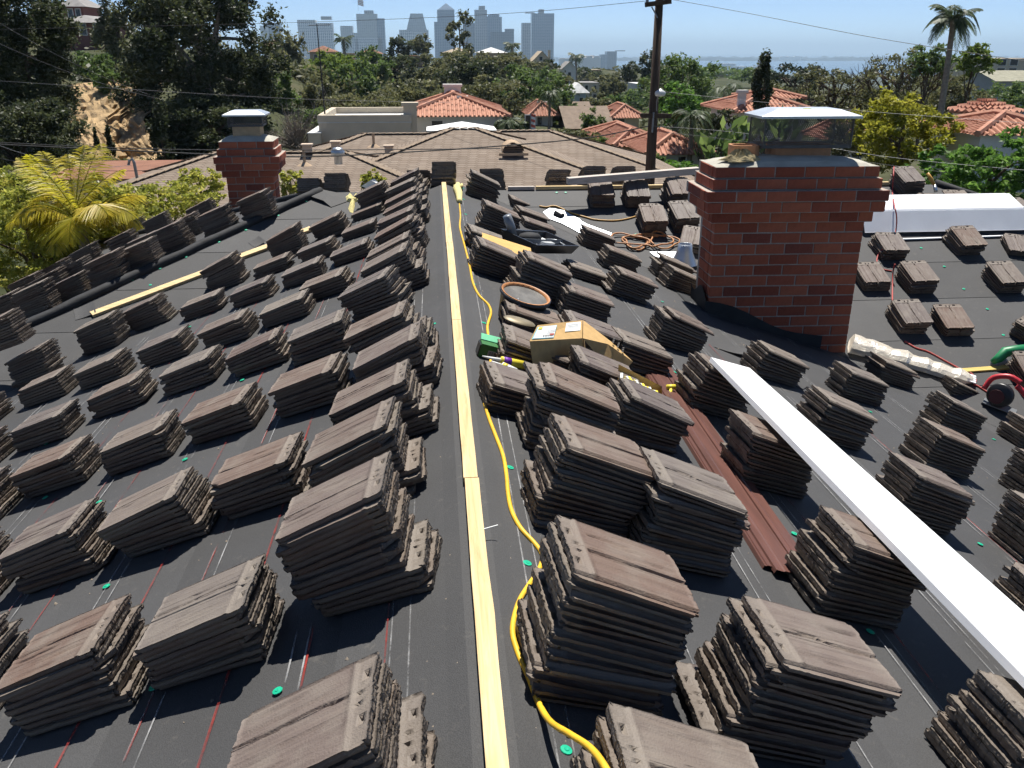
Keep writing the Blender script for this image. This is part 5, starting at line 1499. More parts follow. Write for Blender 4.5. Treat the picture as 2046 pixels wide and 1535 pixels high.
def gable_roof(mb, w, d, z, rise, oh, along='y'):
    if along == 'y':
        a = w / 2 + oh; l = d / 2 + oh
        for s in (1, -1): mb.quad((s * a, -l, z - oh * rise / (w / 2)), (s * a, l, z - oh * rise / (w / 2)), (0, l, z + rise), (0, -l, z + rise))
    else:
        a = d / 2 + oh; l = w / 2 + oh
        for s in (1, -1): mb.quad((-l, s * a, z - oh * rise / (d / 2)), (l, s * a, z - oh * rise / (d / 2)), (l, 0, z + rise), (-l, 0, z + rise))
def building(name, label, cat, p, w, d, h, wall, roof=None, rise=1.5, oh=0.5, rot=0.0, wins=(), chim=(), along='y', parapet=0.0, group=None, roofmat=None, door=None):
    """Walls, roof, windows and chimneys; p is the middle of the footprint at wall-base height."""
    g = empty(name, p, (0, 0, rot), label, cat, group)
    mb = MB(); mb.box(-w / 2, w / 2, -d / 2, d / 2, -6.0, h)
    if roof == 'gable':
        if along == 'y':
            for s in (-1, 1): mb.poly([(-w / 2, s * d / 2, h), (w / 2, s * d / 2, h), (0, s * d / 2, h + rise)])
        else:
            for s in (-1, 1): mb.poly([(s * w / 2, -d / 2, h), (s * w / 2, d / 2, h), (s * w / 2, 0, h + rise)])
    mb.build('wall', WALLS[wall], g)
    if roof == 'clay':
        mb = MB(); hip_roof(mb, w, d, h + .01, rise, oh); mb.build('roof', M_CLAYTILE, g)
    elif roof == 'hip':
        mb = MB(); hip_roof(mb, w, d, h + .01, rise, oh, False); mb.build('roof', roofmat or ROOFS['browng'], g)
    elif roof == 'gable':
        mb = MB(); gable_roof(mb, w, d, h + .02, rise, oh, along); mb.build('roof', roofmat or ROOFS['greyr'], g)
    elif roof == 'flat':
        mb = MB(); mb.box(-w / 2 - .03, w / 2 + .03, -d / 2 - .03, d / 2 + .03, h + .003, h + .05); mb.build('roof', roofmat or ROOFS['pale'], g)
        if parapet:
            mb = MB(); t = .25
            mb.box(-w / 2 - .04, w / 2 + .04, -d / 2 - .04, -d / 2 + t, h + .055, h + parapet); mb.box(-w / 2 - .04, w / 2 + .04, d / 2 - t, d / 2 + .04, h + .055, h + parapet)
            mb.box(-w / 2 - .04, -w / 2 + t, -d / 2 + t, d / 2 - t, h + .055, h + parapet); mb.box(w / 2 - t, w / 2 + .04, -d / 2 + t, d / 2 - t, h + .055, h + parapet)
            mb.build('parapet', WALLS[wall], g)
    for (f, u, v, ww, hh) in wins:       # face, position along it, sill height, size
        mb = MB(); pm = MB(); t = .06 * max(1, ww / 1.2)
        def bx(m_, a, b, c, e, o0, o1):
            if f == 'f': m_.box(u + a, u + b, -d / 2 - o1, -d / 2 - o0, v + c, v + e)
            elif f == 'l': m_.box(-w / 2 - o1, -w / 2 - o0, u + a, u + b, v + c, v + e)
            else: m_.box(w / 2 + o0, w / 2 + o1, u + a, u + b, v + c, v + e)
        bx(mb, -ww / 2 - t, -ww / 2, -t, hh + t, .002, .06); bx(mb, ww / 2, ww / 2 + t, -t, hh + t, .002, .06); bx(mb, -ww / 2, ww / 2, -t, 0, .002, .06); bx(mb, -ww / 2, ww / 2, hh, hh + t, .002, .06)
        fr = mb.build('window', M_WHITE, g); bx(pm, -ww / 2, ww / 2, 0, hh, .003, .012); pm.build('pane', M_PANE, fr)
    for (x, y, ww, z0, z1) in chim:
        mb = MB(); mb.box(x - ww / 2, x + ww / 2, y - ww * .35, y + ww * .35, z0, z1); mb.box(x - ww / 2 - .08, x + ww / 2 + .08, y - ww * .35 - .08, y + ww * .35 + .08, z1 + .002, z1 + .15); mb.build('chimney', WALLS[wall], g)
    if door:
        u, ww, hh = door; mb = MB(); mb.box(u - ww / 2, u + ww / 2, -d / 2 - .05, -d / 2 - .002, 0, hh); mb.build('door', WALLS['tan'], g)
    return g
def bpx(name, label, cat, x0, x1, yb, yt, Y, depth, wall, roof=None, rise=1.5, **k):
    """A building whose front wall spans pixels x0-x1 and rises from yb to yt at distance Y."""
    a, b = at(x0, yb, Y), at(x1, yb, Y); t = at((x0 + x1) / 2, yt, Y)
    w = (b - a).length
    return building(name, label, cat, ((a.x + b.x) / 2, Y + depth / 2, a.z), w, depth, t.z - a.z, wall, roof, rise, **k)

# --- brown shingle house just beyond the far ridge
g = empty('shingle_house', (1.0, 32.0, -5.4), label='low house with broad brown shingle hip roofs beyond the far ridge', cat='house')
def g_hip(x0, x1, y0, y1, zr_, r, pitch=0.30):
    """Hip roof over a ridge from (x0,y0) to (x1,y1)."""
    ze_ = zr_ - pitch * r
    xa, xb, ya, yb = min(x0, x1) - r, max(x0, x1) + r, min(y0, y1) - r, max(y0, y1) + r
    A, B, C, D = (xa, ya, ze_), (xb, ya, ze_), (xb, yb, ze_), (xa, yb, ze_)
    P, Q = (x0, y0, zr_), (x1, y1, zr_)
    mb = MB()
    if abs(x1 - x0) > abs(y1 - y0): fs = [[A, B, Q, P], [C, D, P, Q], [B, C, Q], [D, A, P]]
    else: fs = [[B, C, Q, P], [D, A, P, Q], [A, B, P], [C, D, Q]]
    for f in fs: mb.poly(f)
    o = mb.build('roof', M_SHINGLE, g); o.location = (-1.0, -32.0, 5.4)
    cm = MB(); rr_ = random.Random(int(abs(zr_ * 1000)))
    for (p, q) in ((P, Q), (A, P), (B, Q if abs(x1 - x0) > abs(y1 - y0) else P), (C, Q), (D, P if abs(x1 - x0) > abs(y1 - y0) else Q)):
        p, q = Vector(p), Vector(q); L = (q - p).length
        if L < .3: continue
        n = int(L / .22); d_ = (q - p).normalized()
        for i in range(n):
            c = p + d_ * (i + .5) * L / n + Vector((0, 0, .022)); cm.bar(c - d_ * .12 - Vector((0, 0, .012)), c + d_ * .12 + Vector((0, 0, .012)), .24, .014)
    o = cm.build('ridge_caps', M_CAPS, g); o.location = (-1.0, -32.0, 5.4); tag(o, kind='stuff')
    wm = MB(); wm.box(xa + .5, xb - .5, ya + .5, yb - .5, -7, ze_ + .02); o = wm.build('wall', WALLS['buff'], g); o.location = (-1, -32, 5.4)
    fm = MB()
    for (p, q) in ((A, B), (B, C), (C, D), (D, A)): fm.bar(Vector(p) - Vector((0, 0, .11)), Vector(q) - Vector((0, 0, .11)), .05, .18)
    o = fm.build('fascia', WALLS['buff'], g); o.location = (-1, -32, 5.4)
pA = at(927, 257, 30.0); g_hip(pA.x - .4, pA.x + .4, 30.0, 30.02, pA.z, 5.6)
pB, pB2 = at(729, 268, 31.0), at(880, 267, 31.0); g_hip(pB.x, pB2.x, 31.0, 31.01, pB.z, 5.4)
pC, pC2 = at(430, 306, 27.6), at(690, 300, 27.6); g_hip(pC.x, pC2.x, 27.6, 27.61, pC.z, 4.2)
pD, pD2 = at(1000, 262, 32.5), at(1098, 266, 32.5); g_hip(pD.x, pD2.x, 32.5, 32.51, pD.z, 5.2)
def vent(px, py, Y, kind):
    p = at(px, py, Y); mb = MB()
    if kind == 'dome':
        M = Matrix.Translation(p)
        n = 10; ps = [(0.34 * math.cos(math.pi * k / n), .30 * math.sin(math.pi * k / n)) for k in range(n + 1)]
        for k in range(n): mb.quad(M @ Vector((ps[k][0], -.02, ps[k][1])), M @ Vector((ps[k + 1][0], -.02, ps[k + 1][1])), M @ Vector((ps[k + 1][0], .9, ps[k + 1][1])), M @ Vector((ps[k][0], .9, ps[k][1])))
        mb.box(-.46, .46, -.12, -.03, -.10, -.02, M)
        o = mb.build('roof_vent', WALLS['tan'], g); o.location = (-1, -32, 5.4)
        lv = MB()
        for k in range(4): lv.box(-.30 + .06 * k * k * .4, .30 - .06 * k * k * .4, .02, .05, .02 + .065 * k, .05 + .065 * k, M)
        q = lv.build('louvre', WALLS['brown'], o)
    elif kind == 'pipe':
        mb.tube([p, p + Vector((0, 0, .42))], .045, 8); mb.lathe([(.22, -.02), (.06, .08)], 10, Matrix.Translation(p)); o = mb.build('roof_vent', WALLS['tan'], g); o.location = (-1, -32, 5.4)
    elif kind == 'turbine':
        mb.lathe([(.12, -.1), (.12, .1), (.19, .14), (.20, .26), (.12, .36), (0.0001, .38)], 14, Matrix.Translation(p)); o = mb.build('roof_vent', M_GALV, g, True); o.location = (-1, -32, 5.4)
    else:
        mb.box(-.13, .13, -.13, .13, -.1, .09, Matrix.Translation(p)); mb.box(-.17, .17, -.17, .17, .095, .14, Matrix.Translation(p)); o = mb.build('roof_vent', WALLS['buff'], g); o.location = (-1, -32, 5.4)
vent(1026, 304, 27.7, 'dome'); vent(609, 330, 25.6, 'pipe'); vent(747, 293, 29.0, 'pipe'); vent(777, 299, 28.8, 'box'); vent(676, 321, 26.0, 'turbine'); vent(671, 291, 28.2, 'box'); vent(614, 297, 27.4, 'box')
# flat brown roof at its left end, with a conduit mast
p0 = at(262, 352, 30)
building('flat_roof_wing', 'flat brown roofed wing left of the narrow chimney', 'house', (p0.x, 31.5, p0.z - 3), 5.2, 5.0, 3.0, 'buff', 'flat', roofmat=ROOFS['brownr'])
mb = MB(); a = at(276, 365, 27.5); mb.tube([a, at(268, 325, 27.5), at(264, 318, 27.5), at(258, 322, 27.5), at(257, 330, 27.5)], .045, 8)
tag(mb.build('service_mast', M_GREY), 'grey electrical service mast on the flat brown roof', 'mast')

# --- red tile and stucco houses in the middle distance
bpx('flat_house', 'cream flat-roofed stucco building behind the brown roof', 'house', 640, 823, 292, 246, 42, 6, 'cream', 'flat', parapet=.35, chim=[(2.1, -2.6, .62, .5, 1.75)])
bpx('side_wing', 'low cream wing stepping down left of the flat building', 'house', 618, 642, 300, 268, 41.5, 4, 'cream', 'flat')
bpx('tile_house', 'white house with a long red clay tile roof and pink chimney', 'house', 815, 1004, 268, 233, 50, 7, 'white', 'clay', 1.05, oh=.45, wins=[('f', 4.2, .0, .5, .95), ('f', -1.0, .2, .6, .5)], chim=[(.0, 1.5, 1.0, 1.2, 2.3), (.5, -1.2, .5, 1.0, 1.75)])
p = at(925, 262, 44); g2 = empty('white_canopy', (p.x, 45.5, p.z), label='white low pyramid canopy in front of the red tile house', cat='canopy')
mb = MB(); ap = Vector((0, 0, .34)); cs = [Vector((-1.8, -1.2, .0)), Vector((1.7, -1.2, .0)), Vector((1.7, 1.2, .0)), Vector((-1.8, 1.2, .0))]
for i in range(4): mb.poly([cs[i], cs[(i + 1) % 4], ap]); mb.quad(cs[i] - Vector((0, 0, .18)), cs[(i + 1) % 4] - Vector((0, 0, .18)), cs[(i + 1) % 4], cs[i])
mb.build('fabric', M_PAPER, g2); mb = MB()
for c in cs: mb.tube([c, c - Vector((0, 0, 2.6))], .03, 6)
mb.build('post', M_GREY, g2)
bpx('tile_house', 'small white house with red hip roof beside the dark palms', 'house', 1066, 1104, 252, 232, 75, 5, 'white', 'clay', 1.0, wins=[('f', -.3, .1, .35, .6)], chim=[(.2, 0, .7, 1.0, 1.7)])
bpx('tile_house', 'cream house with red hip roof left of the utility pole', 'house', 1228, 1276, 252, 236, 72, 5, 'cream', 'clay', .9, wins=[('f', -.5, .1, .6, .45)])
bpx('tile_house', 'orange tile-roofed house with a brown garage door', 'house', 1238, 1292, 326, 292, 46, 5, 'tan', 'clay', .75, wins=[], door=(-.35, .75, .85))
bpx('tile_house', 'low white garage under a red tile roof behind utility pole', 'house', 1305, 1400, 336, 308, 40, 4.5, 'white', 'clay', .75, wins=[('f', .2, .1, .35, .4)])
bpx('tile_house', 'orange tile roof partly hidden behind the garage house', 'house', 1210, 1300, 300, 280, 52, 5, 'cream', 'clay', .7)
bpx('tile_house', 'large white house with a red hip roof behind tall palms', 'house', 1470, 1600, 300, 224, 48, 5, 'white', 'clay', .85, oh=.5, wins=[('f', .9, .9, .5, .9), ('f', -.9, 1.0, .6, .8)], chim=[(-1.7, -2.2, .4, 0, 3.0)])
bpx('tile_house', 'upper red roof level rising behind the large white house', 'house', 1512, 1590, 205, 197, 56, 3, 'white', 'clay', .45)
bpx('tile_house', 'small tile-roofed shed beside the wide chimney cap', 'house', 1676, 1722, 305, 282, 42, 3, 'white', 'clay', .8)
bpx('tile_house', 'white house with red hip roof at far right edge', 'house', 1965, 2130, 300, 270, 29, 3.6, 'white', 'clay', .55, oh=.3, rot=R(-4))
p = at(2012, 236, 33)
g2 = empty('tile_rotunda', (p.x, 34.5, p.z), label='round white turret with a domed red tile roof', cat='house')
mb = MB(); mb.lathe([(1.15, -4), (1.15, .12)], 24); mb.build('wall', WALLS['white'], g2); mb = MB()
for k in range(26):
    a = 2 * math.pi * k / 26
    for q in range(4):
        r0, r1 = 1.38 - q * .34, 1.38 - (q + 1) * .32; z0, z1 = .12 + q * .12, .12 + (q + 1) * .11; wd = .17 * r0 / 1.55 + .01
        A = Vector((r0 * math.cos(a), r0 * math.sin(a), z0 + .06)); B = Vector((r1 * math.cos(a), r1 * math.sin(a), z1)); s = Vector((-math.sin(a), math.cos(a), 0))
        mb.add([A - s * wd, A + Vector((0, 0, .1)), A + s * wd, B - s * wd * .75, B + Vector((0, 0, .09)), B + s * wd * .75], [(0, 1, 4, 3), (1, 2, 5, 4), (0, 2, 1)])
mb.lathe([(1.34, .10), (.05, .58)], 24); mb.build('roof', M_CLAYTILE, g2)
bpx('apartment_block', 'cream apartment block with dark balconies at right edge', 'building', 1975, 2090, 152, 118, 120, 10, 'cream', 'flat', wins=[('f', -2.6, 1.35, 1.1, .8), ('f', -.9, 1.35, 1.1, .8), ('f', 1.1, 1.45, 1.0, .6), ('f', -2.6, .2, 1.1, .8), ('f', -.9, .2, 1.1, .8), ('f', 1.1, .2, 1.0, .6)], roofmat=ROOFS['tanr'])
bpx('grey_roof_house', 'low house with a grey-green roof below the apartment block', 'house', 1990, 2110, 176, 160, 95, 7, 'grey', 'gable', .9, along='x', roofmat=ROOFS['olive'])
# --- hillside house, houses on the mesa
bpx('hill_house', 'dark red brick house with grey roofs high on the left hill', 'house', 128, 205, 98, 46, 88, 8, 'brick', 'hip', .7, oh=.5, roofmat=ROOFS['greyr'], wins=[('f', -.9, 1.2, .4, .9), ('f', .3, 1.2, .5, .9), ('f', 1.4, 1.2, .3, .9)])
bpx('hill_house', 'upper storey tower of the brick hillside house', 'house', 128, 170, 46, 14, 92, 5, 'brick', 'hip', .9, oh=.5, roofmat=ROOFS['greyr'], wins=[('f', -.2, .5, .4, .7), ('f', .5, .5, .4, .7)])
spec = [('tan stucco house on the mesa right of the big dark tree', 528, 562, 118, 92, 240, 'buff', 'hip', ROOFS['brownr']), ('brown roofed house above the lime green trees', 620, 668, 122, 104, 230, 'tan', 'hip', ROOFS['brownr']), ('tan flat house left of the downtown podium', 668, 705, 122, 107, 232, 'tan', 'flat', ROOFS['tanr']),
        ('small brown house under the grey slab tower', 720, 760, 122, 108, 236, 'tan', 'hip', ROOFS['brownr']), ('pale hip-roofed house below the peaked tower', 886, 945, 116, 106, 250, 'tan', 'hip', ROOFS['tanr']), ('wide tan house with pale hip roof under the glass towers', 955, 1012, 122, 106, 245, 'tan', 'hip', ROOFS['pale']),
        ('olive roofed bungalow among the mid-slope trees', 806, 858, 176, 164, 130, 'brown', 'hip', ROOFS['olive']), ('dark house half hidden in trees below the skyline', 812, 845, 152, 112, 170, 'brown', 'flat', ROOFS['brownr'])]
for (lab, x0, x1, yb, yt, Y, wl, rf, rm) in spec:
    bpx('mesa_house', lab, 'house', x0, x1, yb, yt, Y, 9, wl, rf, (1.4 if rf == 'hip' else 0), roofmat=rm, wins=[('f', -1.5, .4, .9, 1.0), ('f', 1.2, .4, .9, 1.0)])
bpx('gable_house', 'cream gabled house with dark windows right of the trees', 'house', 1058, 1106, 152, 128, 228, 9, 'cream', 'gable', 3.0, roofmat=ROOFS['tanr'], wins=[('f', -1.2, 1.2, .9, 1.1), ('f', .6, 1.2, .9, 1.1), ('f', -.2, 3.6, .8, .9)], chim=[(1.9, -4.2, .6, 1.5, 5.9)])
for (lab, x0, x1, yb, yt, Y, wl, rf, rm, wn) in [
    ('pale blue house with a white hip roof on the right slope', 1143, 1170, 218, 186, 125, 'blue', 'hip', ROOFS['pale'], [('f', .3, .9, .5, .6)]),
    ('tall cream house behind the pale blue house', 1160, 1196, 205, 166, 150, 'cream', 'flat', ROOFS['greyr'], [('f', .8, 2.0, .5, .7), ('f', -.6, 2.0, .5, .7), ('f', .8, .6, .5, .7)]),
    ('white gabled house near the small round palm', 1125, 1150, 160, 135, 215, 'white', 'gable', ROOFS['greyr'], [('f', 0, .8, .7, .9)]),
    ('olive flat apartment beyond the cream house', 1152, 1200, 160, 140, 260, 'tan', 'flat', ROOFS['tanr'], [('f', -2, .6, .7, .8), ('f', 1, .6, .7, .8)]),
    ('grey bungalow in the dip above the brown roof', 1138, 1178, 250, 236, 85, 'grey', 'gable', ROOFS['browng'], [('f', -.6, .2, .4, .35)]),
    ('brown roofed bungalow right of the shingle roof', 1140, 1215, 268, 252, 70, 'brown', 'gable', ROOFS['browng'], []),
    ('white two-storey house left of the utility pole', 1270, 1304, 200, 168, 150, 'white', 'flat', ROOFS['pale'], [('f', -.4, 1.6, .6, .7), ('f', .1, .4, .6, .8)]),
    ('small pale house among trees right of cream houses', 1240, 1262, 182, 163, 200, 'cream', 'hip', ROOFS['greyr'], [])]:
    bpx('slope_house', lab, 'house', x0, x1, yb, yt, Y, 7, wl, rf, 1.3, roofmat=rm, wins=wn, along='x' if 'brown roofed' in lab or 'bungalow' in lab else 'y')

# --- downtown towers far across the city
def tower_mat(name, c, c2, rough=.35):
    m, nt, b = nodes(name, rough, .5)
    tc = nt.nodes.new('ShaderNodeTexCoord'); sp = nt.nodes.new('ShaderNodeSeparateXYZ'); nt.links.new(tc.outputs['Object'], sp.inputs[0])
    cb = nt.nodes.new('ShaderNodeCombineXYZ'); ad = N_(nt, 'ShaderNodeMath', operation='ADD'); nt.links.new(sp.outputs[0], ad.inputs[0]); nt.links.new(sp.outputs[1], ad.inputs[1]); nt.links.new(ad.outputs[0], cb.inputs[0]); nt.links.new(sp.outputs[2], cb.inputs[1])
    br = nt.nodes.new('ShaderNodeTexBrick'); br.offset = 0.0
    for k, v in (('Color1', (*c, 1)), ('Color2', tuple(x * .8 for x in c) + (1,)), ('Mortar', (*c2, 1)), ('Scale', 1.0), ('Mortar Size', 0.75), ('Brick Width', 5.5), ('Row Height', 4.0)): br.inputs[k].default_value = v
    nt.links.new(cb.outputs[0], br.inputs['Vector']); nt.links.new(br.outputs['Color'], b.inputs['Base Color'])
    return m
TM = {'glass': tower_mat('blue_glass_tower', (.07, .13, .23), (.22, .29, .37), .2), 'dark': tower_mat('dark_glass_tower', (.03, .055, .10), (.12, .16, .21), .2), 'slab': tower_mat('grey_slab_tower', (.48, .51, .50), (.58, .60, .57)), 'pale': tower_mat('pale_grid_tower', (.20, .25, .31), (.85, .84, .81)), 'conc': tower_mat('concrete_tower', (.16, .19, .24), (.48, .48, .48))}
YT = 2600.0
def tower(label, x0, x1, yt, mat, d=34, parts=(), Y=YT):
    a, b = at(x0, 118, Y), at(x1, 118, Y); t = at((x0 + x1) / 2, yt, Y)
    w = b.x - a.x; base = -80.0; h = t.z - base
    g = empty('tower', ((a.x + b.x) / 2, Y + d / 2, base), label=label, cat='tower', group='downtown towers')
    mb = MB(); mb.box(-w / 2, w / 2, -d / 2, d / 2, 0, h); mb.build('shaft', TM[mat], g)
    for (kind, xa, xb, y, mm) in parts:
        qa, qb = at(xa, 100, Y).x - g.location.x, at(xb, 100, Y).x - g.location.x; zt = at(xa, y, Y).z - base
        mb = MB()
        if kind == 'box': mb.box(qa, qb, -d / 2 - 2, d / 2 - 6, 0 if zt < h else h + .5, zt)
        elif kind == 'pyr':
            c = (qa + qb) / 2; ps = [(qa, -d / 2), (qb, -d / 2), (qb, d / 2), (qa, d / 2)]
            for i in range(4): mb.poly([(*ps[i], h + .5), (*ps[(i + 1) % 4], h + .5), (c, 0, zt)])
        elif kind == 'trap':
            k = (qb - qa) * .22; lo = [(qa, -d / 2), (qb, -d / 2), (qb, d / 2), (qa, d / 2)]; hi = [(qa + k, -d / 3), (qb - k * .8, -d / 3), (qb - k * .8, d / 3), (qa + k, d / 3)]
            for i in range(4): mb.quad((*lo[i], h + .5), (*lo[(i + 1) % 4], h + .5), (*hi[(i + 1) % 4], zt), (*hi[i], zt))
            mb.poly([(*q, zt) for q in hi])
        mb.build({'box': 'block', 'pyr': 'peak', 'trap': 'sloped_top'}[kind], TM[mm], g)
    return g
tower('narrow pinkish and blue tower just right of the dark tree', 533, 566, 47, 'dark', parts=[('box', 524, 540, 52, 'slab')])
tower('pale stepped condominium tower left of the antenna mast', 600, 636, 40, 'pale', parts=[('box', 632, 668, 46, 'pale'), ('box', 646, 666, 33, 'conc')])
tower('small pale tower between condominium and grey slab', 684, 708, 52, 'slab', parts=[('box', 704, 716, 66, 'pale')])
tower('wide grey slab tower with a rooftop block', 717, 758, 28, 'slab', parts=[('box', 732, 750, 21, 'conc'), ('box', 756, 771, 37, 'glass'), ('box', 712, 764, 77, 'pale')])
tower('white gridded tower with a sloping louvred crown', 800, 858, 60, 'pale', parts=[('trap', 814, 854, 27, 'slab')])
tower('blue glass tower with a pointed roof', 876, 910, 20, 'glass', parts=[('pyr', 877, 910, 6, 'glass'), ('box', 869, 884, 44, 'glass')])
tower('dark narrow tower right of the sparse tall tree', 926, 949, 46, 'dark', parts=[('box', 928, 936, 38, 'dark')])
tower('tall slim grey tower with a stepped roof', 950, 974, 20, 'conc', parts=[('box', 958, 970, 12, 'conc')])
tower('pale blue tower right of the slim tower', 974, 1003, 34, 'glass', parts=[('box', 976, 998, 29, 'glass')])
tower('lower curved dark glass building before the towers', 982, 1027, 64, 'dark', parts=[('box', 1010, 1027, 58, 'dark')], Y=2450)
tower('broad blue glass tower with a cream top edge', 1062, 1106, 27, 'glass', parts=[('box', 1050, 1068, 25, 'conc'), ('box', 1043, 1060, 46, 'conc'), ('box', 1076, 1086, 19, 'conc')])
tower('squat blue glass hotel beyond the slope houses', 1212, 1232, 103, 'dark', Y=2900, parts=[('box', 1201, 1214, 109, 'glass'), ('box', 1232, 1249, 101, 'dark')])
r8 = random.Random(21)
for k, (x0, x1, yb, yt) in enumerate([(1155, 1200, 131, 116), (1170, 1188, 120, 113), (1262, 1285, 136, 130), (1330, 1385, 139, 134), (1390, 1430, 139, 135), (1436, 1470, 134, 128), (1470, 1492, 138, 134), (1500, 1545, 138, 134), (1120, 1150, 125, 118), (1560, 1600, 119, 114)]):
    Y = [2400, 2600, 3000, 3300, 3350, 3600, 3400, 3450, 2700, 7400][k]
    a, b, t = at(x0, yb, Y), at(x1, yb, Y), at(x0, yt, Y)
    mb = MB(); mb.box(a.x, b.x, Y, Y + 40, a.z - 6, t.z)
    for q in range(3): mb.box(a.x + (b.x - a.x) * (q * .33 + .03), a.x + (b.x - a.x) * (q * .33 + .28), Y - 1, Y + 30, t.z + .1, t.z + (t.z - a.z) * r8.uniform(.1, .35))
    tag(mb.build('waterfront_hall', WALLS['white']), ['pale apartment slab at the foot of broad blue tower', 'small pale block above the waterfront slab', 'low pale hall right of the squat glass hotel', 'long white terminal roof behind the utility pole', 'white terminal roof right of the pole', 'grey moored ship hull on the bay edge', 'white shed beside the moored ship', 'white terminal roof under the striped flag', 'pale low building left of waterfront slab', 'white buildings on the far peninsula'][k], 'building', 'buildings along the waterfront')
# ------------------------------------------------------------------ trees, shrubs and palms
def leaf_material(name, dark, mid, light, trans=0.5, rough=0.5):
    m, nt, b = nodes(name, rough, 0.3)
    at_ = nt.nodes.new('ShaderNodeAttribute'); at_.attribute_name = 'tint'
    c = ramp(nt, [(0.0, dark), (0.5, mid), (1.0, light)], at_.outputs['Fac']).outputs['Color']
    nt.links.new(c, b.inputs['Base Color'])
    tr_ = nt.nodes.new('ShaderNodeBsdfTranslucent'); nt.links.new(c, tr_.inputs['Color'])
    mx = nt.nodes.new('ShaderNodeMixShader'); mx.inputs[0].default_value = trans
    nt.links.new(b.outputs[0], mx.inputs[1]); nt.links.new(tr_.outputs[0], mx.inputs[2])
    nt.links.new(mx.outputs[0], nt.nodes['Material Output'].inputs['Surface'])
    return m
LM = {'dark': leaf_material('dark_foliage', (.024, .034, .015), (.056, .072, .030), (.120, .130, .058)),
      'pine': leaf_material('blue_green_foliage', (.018, .028, .018), (.040, .056, .034), (.080, .098, .058)),
      'olive': leaf_material('olive_foliage', (.070, .078, .032), (.140, .148, .064), (.240, .225, .105)),
      'green': leaf_material('green_foliage', (.050, .086, .024), (.115, .175, .048), (.210, .280, .085)),
      'lime': leaf_material('lime_foliage', (.075, .120, .018), (.150, .215, .034), (.250, .310, .066)),
      'yellow': leaf_material('yellow_green_foliage', (.17, .18, .02), (.33, .33, .035), (.48, .44, .07), .55),
      'bright': leaf_material('bright_foliage', (.05, .11, .018), (.12, .24, .04), (.24, .38, .085), .55),
      'photinia': leaf_material('hedge_foliage', (.11, .15, .025), (.38, .40, .075), (.66, .56, .15), .62, .35),
      'palm': leaf_material('areca_fronds', (.28, .28, .02), (.55, .48, .04), (.70, .54, .09), .6, .4),
      'qpalm': leaf_material('queen_palm_fronds', (.034, .056, .024), (.075, .110, .045), (.140, .175, .080), .35),
      'grey': plain('bare_grey_twigs', (.24, .205, .175), .9, .1, .2, 3),
      'trunk': plain('bark', (.105, .080, .060), .95, .1, .3, 6, .5), 'pale': plain('pale_bark', (.26, .22, .18), .9, .1, .3, 6, .3)}
def leaf_quads(C, size, rs, tint, up=0.25, asp=0.5):
    n = len(C)
    a = rs.normal(size=(n, 3)); a[:, 2] *= .7; a /= np.linalg.norm(a, axis=1, keepdims=True)
    b_ = rs.normal(size=(n, 3)); b_[:, 2] += up * 2; b_ = np.cross(a, b_); b_ /= np.linalg.norm(b_, axis=1, keepdims=True) + 1e-9
    s = size * rs.uniform(.65, 1.3, (n, 1))
    V = np.stack([C - a * s, C + b_ * s * asp - a * s * .1, C + a * s, C - b_ * s * asp + a * s * .1], 1).reshape(-1, 3)
    return V, np.arange(4 * n).reshape(n, 4), np.clip(tint, 0, 1)
def crown_mesh(name, rx, ry, rz, clumps, per, leaf, seed, m, droop=0.0, gap=0.75, shape='round'):
    rs = np.random.RandomState(seed)
    d = rs.normal(size=(clumps, 3)); d /= np.linalg.norm(d, axis=1, keepdims=True)
    r = rs.uniform(.35, 1.0, clumps) ** .6
    c = d * r[:, None]
    if shape == 'cone':
        z = rs.uniform(-1, 1, clumps); k = (1 - (z + 1) / 2) ** .8 * .95 + .05; a = rs.uniform(0, 6.283, clumps); q = np.sqrt(rs.uniform(.3, 1, clumps)) * k
        c = np.stack([q * np.cos(a), q * np.sin(a), z], 1)
    elif shape == 'umbrella':
        c[:, 2] = np.abs(c[:, 2]) * 1.3 - .35
    lump = 1 + .28 * np.sin(d[:, 0] * 5 + seed) * np.cos(d[:, 2] * 4 + seed * 1.7) + rs.uniform(-.12, .12, clumps)
    c *= lump[:, None]
    S = np.array([rx, ry, rz])
    rc = gap * (1.0 / clumps) ** (1 / 3)
    n = clumps * per
    idx = np.repeat(np.arange(clumps), per)
    off = rs.normal(size=(n, 3)) * .55 * rc; off[:, 2] *= .75
    P = (c[idx] + off) * S
    if droop: P[:, 2] -= droop * rs.uniform(0, 1, n) ** 2
    t = (rs.uniform(.15, .85, clumps)[idx] * .6 + rs.uniform(0, 1, n) * .4)
    V, F, t = leaf_quads(P, leaf, rs, t)
    return np_mesh(name, V, F, t, m), c * S
def limbs(mb, base, top, r, targets, rs, bend=.15):
    base, top = Vector(base), Vector(top); L = (top - base).length
    mid = base.lerp(top, .5) + Vector((rs.uniform(-1, 1), rs.uniform(-1, 1), 0)) * L * bend * .5
    path = spline([base, mid, top], 5); n = len(path)
    mb.tube(path, [r * (1 - .7 * i / (n - 1)) for i in range(n)], 8)
    for q in targets:
        q = Vector(q); k = rs.uniform(.35, .9); s = path[int(k * (n - 1))]
        m_ = s.lerp(q, .5) + Vector((0, 0, L * .05)) + Vector((rs.uniform(-1, 1), rs.uniform(-1, 1), rs.uniform(-.5, .5))) * L * .05
        pp = spline([s, m_, q], 4); mb.tube(pp, [r * .42 * (1 - .8 * i / (len(pp) - 1)) for i in range(len(pp))], 5)
TREE_N = [0]
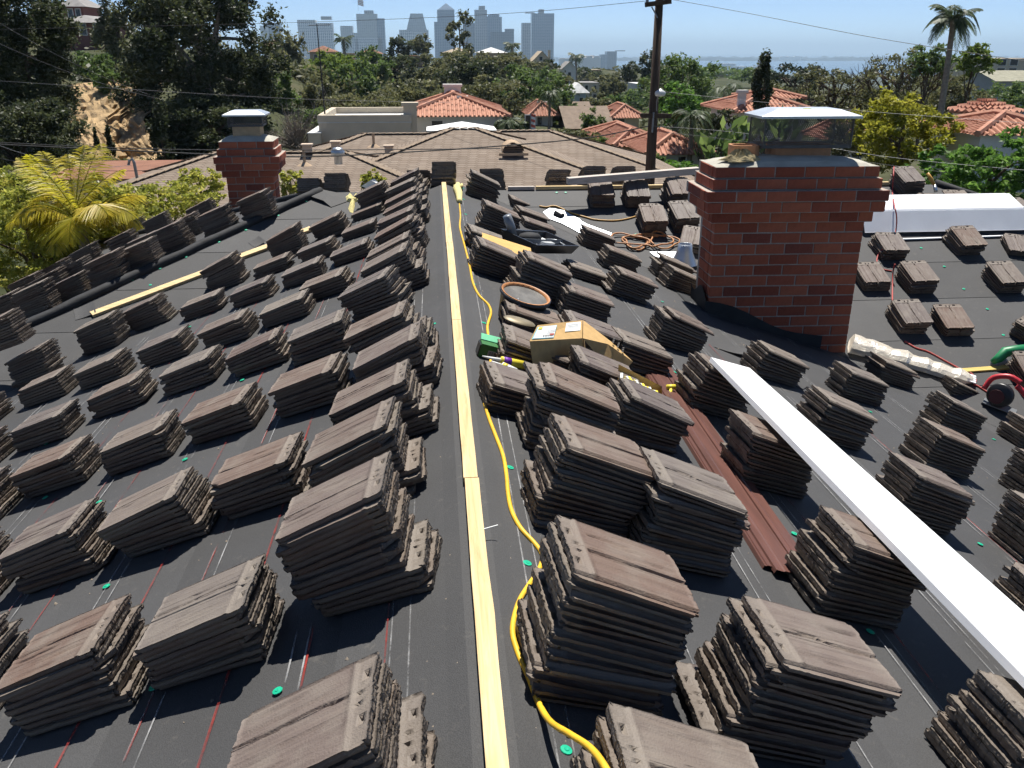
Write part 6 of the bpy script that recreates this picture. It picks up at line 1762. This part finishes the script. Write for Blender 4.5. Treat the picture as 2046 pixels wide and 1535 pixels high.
def tree(name, label, px, py, wpx, hpx, Y, mat, group, leaf=None, dens=1.0, depth=.8, shape='round', trunk='trunk', droop=0.0, clumps=None, gap=.75, nl=6, cat='tree', ground=None):
    """Crown centred on pixel (px,py), wpx x hpx across, at distance Y; trunk runs to the ground under it."""
    TREE_N[0] += 1; seed = 500 + TREE_N[0] * 13
    c = at(px, py, Y); sc = Y / 1715.0 * 1.08
    rx, rz = wpx * sc / 2, hpx * sc / 2; ry = rx * depth
    lf = leaf or 3.3 * sc
    clumps = clumps or int(34 + wpx * .32)
    per = max(14, int(dens * 6.0 * (wpx * hpx) * sc * sc / (lf * lf) / clumps))
    per = min(per, 1100)
    z0 = gz(c.x, c.y) - .3 if ground is None else ground
    z0 = min(z0, c.z - rz * .8)
    g = empty(name, (c.x, c.y, z0), label=label, cat=cat, group=group)
    me, cl = crown_mesh('crown', rx, ry, rz, clumps, per, lf, seed, LM[mat], droop * rz, gap, shape)
    o = link('crown', me, None, g, loc=(0, 0, c.z - z0))
    rs = np.random.RandomState(seed + 1); mb = MB()
    tg = [Vector(cl[i]) + Vector((0, 0, c.z - z0)) for i in rs.choice(len(cl), min(nl, len(cl)), replace=False)]
    limbs(mb, (0, 0, 0), (0, 0, c.z - z0 + rz * .45), max(.05, min(.35, rx * .09)), tg, rs)
    mb.build('trunk', LM[trunk], g)
    return g
def frond(V, F, T, base, dirv, L, rise, drop, lw, ll, n, rs, tint, ratio=.0):
    """One arching frond: leaflets in pairs along a drooping midrib."""
    dirv = Vector(dirv).normalized(); side = dirv.cross(Vector((0, 0, 1)))
    side = side.normalized() if side.length > 1e-3 else Vector((1, 0, 0))
    pts = []
    for i in range(n + 1):
        t = i / n; pts.append(Vector(base) + dirv * (L * t * (1 - .12 * t)) + Vector((0, 0, rise * t - drop * t ** 2.2)))
    for i in range(2, n + 1):
        p = pts[i]; tan = (pts[i] - pts[i - 1]).normalized(); t = i / n
        l = ll * math.sin(math.pi * (.12 + .83 * t)) * rs.uniform(.85, 1.12)
        for s in (-1, 1):
            dd = (side * s * .9 + tan * .65 + Vector((0, 0, -.22 - .35 * rs.rand()))).normalized()
            w = tan * lw; b = len(V)
            V += [tuple(p - w), tuple(p + dd * l * .5 - w * 1.1 + Vector((0, 0, .03 * l))), tuple(p + dd * l + Vector((0, 0, -.10 * l))), tuple(p + dd * l * .5 + w)]
            F.append((b, b + 1, b + 2, b + 3)); T.append(min(1, max(0, tint + rs.uniform(-.25, .25))))
    return pts
def palm(name, label, base, top, fronds, L, mat, seed, ll=.7, lw=.03, n=34, group='palms', rise=(.1, .9), drop=(.6, 1.6), r=.16, cat='palm', azim=None, trunkmat='pale'):
    rs = np.random.RandomState(seed)
    base, top = Vector(base), Vector(top)
    g = empty(name, base, label=label, cat=cat, group=group)
    V, F, T = [], [], []; rib = MB()
    for k in range(fronds):
        a = azim[k] if azim else 2 * math.pi * k / fronds + rs.uniform(-.25, .25)
        pts = frond(V, F, T, top - base, (math.cos(a), math.sin(a), 0), L * rs.uniform(.85, 1.1), L * rs.uniform(*rise), L * rs.uniform(*drop), lw, ll, n, rs, rs.uniform(.25, .75))
        rib.tube(pts, [r * .16 * (1 - .8 * i / (len(pts) - 1)) for i in range(len(pts))], 4, False)
    link('crown', np_mesh('crown', V, F, T, LM[mat]), None, g)
    rib.build('midrib', LM[mat], g)
    mb = MB(); pp = spline([Vector((0, 0, 0)), (top - base) * .5 + Vector((.1, 0, 0)) * (top - base).length * .08, top - base], 5)
    mb.tube(pp, [r * (1.1 - .4 * i / (len(pp) - 1)) for i in range(len(pp))], 10); mb.build('trunk', LM[trunkmat], g)
    return g

# left hillside
GL = 'trees on the left hillside'
tree('eucalyptus_tree', 'tall dark tree filling the upper left corner', 45, 95, 190, 260, 40, 'dark', GL, dens=1.3, clumps=120)
tree('hillside_shrub', 'dark shrub mass under the upper left tree', 45, 275, 210, 150, 36, 'dark', GL, dens=1.3, clumps=90)
tree('hillside_shrub', 'dark bushy tree crowding the dirt bank from the left', 88, 200, 90, 110, 42, 'dark', GL, clumps=50)
tree('eucalyptus_tree', 'huge dark tree right of the dirt bank, trunk forking', 398, 130, 262, 330, 54, 'dark', GL, dens=1.35, clumps=190, trunk='pale', nl=16)
tree('eucalyptus_tree', 'dark lower boughs of trees behind the narrow chimney', 425, 265, 210, 120, 50, 'dark', GL, dens=1.2, clumps=90)
tree('eucalyptus_tree', 'dark leaning tree at the right side of the huge one', 492, 190, 76, 190, 57, 'pine', GL, dens=1.1, clumps=70)
tree('hillside_tree', 'greener tree between the hillside house and huge tree', 238, 70, 80, 130, 76, 'olive', GL, clumps=50)
tree('hillside_tree', 'sunlit olive tree below the hillside house terrace', 285, 130, 70, 110, 66, 'olive', GL, clumps=45)
tree('hillside_shrub', 'green shrub on the slope under the brick house', 190, 140, 90, 55, 68, 'green', GL)
tree('hillside_shrub', 'green creeper patch hanging over the dirt bank', 225, 165, 60, 50, 56, 'green', GL)
tree('cypress_tree', 'left of two slim dark cypresses below the bank', 195, 296, 15, 50, 45, 'dark', GL, shape='cone', dens=2.2)
tree('cypress_tree', 'right of two slim dark cypresses below the bank', 221, 296, 17, 58, 45, 'dark', GL, shape='cone', dens=2.2)
tree('hillside_shrub', 'dark brush along the foot of the dirt bank', 140, 345, 260, 40, 34, 'olive', GL, clumps=60)
tree('casuarina_tree', 'feathery upright tree left of the condominium tower', 582, 115, 62, 105, 118, 'olive', GL, droop=.4, clumps=40)
# bare grey tree
p = at(590, 240, 48); z0 = gz(p.x, p.y); g = empty('bare_tree', (p.x, p.y, z0), label='grey leafless tree right of the narrow chimney', cat='tree')
rs = np.random.RandomState(77); mb = MB()
for k in range(150):
    a = rs.uniform(0, 6.283); e = rs.uniform(.15, 1.45); L = rs.uniform(1.3, 2.9) * (1.1 - .35 * math.cos(e)); s = Vector((0, 0, p.z - z0 - 1.6))
    d = Vector((math.cos(a) * math.cos(e), math.sin(a) * math.cos(e), math.sin(e)))
    q1 = s + d * L * .5 + Vector((0, 0, .12)); q2 = s + d * L + Vector((rs.uniform(-.2, .2), rs.uniform(-.2, .2), -.15))
    mb.tube([s, q1, q2], [.035, .02, .007], 4, False)
    for j in range(7):
        b_ = s.lerp(q2, rs.uniform(.4, 1)); mb.tube([b_, b_ + Vector((rs.uniform(-.4, .4), rs.uniform(-.4, .4), rs.uniform(-.1, .45)))], [.009, .004], 3, False)
mb.tube([Vector((0, 0, 0)), Vector((0, 0, p.z - z0 - 1.5))], [.16, .09], 8); mb.build('branches', LM['grey'], g)
# the wooded mesa
GM = 'trees of the middle distance'
for (lab, px, py, w, h, Y, mat, kw) in [
    ('lime green tree below the brown roofed mesa house', 650, 148, 85, 70, 108, 'lime', {}), ('yellow-green crown right of the lime tree', 700, 138, 90, 48, 116, 'lime', {}), ('dark green tree behind the antenna mast', 640, 212, 80, 110, 66, 'olive', {}),
    ('rounded green tree under the small tan house', 705, 172, 84, 80, 92, 'green', {}), ('green tree under the grey slab tower', 745, 138, 80, 70, 118, 'green', {}), ('broad pale green tree above the flat cream building', 735, 222, 150, 62, 60, 'olive', {}),
    ('pale green tree left of the red tile roof', 815, 208, 130, 66, 64, 'olive', {}), ('low bright shrub left of the flat cream building', 640, 238, 80, 40, 52, 'green', {}), ('dark upright tree below the gridded tower', 795, 108, 46, 66, 180, 'dark', {}),
    ('olive tree below the sloping crown tower', 838, 98, 40, 60, 190, 'olive', {}), ('dark tree left of the olive bungalow', 790, 150, 80, 66, 128, 'dark', {}), ('olive green mass above the pink chimney', 885, 160, 110, 80, 118, 'olive', {}),
    ('dense dark tree right of the olive bungalow', 945, 170, 110, 90, 104, 'dark', {}), ('brownish crown under the pale hip-roofed house', 930, 128, 110, 50, 140, 'olive', {}), ('broad olive tree above the red tile house', 985, 195, 130, 66, 82, 'olive', {}),
    ('wide dark crown below the wide tan house', 1020, 145, 120, 66, 140, 'olive', {}), ('tall green mass left of the pale blue house', 1060, 185, 120, 90, 95, 'green', {}), ('sunlit green crown left of pale blue house', 1112, 205, 76, 76, 84, 'green', {}),
    ('dark crown below the gabled cream house', 1085, 152, 70, 50, 150, 'dark', {}), ('bushy tree between cream house and bungalow', 1195, 222, 60, 56, 90, 'olive', {}), ('light green tree right of the brown bungalow', 1182, 262, 50, 70, 60, 'green', {}),
    ('leafy shrub row at the right end of the brown roof', 1140, 280, 110, 42, 44, 'olive', {}), ('shrub beside the garage door house', 1215, 290, 60, 40, 48, 'green', {}), ('dark round tree left of the red hip roof', 1200, 240, 44, 50, 74, 'dark', {}),
    ('green tree below the white two-storey house', 1258, 205, 90, 40, 120, 'green', {}), ('green crown left of the utility pole', 1225, 185, 50, 60, 150, 'olive', {}), ('dark tall tree behind the utility pole top', 1297, 135, 46, 74, 150, 'dark', {}),
    ('dark crown left of the tall pole tree', 1258, 145, 40, 36, 160, 'dark', {}), ('feathery green tree right of the pole', 1365, 170, 120, 100, 76, 'green', dict(droop=.3)), ('green crown behind the street lamp', 1350, 205, 90, 70, 66, 'bright', {}),
    ('dark hedge top left of the big white house', 1590, 165, 120, 66, 84, 'pine', {}), ('dark clipped tree before the large red roof', 1523, 178, 38, 120, 44, 'dark', dict(dens=1.6)), ('small shrub right of the utility pole', 1300, 325, 60, 28, 39, 'green', {}),
    ('dark shrub below the queen palm', 1400, 300, 80, 60, 41, 'dark', {}), ('shrubs under the strelitzia clump', 1480, 305, 120, 40, 43, 'green', {}), ('low hedge before the white garage', 1362, 335, 90, 24, 38, 'bright', {}),
    ('olive tree mass under the tall palm', 1880, 190, 160, 76, 60, 'olive', {}), ('leafy ficus crown beside the tall palm trunk', 1862, 122, 80, 60, 52, 'green', {}), ('yellowish ficus crown right of the tall palm', 1948, 118, 70, 60, 53, 'lime', {}),
    ('dull green trees below the right edge apartments', 2010, 195, 110, 50, 75, 'green', {}), ('dark shrub behind the chimney cap', 1690, 280, 90, 70, 38, 'olive', {}), ('hazy tree line right of the gabled house', 1150, 150, 50, 24, 260, 'dark', {}),
    ('green crowns below the squat glass hotel', 1215, 150, 70, 26, 300, 'olive', {}), ('distant dark tree row left of the pole', 1270, 150, 60, 20, 420, 'dark', {}), ('distant green row right of the pole', 1420, 150, 150, 26, 420, 'green', {})]:
    tree('broadleaf_tree', lab, px, py, w, h, Y, mat, GM, **kw)
tree('sparse_eucalyptus', 'tall sparse tree standing before the peaked tower', 918, 62, 50, 78, 160, 'olive', GM, dens=.5, gap=.5, nl=12, trunk='pale', clumps=26)
# open, half-bare trees on the right
GR_ = 'half-bare trees behind the wide chimney'
for (lab, px, py, w, h, Y, hb) in [('half-bare spreading tree left of the tall palm', 1800, 150, 190, 160, 56, .0), ('half-bare tree directly behind the chimney cap', 1665, 165, 170, 140, 60, 0)]:
    tree('jacaranda_tree', lab, px, py + 25, w, h * .8, Y, 'olive', GR_, dens=.3, gap=.5, clumps=70, nl=10)
    c = at(px, py, Y); z0 = gz(c.x, c.y); rs = np.random.RandomState(int(px)); mb = MB()
    g = empty('bare_branches', (c.x, c.y, z0), label=lab.replace('half-bare', 'dark bare twigs of the'), cat='branches', group=GR_)
    top = c.z - z0
    def grow(s, d, L, r, lev):
        e = s + d * L; m_ = s.lerp(e, .5) + Vector((rs.uniform(-1, 1), rs.uniform(-1, 1), rs.uniform(-.6, .6))) * L * .12
        mb.tube([s, m_, e], [r, r * .8, r * .6], 5 if lev < 2 else 3, False)
        if lev < 5:
            for k in range(3 if lev < 4 else 2):
                nd = (d + Vector((rs.uniform(-1, 1), rs.uniform(-1, 1), rs.uniform(-.35, .7))) * .75).normalized(); grow(e, nd, L * rs.uniform(.62, .85), r * .6, lev + 1)
    for k in range(4):
        a = k * 1.57 + rs.uniform(-.4, .4); grow(Vector((0, 0, top * .35)), Vector((math.cos(a) * .75, math.sin(a) * .75, .75)).normalized(), 1.75 * w / 190, .13, 1)
    mb.tube([Vector((0, 0, 0)), Vector((0, 0, top * .37))], [.26, .18], 8); mb.build('branches', LM['trunk'], g)
tree('bushy_tree', 'yellow-green bushy tree right of the wide chimney', 1800, 268, 190, 145, 31, 'yellow', 'leafy trees at the right', leaf=.085, dens=1.2, clumps=140, gap=.6)
tree('bushy_tree', 'bright green leafy tree at the far right edge', 1985, 345, 210, 130, 21.5, 'bright', 'leafy trees at the right', leaf=.085, dens=1.3, clumps=130, gap=.6)
tree('bushy_tree', 'green leafy tree behind the far right stacks', 1880, 360, 130, 100, 23.5, 'bright', 'leafy trees at the right', leaf=.085, dens=1.3, clumps=90, gap=.6)
# palms
tb = at(1893, 150, 50); tb.z = gz(tb.x, tb.y)
palm('queen_palm', 'tall queen palm rising against the sky at right', tb, at(1905, 38, 50), 22, 1.7, 'qpalm', 3, ll=.6, lw=.04, n=36, r=.19, rise=(.1, 1.35), drop=(.4, 1.5))
for (lab, px, py, Y, L, sd_) in [('queen palm in front of the white garage', 1383, 232, 40, 1.25, 4), ('bushy fan palm behind the large white house', 1448, 178, 62, 1.9, 5), ('small palm right of the red tile house', 1012, 245, 49, 1.15, 6), ('palm crown standing among the middle trees', 1098, 185, 72, 1.3, 7), ('low palm beside the small red hip roof', 1035, 252, 50, .9, 8)]:
    t_ = at(px, py, Y); b_ = Vector((t_.x, t_.y, gz(t_.x, t_.y))); palm('queen_palm', lab, b_, t_, 15, L, 'qpalm', sd_, ll=.45 * L / 1.2, lw=.04, n=20, r=.12)
for (lab, px, py, Y, L) in [('tiny round palm beside the white gabled house', 1151, 112, 235, 2.6), ('tiny palm before the curved dark glass building', 1023, 90, 230, 2.4), ('small palm left of the grey slab tower', 686, 78, 215, 2.6)]:
    t_ = at(px, py, Y); b_ = Vector((t_.x, t_.y, gz(t_.x, t_.y))); palm('fan_palm', lab, b_, t_, 14, L, 'qpalm', int(px), ll=1.4, lw=.18, n=8, r=.35, drop=(.3, 1.4))
for (lab, px, py, Y) in [('strelitzia clump left of the chimney cap', 1545, 255, 37), ('strelitzia clump in front of the large white house', 1475, 258, 39), ('strelitzia clump right of the queen palm', 1430, 285, 38)]:
    t_ = at(px, py, Y); b_ = Vector((t_.x, t_.y, gz(t_.x, t_.y))); g = empty('strelitzia_clump', b_, label=lab, cat='plant', group='strelitzia clumps'); rs = np.random.RandomState(int(px))
    V, F, T = [], [], []; st_ = MB()
    for k in range(26):
        s = Vector((rs.uniform(-.9, .9), rs.uniform(-.6, .6), t_.z - b_.z - rs.uniform(0, 1.0))); a = rs.uniform(0, 6.28); d = Vector((math.cos(a) * .6, math.sin(a) * .6, 1)).normalized(); sd2 = d.cross(Vector((0.3, 1, .2))).normalized() * .13; L = rs.uniform(.7, 1.2)
        b = len(V); V += [tuple(s), tuple(s + d * L * .5 + sd2), tuple(s + d * L + Vector((d.x, d.y, 0)) * .3), tuple(s + d * L * .5 - sd2)]; F.append((b, b + 1, b + 2, b + 3)); T.append(rs.rand()); 
        st_.tube([Vector((s.x * .4, s.y * .4, 0)), s], [.05, .03], 4, False)
    link('leaves', np_mesh('leaves', V, F, T, LM['green']), None, g); st_.build('stems', LM['trunk'], g)
# near left: areca palm and flowering hedge
c0 = at(160, 448, 16.5); b0 = Vector((c0.x, c0.y, gz(c0.x, c0.y)))
g = palm('areca_palm', 'yellow-green areca palm beyond the left hip', b0, c0, 20, 1.25, 'palm', 41, ll=.58, lw=.0125, n=84, r=.13, rise=(.6, 1.15), drop=(.45, 1.1), azim=[3.0, 2.6, 3.4, 1.57, 1.1, 0.15, -.25, -1.4, 4.0, 2.2, .6, 3.7, 2.9, .4, 3.2, 1.9, .0, 2.7, -.7, 4.6], group='garden plants beyond the left hip')
c1 = at(150, 420, 16.9); palm('areca_palm', 'upright frond of the areca palm standing straight up', b0 + Vector((.3, .3, 0)), c1, 7, 1.0, 'palm', 42, ll=.48, lw=.017, n=50, r=.08, rise=(1.1, 1.5), drop=(.2, .45), azim=[1.5, 1.9, 1.2, 4.4, .2, 3.0, 2.4], group='garden plants beyond the left hip')
GH = 'garden plants beyond the left hip'
tree('hillside_shrub', 'dark shrub at the right edge of the dirt bank', 322, 290, 40, 120, 41, 'dark', GL)
tree('hillside_shrub', 'low green brush below the two slim cypresses', 262, 338, 120, 36, 40, 'olive', GL)
for (lab, px, py, w, h, Y, mat) in [('round green tree left of the bungalow roof', 1118, 232, 60, 56, 78, 'green'), ('olive scrub patch above the cream house', 1210, 168, 66, 34, 190, 'olive'), ('dark scrub above the white gabled house', 1172, 152, 60, 26, 250, 'dark'), ('green tree right of the two-storey house', 1300, 188, 50, 40, 140, 'green'),
                                    ('hazy green trees right of the pole top', 1350, 146, 90, 34, 210, 'olive'), ('hazy trees below the striped flag', 1510, 150, 90, 28, 230, 'green'), ('olive trees below the dark hedge top', 1570, 195, 90, 50, 70, 'olive'), ('leafy tree between chimney cap and turret', 1720, 215, 110, 60, 64, 'olive'),
                                    ('olive scrub left of the pale blue house', 1125, 175, 60, 40, 130, 'olive'), ('green scrub at the foot of the slope houses', 1225, 215, 60, 40, 100, 'green'), ('trees hiding the foot of the large white house', 1440, 250, 70, 50, 46, 'dark'), ('olive trees far left below the mesa houses', 590, 165, 60, 50, 90, 'olive'), ('green trees left of the grey leafless tree', 560, 200, 60, 90, 62, 'green')]:
    tree('broadleaf_tree', lab, px, py, w, h, Y, mat, GM)
for (lab, px, py, w, h, Y) in [('leafy hedge with orange tips at the left edge', 60, 490, 260, 190, 17.2), ('leafy hedge filling the corner under the areca palm', 170, 480, 200, 130, 18.0), ('hedge top left of the narrow chimney', 320, 400, 190, 64, 19.5), ('leafy shrub touching the narrow chimney', 398, 370, 90, 62, 20.5), ('shrub tip right of the narrow chimney', 582, 372, 50, 60, 21.5), ('hedge behind the areca palm at the left edge', 30, 385, 160, 90, 20.5), ('bright hedge swelling right of the areca palm', 225, 420, 130, 110, 18.4), ('shrub tip beyond the far left stacks', 745, 362, 44, 36, 21), ('leafy shrub sprig right of the areca palm', 265, 430, 120, 90, 19.2)]:
    tree('garden_hedge', lab, px, py, w, h, Y, 'photinia', GH, leaf=.048, dens=.85, clumps=int(60 + w * .5), gap=.62, cat='hedge')
# low scrub over the open ground round about
rs = np.random.RandomState(91); PTS = []
while len(PTS) < 900:
    a = rs.uniform(-1.35, 1.35); r_ = 18 * (150 / 18.) ** rs.rand(); x, y = r_ * math.sin(a), r_ * math.cos(a)
    if -16 < x < 22 and y < 42: continue
    if abs(a + .38) < .13 and r_ < 64: continue
    if -.2 < a < .62 and r_ < 75: continue
    PTS.append((x, y, .55 + .012 * r_ + rs.uniform(0, .5)))
PTS = np.array(PTS); per = 60
z_ = ground_z(PTS[:, 0], PTS[:, 1]); idx = np.repeat(np.arange(len(PTS)), per)
off = rs.normal(size=(len(idx), 3)) * np.array([.5, .5, .32]) * PTS[idx, 2:3]
C_ = np.stack([PTS[:, 0], PTS[:, 1], z_ + PTS[:, 2] * .25], 1)[idx] + off
V, F, t = leaf_quads(C_, 1.0, rs, rs.uniform(.1, .9, len(PTS))[idx] * .6 + rs.rand(len(idx)) * .4)
sz = (.10 + .0022 * np.hypot(PTS[:, 0], PTS[:, 1]))[idx]
V = (np.repeat(C_, 4, 0) + (V - np.repeat(C_, 4, 0)) * np.repeat(sz, 4)[:, None])
tag(link('undergrowth', np_mesh('undergrowth', V, F, t, LM['olive'])), 'low olive scrub covering the open hillsides', 'scrub', kind='stuff')
# ------------------------------------------------------------------ utility pole, wires, mast, flags, air
M_POLE = plain('creosoted_pole', (.075, .052, .038), .9, .2, .35, 4, .5, stretch=(6, 6, .5))
M_WIRE = plain('dark_wire', (.03, .03, .032), .6, .3, .1, 4)
M_PWIRE = plain('pale_wire', (.20, .20, .21), .5, .4, .1, 4)
pb = at(1299, 345, 27); pt = at(1319, -30, 27); zb = gz(pb.x, pb.y)
g = empty('utility_pole', (pb.x, pb.y, zb), label='brown wooden utility pole with crossarm and street lamp', cat='utility pole')
off = Vector((-pb.x, -pb.y, -zb))
def pc(name, mb, m, smooth=False): return mb.build(name, m, g, smooth, loc=off)
low = Vector((pb.x, pb.y, zb)); mb = MB(); mb.tube([low, pb, pt], [.17, .16, .115], 12); pc('pole', mb, M_POLE, True)
def arm(x0, y0, x1, y1, nm='crossarm'):
    mb = MB(); mb.bar(at(x0, y0, 26.84), at(x1, y1, 26.84), .10, .13); pc(nm, mb, M_POLE)
arm(1289, 10, 1341, 3); arm(1280, 231, 1341, 232)
mb = MB(); mb.tube([at(1302, 14, 26.8), at(1314, 36, 26.8)], .02, 6); mb.tube([at(1322, 248, 26.8), at(1316, 258, 26.8)], .015, 6); pc('brace', mb, M_GREY)
for x, y in ((1293, 6), (1330, 0), (1338, 0)):
    mb = MB(); p = at(x, y, 26.84); mb.lathe([(.03, 0), (.05, .05), (.03, .1), (.045, .13), (0.0001, .17)], 10, Matrix.Translation(p)); pc('insulator', mb, M_GREY)
mb = MB(); mb.tube([at(1312, 222, 26.75), at(1312, 205, 26.65), at(1314, 194, 26.5)], .018, 6); pc('lamp_bracket', mb, M_PWIRE)
mb = MB(); mb.lathe([(.04, -.06), (.13, -.05), (.165, .02), (.15, .08), (.08, .12), (.03, .16), (0.0001, .17)], 16, Matrix.Translation(at(1319, 189, 26.4))); pc('street_lamp', mb, plain('lamp_glass', (.62, .63, .62), .3, .5, .05, 3), True)
mb = MB(); mb.tube([at(1306, 225, 26.8), at(1303, 265, 26.8)], .03, 6); pc('conduit', mb, M_GREY)
def wire(label, pts, r=.012, m=None, sag=.0, n=10):
    P = [at(*p) for p in pts]
    if len(P) == 2:
        a, b = P; P = [a.lerp(b, t / n) - Vector((0, 0, sag * 4 * (t / n) * (1 - t / n))) for t in range(n + 1)]
    else: P = spline(P, 6)
    mb = MB(); mb.tube(P, r, 5); tag(mb.build('overhead_wire', m or M_WIRE), label, 'wire', 'overhead wires')
wire('dark twin cable sweeping over the brown roof to the pole', [(-60, 286, 22), (430, 309, 23.5), (620, 313, 24), (800, 305, 24.5), (1000, 292, 25.2), (1180, 275, 26), (1296, 252, 26.9)], .018)
wire('upper dark cable crossing above the narrow chimney', [(-60, 282, 22), (300, 298, 23), (640, 300, 24), (1000, 297, 25)], .012)
wire('pale drop wire at left running to the service mast', [(-60, 268, 20), (262, 330, 27.4)], .006, M_PWIRE, .3)
wire('pale wire crossing the huge dark tree', [(-60, 158, 30), (250, 178, 30), (600, 198, 30), (900, 205, 30)], .0045, M_PWIRE)
wire('steep wire crossing the upper left dark tree', [(-60, 10, 26), (300, 190, 30)], .004, M_PWIRE, .2)
wire('second steep wire across the left hillside', [(-60, 60, 26), (330, 200, 30)], .004, M_PWIRE, .2)
wire('low thin wire over the left hedge', [(-60, 305, 22), (330, 338, 27)], .008, M_WIRE, .2)
wire('faint skyline wire left of the pole top', [(-40, 60, 34), (600, 45, 34), (1000, 28, 30), (1295, 2, 26.9)], .007, M_WIRE)
wire('faint skyline wire right of the pole top', [(1335, -2, 26.9), (1500, 28, 25), (1760, 78, 23), (2100, 130, 20)], .007, M_WIRE)
wire('dark wire from pole to the right behind the chimney', [(1306, 262, 26.8), (1500, 285, 25), (1760, 328, 23), (2100, 370, 20)], .006)
wire('thin wire crossing the bright green trees at right', [(1306, 252, 26.8), (1500, 268, 25), (1760, 312, 22.4), (2100, 345, 19.5)], .0045, M_PWIRE)
wire('wire from street lamp height towards the rotunda', [(1312, 182, 26.8), (1500, 202, 25.5), (1760, 225, 24), (2100, 250, 21)], .004, M_PWIRE)
# radio mast behind the flat building
a = at(655, 292, 43); b_ = at(633, 48, 43); a.z = b_.z - (at(655, 48, 43).z - at(655, 300, 43).z)
g = empty('antenna_mast', a, label='thin guyed antenna mast rising left of the flat cream building', cat='mast')
mb = MB(); mb.tube([a, a.lerp(b_, .5) , b_], [.045, .035, .02], 6); o = mb.build('mast', M_WIRE, g); o.location = -a
mb = MB(); mb.tube([at(617, 51, 43), at(660, 50, 43)], .018, 5); o = mb.build('antenna', M_WIRE, g); o.location = -a
mb = MB()
for x in (620, 628, 662, 670): mb.tube([a.lerp(b_, .55), at(x, 240, 43 + (x - 645) * .02)], .006, 4)
o = mb.build('guy_wire', M_PWIRE, g); o.location = -a
# flags
def flag(label, px, py, w, h, Y, pole):
    g = empty('flag', at(px, py + pole, Y), label=label, cat='flag'); k = Y / 1715.
    o0 = Vector(g.location)
    mb = MB(); mb.tube([Vector((0, 0, 0)), Vector((0, 0, pole * k))], .03 * max(1, Y / 300), 6); mb.build('flagpole', M_PWIRE, g)
    n = 7
    rm, wm = MB(), MB()
    for i in range(n):
        z0 = (pole - h * (i + 1) / n) * k; z1 = (pole - h * i / n) * k; m_ = rm if i % 2 == 0 else wm
        for j in range(5):
            x0, x1 = w * k * j / 5, w * k * (j + 1) / 5; f = lambda x: .12 * w * k * math.sin(x / (w * k) * 6); s = lambda x: -.5 * x
            m_.quad((x0, f(x0), z0 + s(x0) * .6), (x1, f(x1), z0 + s(x1) * .6), (x1, f(x1), z1 + s(x1) * .6), (x0, f(x0), z1 + s(x0) * .6))
    rm.build('red_stripes', M_REDINK, g); wm.build('white_stripes', M_PAPER, g)
flag('small striped flag flying above the grey slab tower', 716, 2, 10, 10, 2590, 20)
flag('red and white striped flag hanging beside the small palms', 1060, 230, 9, 34, 46, 40)
flag('large red and white flag over the waterfront', 1512, 124, 12, 9, 2400, 16)
# sea air
m = bpy.data.materials.new('sea_haze'); m.use_nodes = True; nt = m.node_tree
nt.nodes.remove(nt.nodes['Principled BSDF'])
pv = nt.nodes.new('ShaderNodeVolumePrincipled'); pv.inputs['Color'].default_value = (.60, .81, 1.0, 1); pv.inputs['Density'].default_value = 1.35e-4; pv.inputs['Anisotropy'].default_value = 0.2
nt.links.new(pv.outputs[0], nt.nodes['Material Output'].inputs['Volume'])
mb = MB(); mb.box(-45000, 45000, -45000, 45000, -92, 190)
tag(mb.build('haze', m), 'pale sea haze filling the air over the city', kind='stuff')
